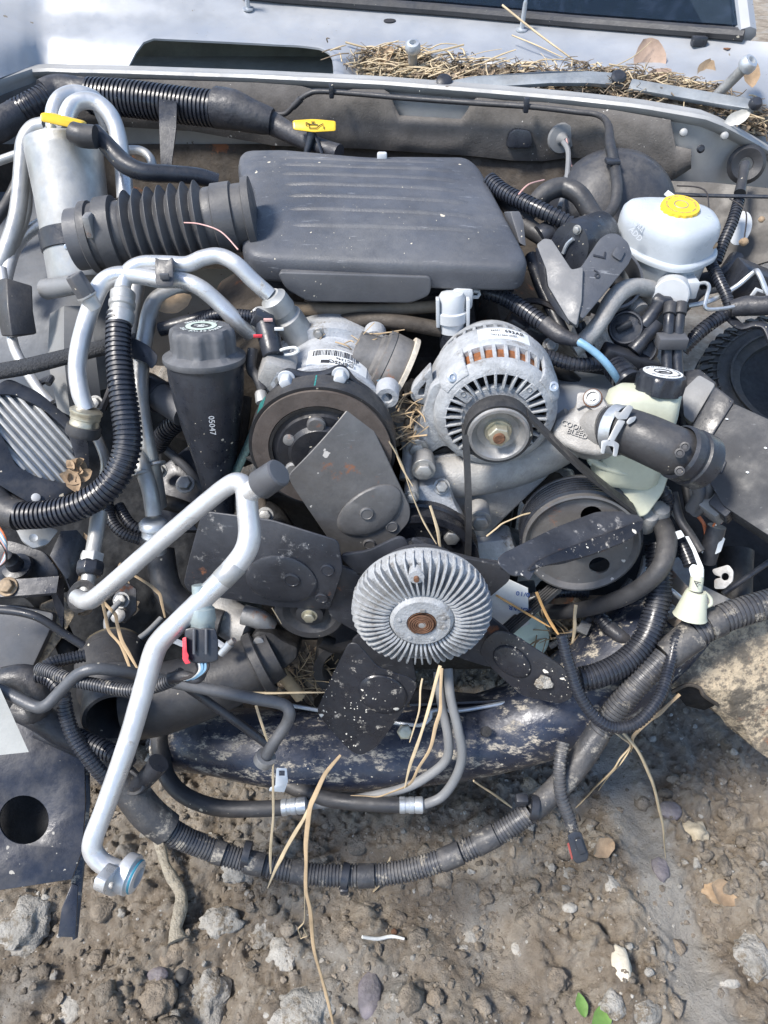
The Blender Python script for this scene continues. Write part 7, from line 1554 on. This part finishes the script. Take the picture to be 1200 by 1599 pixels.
stone(245, 1524, 16, 'rockp', 'small purple-grey pebble beside the black clod hole', (1.1, .8, .6), 3, .25)
stone(285, 1520, 15, mat('black_stone', (.03, .03, .03), .7, 0, .3), 'black lump in a hollow of the soil', (.8, 1.1, .6), 3, .3)
stone(735, 1465, 14, 'rockw', 'small bright white stone in the soil', (1, .9, .6), 2, .25)
stone(722, 1482, 10, 'rock', 'small grey chip just beneath the bright white stone', (1.2, .6, .5), 2, .25)
stone(955, 1385, 17, 'rockw', 'cream stone with dark cracks beside the soil track', (.8, 1.1, .6), 3, .35)
stone(890, 1418, 11, 'rockw', 'small white chip near the cream cracked stone', (1.1, .7, .5), 2, .3)
stone(808, 1482, 10, 'rockw', 'white triangular chip on open soil', (.9, 1.1, .4), 2, .3)
stone(945, 1320, 22, 'rock', 'pale curled shard beside the hanging connector', (1.2, .7, .4), 3, .6)
stone(1085, 1300, 20, mat('tan_lump', (.42, .36, .26), .9, 0, .3, 30, bump=.8, bscale=60), 'crumbly tan lump beside the long straw', (1, .85, .6), 3, .5)
stone(1048, 1266, 17, 'rockp', 'dark blue-grey slate piece beside the long straw', (1.1, .9, .4), 2, .25)
stone(1032, 1358, 15, 'rockp', 'purple-grey flake at the foot of the long straw', (.9, 1.2, .5), 2, .45)
stone(970, 1505, 22, mat('cream_limestone', (.55, .50, .40), .85, 0, .2, 20, bump=.6), 'long cream stone pointing down the soil track', (.75, 1.2, .6), 3, .35)
stone(958, 1568, 20, 'rock', 'pale crumbling lump above the green leaf', (1, 1, .7), 3, .5)
stone(1005, 1580, 26, 'rock', 'crumbling grey rock beside the green leaf', (1.1, .9, .7), 3, .5)
stone(1180, 1495, 30, 'rock', 'pale rock beyond the sharp white shard', (1, 1.1, .6), 4, .5)
stone(1140, 1536, 13, 'rockw', 'sharp white shard on the soil', (1.4, .6, .5), 2, .3)
stone(1120, 1390, 22, 'leaf', 'tan crumpled clod in the dark hollow', (1.2, .9, .4), 3, .7)
stone(270, 1490, 22, 'rockb', 'big brown clod above the purple pebble', (1, .9, .7), 3, .4)
stone(245, 1560, 30, 'rockb', 'broad brown clod below the purple pebble', (1, .9, .7), 4, .4)
stone(372, 1360, 24, 'rock', 'jagged grey lump under the front loom', (1.1, .9, .6), 4, .6)
stone(345, 1440, 26, 'rock', 'lumpy grey stone beside the pale chalky root', (1.2, .8, .7), 4, .5)
stone(410, 1460, 22, 'rock', 'chalky crumbling stone below the loom arc', (1, 1, .6), 4, .6)
stone(440, 1490, 24, 'rockw', 'broken white chalk lump beside the long brown stalk', (1, 1.1, .5), 3, .65)
for i, (x, y, r_) in enumerate(((150, 1500, 16), (205, 1470, 14), (160, 1420, 18), (300, 1395, 14), (620, 1440, 16), (690, 1400, 15), (850, 1380, 15), (1110, 1450, 15), (1180, 1330, 14), (760, 1400, 12), (870, 1530, 17), (680, 1560, 14), (1060, 1480, 12), (545, 1460, 14))):
    lab_ = {1: 'brown clod beside the purple-grey pebble and big clod', 3: 'brown clod at the foot of the pale chalky root', 4: 'brown clod above the tip of the short white twig', 13: 'brown clod at the blunt end of the short white twig', 6: 'brown clod between the hanging plug and the small white chip', 11: 'brown clod beside the smooth purple-grey oval stone', 10: 'brown clod close to the green leaves', 12: 'brown clod on the smooth silt rut'}.get(i)
    stone(x, y, r_, 'rockb', lab_ or 'rounded brown clod lying loose on the open soil', (1, 1, .7), 3, .45, 'loose brown clods')
# white root, twig, straws
tag(MB().tube([G(x, y, .012 + dz) for x, y, dz in ((248, 1310, .02), (258, 1350, .02), (268, 1370, .015), (282, 1395, .012), (282, 1420, .01), (275, 1450, .0), (278, 1470, -.006))], [.012, .008, .011, .010, .013, .011, .018], 12, 7).obj('pale_root', mat('chalky_root', (.36, .32, .25), .95, 0, .35, 40, bump=1., bscale=110, bdist=.012, mud=.35, mcol=(.22, .18, .13), mscale=40)), 'pale chalky root standing in the soil under the front loom', 'root')
tag(MB().tube([G(x, y, .008) for x, y in ((566, 1464), (590, 1467), (612, 1463), (632, 1467))], [.0028, .0032, .003, .002], 8, 4).obj('white_twig', 'wirew'), 'short white twig lying flat on the soil', 'twig')
tag(MB().blob(G(616, 1456, .006), .006, 2, .15).obj('seed', 'rusty'), 'tiny round brown seed above the white twig', 'seed')
def straw(pts, r_, label, m='straw', cat='straw'):
    rr = [q * .72 for q in r_] if isinstance(r_, list) else r_ * .72
    P2, R2 = [], []; rl = rr if isinstance(rr, list) else [rr] * len(pts)
    for (a, b), (qa, qb) in zip(zip(pts, pts[1:]), zip(rl, rl[1:])):
        P2.append(a); R2.append(qa); u = random.uniform(.35, .65); d2 = math.hypot(b[0] - a[0], b[1] - a[1]) * .03
        P2.append((a[0] + (b[0] - a[0]) * u + random.uniform(-d2, d2), a[1] + (b[1] - a[1]) * u + random.uniform(-d2, d2), a[2] + (b[2] - a[2]) * u)); R2.append((qa + qb) / 2 * random.uniform(.75, 1.2))
    P2.append(pts[-1]); R2.append(rl[-1] * .5); pts, rr = P2, R2
    return tag(tubepx('straw_stalk', pts, rr, m, k=7, n=5, flat=.6), label, cat)
straw([(532, 1180, 1.0), (505, 1215, .98), (485, 1260, .98), (478, 1320, .99), (478, 1390, 1.02), (490, 1480, 1.08), (510, 1555, 1.14), (522, 1610, 1.18)], [3, 5, 6, 6, 5, 5, 5, 4], 'long thick brown stalk hanging from the fan over the soil', 'strawd')
straw([(484, 1262, .985), (462, 1300, .99), (440, 1340, 1.0), (418, 1388, 1.02)], [5, 5, 5, 2], 'split straw branch beside the thick brown stalk')
straw([(478, 1330, 1.0), (476, 1400, 1.05), (475, 1440, 1.1), (466, 1452, 1.12), (470, 1466, 1.13), (480, 1462, 1.12), (474, 1450, 1.11)], 2, 'thin straw ending in a curl', 'straw')
straw([(428, 1170, 1.05), (427, 1250, 1.03), (424, 1310, 1.03), (423, 1365, 1.05)], 3, 'upright straw crossing the bright spring clip')
straw([(400, 1102, 1.06), (412, 1140, 1.05), (428, 1190, 1.05)], 3, 'straw lying on the crossmember under the black cable')
straw([(350, 1083, 1.06), (430, 1083, 1.06), (512, 1082, 1.06)], 2.6, 'straight yellow straw lying across the hose and fan blade')
straw([(688, 1040, .99), (672, 1100, .99), (650, 1170, 1.0), (632, 1232, 1.02)], [4, 4, 4, 2], 'dry straw stalk hanging from the fan clutch')
straw([(690, 1044, .985), (688, 1110, .98), (672, 1170, .99), (640, 1225, 1.02), (590, 1245, 1.06), (548, 1243, 1.08)], [4, 4, 3.5, 3, 2, 2], 'bent straw curling from the clutch to the cooler line', 'strawd')
straw([(660, 1060, 1.02), (655, 1110, 1.02), (640, 1160, 1.03)], 2, 'thin straw tucked behind the two hanging stalks')
straw([(968, 1140, 1.06), (998, 1175, 1.08), (1022, 1230, 1.12), (1036, 1290, 1.2), (1040, 1340, 1.3)], [4, 5, 5, 4, 3], 'long curved pale straw reaching down to the slate')
straw([(1062, 1085, 1.06), (1030, 1115, 1.06), (990, 1150, 1.07), (985, 1175, 1.09)], [4, 5, 4, 3], 'bent straw wedged under the torn apron', 'strawd')
straw([(955, 1140, 1.07), (985, 1165, 1.08), (960, 1200, 1.1), (930, 1230, 1.15), (900, 1262, 1.25)], 3, 'kinked straw crossing beside the hanging connector')
straw([(985, 1168, 1.08), (968, 1195, 1.1), (935, 1235, 1.18)], 2.2, 'thin straw alongside the kinked one')
straw([(672, 790, 1.0), (684, 830, 1.0), (690, 865, 1.01)], [3, 4, 3], 'short straw standing on the water pump pulley')
straw([(608, 690, .97), (630, 730, .99), (655, 800, 1.0), (682, 850, 1.0)], [2, 2.5, 2.5, 3], 'long straw dropping beside the mounting leg of the alternator')
straw([(605, 640, 1.0), (612, 680, .99), (622, 715, .99), (645, 760, .99)], 2.4, 'straw stalk lying beside the upright fan blade', 'straw')
straw([(160, 940, 1.02), (170, 985, 1.02), (190, 1010, 1.0), (205, 1050, .98)], 3.5, 'twisted brown straw over the valve block', 'strawd')
straw([(152, 930, 1.05), (180, 960, 1.03), (190, 1000, 1.0), (215, 1045, .97)], 4, 'thick brown straw hanging from the liquid line', 'strawd')
straw([(205, 897, 1.08), (235, 915, 1.07), (250, 930, 1.06), (258, 965, 1.05)], 3.5, 'bent straw behind the loose pipe', 'strawd')
straw([(775, 930, 1.12), (860, 980, 1.1)], 3, 'orange straw poking from behind the belt', mat('orange_straw', (.5, .3, .12), .8))
straw([(838, 925, 1.10), (856, 965, 1.09), (873, 992, 1.08)], 3.5, 'orange-brown straw beside the ribbed belt', mat('orange_straw', (.5, .3, .12)))
straw([(900, 945, 1.11), (898, 980, 1.11), (894, 1005, 1.12)], 4, 'bundle of pale straw under the return hose')
straw([(760, 838, 1.04), (785, 818, 1.05), (815, 805, 1.06), (835, 800, 1.07)], 2, 'wispy straw bridging to the steering pulley', 'straw')
straw([(740, 1220, 1.12), (770, 1240, 1.15), (800, 1262, 1.2)], 3, 'pale straw lying below the crossmember')
straw([(610, 1340, 1.35), (595, 1380, 1.38), (575, 1400, 1.4)], 3, 'dull straw on the soil behind the loom')
straw([(425, 950, 1.03), (440, 975, 1.04)], 1.5, 'fine straw on the idler pulley')
# litter behind the fan (on the axle below) and under the steering pulley
axle = MB().box(V((.0, 1.02, .34)), 1.3, .16, .10).obj('axle_beam', 'dark', bev=.02); tag(axle, 'dark axle beam low under the engine', 'axle')
mb = MB()
def pile(cx, cy, t, sx, sy, n, lo=.01, hi=.03):
    for i in range(n): leafmesh(mb, T(cx + random.uniform(-sx, sx), cy + random.uniform(-sy, sy), t + random.uniform(-.02, .02)), random.uniform(lo, hi), V((random.uniform(-.8, .8), random.uniform(-1, .2), 1)), random.uniform(0, 6), random.uniform(.2, .7), random.uniform(.4, .7), 4)
pile(880, 985, 1.25, 70, 45, 110); pile(480, 1055, 1.25, 70, 40, 110); pile(640, 650, 1.06, 22, 45, 60, .01, .03); pile(880, 470, 1.13, 40, 40, 30); pile(560, 520, 1.13, 60, 10, 40); pile(150, 900, 1.3, 60, 60, 30)
mb.obj('leaf_litter', 'litter', kind='stuff')
mb = MB()
for cx, cy, t, sx, sy, n in ((480, 1050, 1.2, 60, 35, 60), (640, 650, 1.03, 18, 45, 30), (880, 980, 1.2, 60, 35, 40), (560, 530, 1.05, 60, 12, 14)):
    for i in range(n):
        p = T(cx + random.uniform(-sx, sx), cy + random.uniform(-sy, sy), t + random.uniform(-.02, .02)); d = V((random.uniform(-1, 1), random.uniform(-1, 1), random.uniform(-.5, .5))).normalized() * random.uniform(.01, .03)
        stalk(mb, p - d, p + d, random.uniform(.0006, .0014), .004, 4)
mb.obj('straw_litter', 'strawd', kind='stuff')
MBs = MB(); MBs.sheet([[T(780, 930, 1.29), T(900, 930, 1.29), T(960, 930, 1.29)], [T(780, 1060, 1.27), T(900, 1060, 1.27), T(960, 1040, 1.27)]], .01).obj('belly_pan', 'grime', eb)
MBs = MB(); MBs.sheet([[T(380, 1000, 1.30), T(480, 1000, 1.30), T(580, 1000, 1.30)], [T(380, 1120, 1.28), T(480, 1120, 1.28), T(580, 1120, 1.28)]], .01).obj('belly_pan', 'grime', eb)
# green leaves on the soil
for i, (x, y, L_, yaw) in enumerate(((908, 1570, .035, .2), (940, 1590, .05, 2.2))):
    mb = MB(); leafmesh(mb, G(x, y, .012), L_, V((.2, -.3, 1)), yaw, .25, .6, 8); tag(mb.obj('green_leaf', 'gleaf'), ['small green leaf lying on the soil', 'larger green leaf beside the crumbling rock'][i], 'leaf')
# crumpled papery leaves on the soil
for i, (x, y, L_) in enumerate(((940, 1325, .05), (1128, 1395, .06))):
    mb = MB(); leafmesh(mb, G(x, y, .02), L_, V((.3, -.5, 1)), i * 2., .6, .7, 8); tag(mb.obj('dry_leaf', 'leaf'), ['tan curled leaf beside the hanging plug', 'folded tan leaf beside the dark hollow'][i], 'leaf')
# ------------------------------------------------------------------ smaller hoses, wires and brackets deep in the bay
def hose(pts, r_, m, label, cat='hose', k=10, corr=None): return tag(tubepx(cat.replace(' ', '_'), pts, r_, m, k=k, corr=corr), label, cat)
hose([(150, 680, 1.12), (165, 720, 1.11), (160, 760, 1.12), (150, 800, 1.13)], 8, 'aluD', 'dull bent pipe stub below the brass fitting', 'pipe')
hose([(168, 785, 1.1), (175, 815, 1.09), (195, 835, 1.09), (225, 845, 1.1)], 9, 'conv', 'thin corrugated loom dipping towards the coupling collar', 'wiring loom', 12, (4.5, .14))
hose([(185, 790, 1.11), (205, 820, 1.1), (235, 832, 1.11)], 9, 'conv', 'second corrugated loom dipping beside the coupling collar', 'wiring loom', 12, (4.5, .14))
hose([(250, 860, 1.14), (262, 920, 1.13), (300, 960, 1.12), (345, 975, 1.12)], 22, 'rub', 'thick dusty hose behind the broad black fan blade')
hose([(330, 900, 1.18), (350, 960, 1.16), (395, 985, 1.14)], 30, 'cast', 'dull round casting below the broad black fan blade', 'casting', 18)
hose([(380, 960, 1.12), (405, 968, 1.12), (420, 980, 1.13)], 16, 'steel', 'grey steel spacer beside the idler pulley', 'spacer', 16)
hose([(240, 780, 1.12), (300, 800, 1.13), (330, 840, 1.14)], 12, 'dark', 'greasy black hose under the oil filler neck')
hose([(245, 690, 1.15), (300, 740, 1.15), (340, 800, 1.15)], 7, 'grey', 'thin grey conduit under the oil filler neck', 'pipe')
hose([(160, 640, 1.12), (175, 600, 1.12), (172, 560, 1.13)], 6, 'wirek', 'thin dark wire behind the corrugated sleeve', 'wire', 6)
hose([(60, 600, 1.13), (80, 590, 1.12), (75, 600, 1.11)], 5, 'blk', 'small black wing nut on the inner wing', 'clip', 8)
hose([(380, 620, 1.08), (376, 660, 1.08), (368, 700, 1.09), (350, 740, 1.1)], 14, 'grime', 'brown greasy bracket behind the belt', 'bracket', 10)
hose([(395, 790, 1.1), (430, 810, 1.1), (455, 850, 1.11)], 18, 'dark', 'black compressor bracket behind the fan', 'bracket', 10)
hose([(400, 760, 1.1), (412, 800, 1.09)], 10, 'grime', 'brown stud boss beside the grey service cap', 'boss', 12)
hose([(600, 620, 1.08), (625, 660, 1.07), (640, 700, 1.06), (635, 750, 1.05)], 12, 'cast', 'pale cast web between compressor and alternator', 'casting', 12)
hose([(740, 520, 1.14), (790, 530, 1.13), (850, 560, 1.12), (900, 600, 1.12)], 12, 'dark', 'greasy black rail behind the alternator', 'rail')
hose([(830, 400, 1.14), (842, 440, 1.12), (860, 480, 1.11), (880, 520, 1.1)], 10, 'blk', 'black injector loom beside the air cleaner', 'wiring loom', 12)
hose([(800, 480, 1.12), (830, 470, 1.11), (860, 478, 1.1), (890, 500, 1.1)], 5, 'wirek', 'thin black wire tangled by the injector loom', 'wire', 6)
hose([(905, 505, 1.09), (930, 560, 1.1), (960, 580, 1.1)], 9, 'blk', 'black vacuum line under the shroud point', 'pipe', 10)
hose([(930, 395, 1.15), (960, 440, 1.14), (1000, 470, 1.13)], 12, 'rub', 'black hose behind the lettered shroud')
hose([(1005, 620, 1.14), (1060, 700, 1.12), (1072, 760, 1.1), (1078, 800, 1.09)], 7, 'rub', 'long black cable hanging behind the radiator hose', 'cable', 10)
hose([(1050, 800, 1.1), (1070, 830, 1.09), (1090, 850, 1.08), (1110, 880, 1.09)], 3, 'wirew', 'thin white wire beside the fuse box loom', 'wire', 6)
hose([(1085, 800, 1.09), (1100, 820, 1.08), (1104, 850, 1.08)], 3, 'orange', 'thin orange wire beside the fuse box loom', 'wire', 6)
hose([(1010, 870, 1.14), (1000, 905, 1.13), (985, 930, 1.13)], 6, 'zinc', 'short bright tube behind the return hose', 'pipe', 10)
hose([(1100, 740, 1.02), (1106, 760, 1.02), (1100, 785, 1.04), (1085, 800, 1.06)], 10, 'grey', 'grey looped hose under the radiator hose collar')
hose([(1080, 745, 1.0), (1092, 770, 1.02), (1080, 795, 1.05)], 10, 'grey', 'second grey looped hose under the radiator hose collar')
hose([(1150, 860, 1.2), (1148, 930, 1.18), (1160, 960, 1.17)], 26, 'dark', 'dark upright body mount below the fuse box', 'mount', 16)
hose([(1100, 985, 1.14), (1130, 968, 1.13), (1180, 960, 1.12)], 5, 'zinc', 'thin metal line along the top of the apron', 'pipe', 8)
hose([(425, 1015, 1.18), (440, 1050, 1.17), (470, 1090, 1.18)], 10, 'strawd', 'rusty brown rod in the litter behind the fan', 'rod', 10)
hose([(500, 1000, 1.14), (530, 1010, 1.15), (560, 1000, 1.15)], 12, 'dark', 'black timing tensioner arm above the mud-flecked blade', 'arm', 12)
hose([(820, 940, 1.19), (870, 925, 1.18), (920, 925, 1.18)], 10, 'conv', 'corrugated loom low behind the steering pulley', 'wiring loom', 12, (5, .14))
hose([(860, 1010, 1.2), (905, 980, 1.18), (965, 930, 1.17), (985, 905, 1.17)], 5, 'grey', 'thin steel tie rod crossing the leaf litter', 'rod', 8)
hose([(905, 978, 1.17), (920, 985, 1.165)], 11, 'mgrey', 'small grey clamp block on the thin tie rod', 'clamp', 6)
hose([(0, 900, 1.2), (60, 930, 1.2), (100, 1000, 1.2), (120, 1060, 1.2)], 16, 'void', 'dark drain channel beside the tray', 'channel', 10)
hose([(270, 1000, 1.1), (300, 1010, 1.08), (330, 1000, 1.06), (352, 1012, 1.05)], 5, 'lgrey', 'small pale bracket strip behind the pressure switch', 'bracket', 6)
hose([(60, 1140, .99), (100, 1158, .99), (130, 1172, 1.0)], 14, 'tape', 'taped loom sagging on the bracket plate', 'wiring loom', 12)
for i, (x, y, t) in enumerate(((250, 735, 1.14), (360, 770, 1.12), (415, 805, 1.06), (150, 630, 1.14), (860, 540, 1.1), (1045, 955, 1.11), (690, 760, 1.045))):
    o = bolt(T(x, y, t), (AX + V((0, 0, .6))).normalized(), .009, None, 'boltm'); tag(o, ['small grey bolt beside the dull pipe beads', 'dusty bolt behind the front pipe bend', 'hollow-headed bolt under the grey service cap', 'bolt head on the inner wing behind the sleeve', 'bolt head behind the alternator shoulder', 'rusty-washered bolt on the corner bracket', 'bolt in the web below the alternator'][i], 'bolt')
# ------------------------------------------------------------------ tree standing behind the truck, mirrored in the windscreen
tr = thing('shade_tree', 'leafy tree behind the truck mirrored in the windscreen', 'tree', V((-2.6, 4.2, GZ)))
MB().tube([V((-2.6, 4.2, GZ)), V((-2.55, 4.1, 1.6)), V((-2.3, 3.9, 3.0)), V((-1.8, 3.5, 4.2))], [.16, .13, .10, .05], 12, 5).obj('trunk', mat('bark', (.10, .075, .055), .9, 0, .4, 20, bump=.8), tr)
mb = MB()
for a, b in (((-2.4, 3.95, 2.6), (-.6, 2.6, 4.0)), ((-2.3, 3.9, 3.0), (.1, 2.4, 4.2)), ((-2.2, 3.8, 3.3), (-3.2, 3.0, 4.5))): mb.tube([V(a), (V(a) + V(b)) / 2 + V((0, 0, .2)), V(b)], [.05, .035, .012], 8, 4)
mb.obj('limb', MATS['bark'], tr)
vs__, fs__ = [], []
for i in range(5200):
    c = random.choice(((-.9, 2.7, 4.0), (-.35, 2.5, 4.1), (-1.6, 3.2, 4.3), (-2.6, 3.3, 4.5), (-.05, 2.35, 4.2))); p = V((random.gauss(c[0], .38), random.gauss(c[1], .35), random.gauss(c[2], .22)))
    q = V((random.gauss(0, 1), random.gauss(0, 1), random.gauss(0, 1))).normalized(); u, v = basis(q); s_ = random.uniform(.02, .045); b = len(vs__)
    vs__ += [p - u * s_ * 1.6, p - v * s_ * .6, p + u * s_ * 1.6, p + v * s_ * .6]; fs__.append((b, b + 1, b + 2, b + 3))
me = bpy.data.meshes.new('crown'); me.from_pydata([tuple(p) for p in vs__], [], fs__); me.materials.append(mat('tree_leaf', (.06, .10, .03), .6, 0, .4, 8))
cr_ = bpy.data.objects.new('crown', me); COL.objects.link(cr_); adopt(cr_, tr)
# ------------------------------------------------------------------ printed marks and small pieces belong to the part they sit on
NEST = {'cap_lettering': 'cap', 'cap_symbol': 'cap', 'cap_symbol_ring': 'cap', 'cap_disc': 'cap', 'label_text': 'label', 'barcode': 'label', 'label_bar': 'label', 'shaft_end': 'pulley', 'nut': 'pulley', 'washer': 'pulley',
        'pulley_groove': 'pulley', 'bimetal_spring': 'clutch_body', 'spring_well': 'clutch_body', 'centre_pin': 'clutch_body', 'valve_boss': 'clutch_body', 'valve_pin': 'clutch_body', 'spring_tab': 'clutch_body', 'cast_mark': 'clutch_body',
        'plug_rib': 'plug', 'lock_tab': 'plug', 'plug_latch': 'plug', 'plug_seal': 'plug', 'plug_mark': 'plug', 'pivot_nut': 'spindle', 'clutch_rivet': 'clutch_plate', 'raised_lettering': 'housing_body', 'raised_arrow': 'housing_body',
        'bleed_plug': 'bleed_boss', 'plug_socket': 'bleed_boss', 'raised_letter': 'right_plate', 'raised_number': 'right_plate', 'raised_pad': 'right_plate', 'fill_mark': 'upper_bowl', 'filler_neck': 'upper_bowl', 'lid_rib': 'lid', 'lid_latch': 'lid',
        'hub_nut': 'pulley_hub', 'belt_groove': 'pulley_rim', 'tag_letter': 'tag_sleeve', 'o_ring': 'end_flange', 'bolt_tab': 'end_flange', 'cooling_fin': 'module_face', 'pulley_hole': 'pulley_dish', 'stamped_number': 'neck', 'band_rivet': 'clamp_band',
        'tag_window': 'tag_frame', 'collar_hole': 'end_collar', 'collar_bore': 'end_collar', 'tie_head': 'cable_tie', 'end_slot': 'end_plate', 'lug_web': 'body', 'case_rib': 'body', 'case_bolt': 'body', 'body_flange': 'body', 'stud': 'cowl_panel', 'cowl_opening_edge': 'cowl_panel'}
for o in list(bpy.data.objects):
    base = o.name.split('.')[0]
    if base not in NEST and not (base == 'oil_can_symbol'): continue
    root = o.parent
    if root is None or root.type != 'EMPTY': continue
    sib = {}
    for c in root.children:
        sib.setdefault(c.name.split('.')[0], c)
    host = sib.get(NEST.get(base)) or (sib.get('handle') or sib.get('cap') if base == 'oil_can_symbol' else None)
    if host is not None and host is not o and not host.children_recursive.__contains__(o):
        o.parent = host; o.matrix_parent_inverse = Matrix.Identity(4)
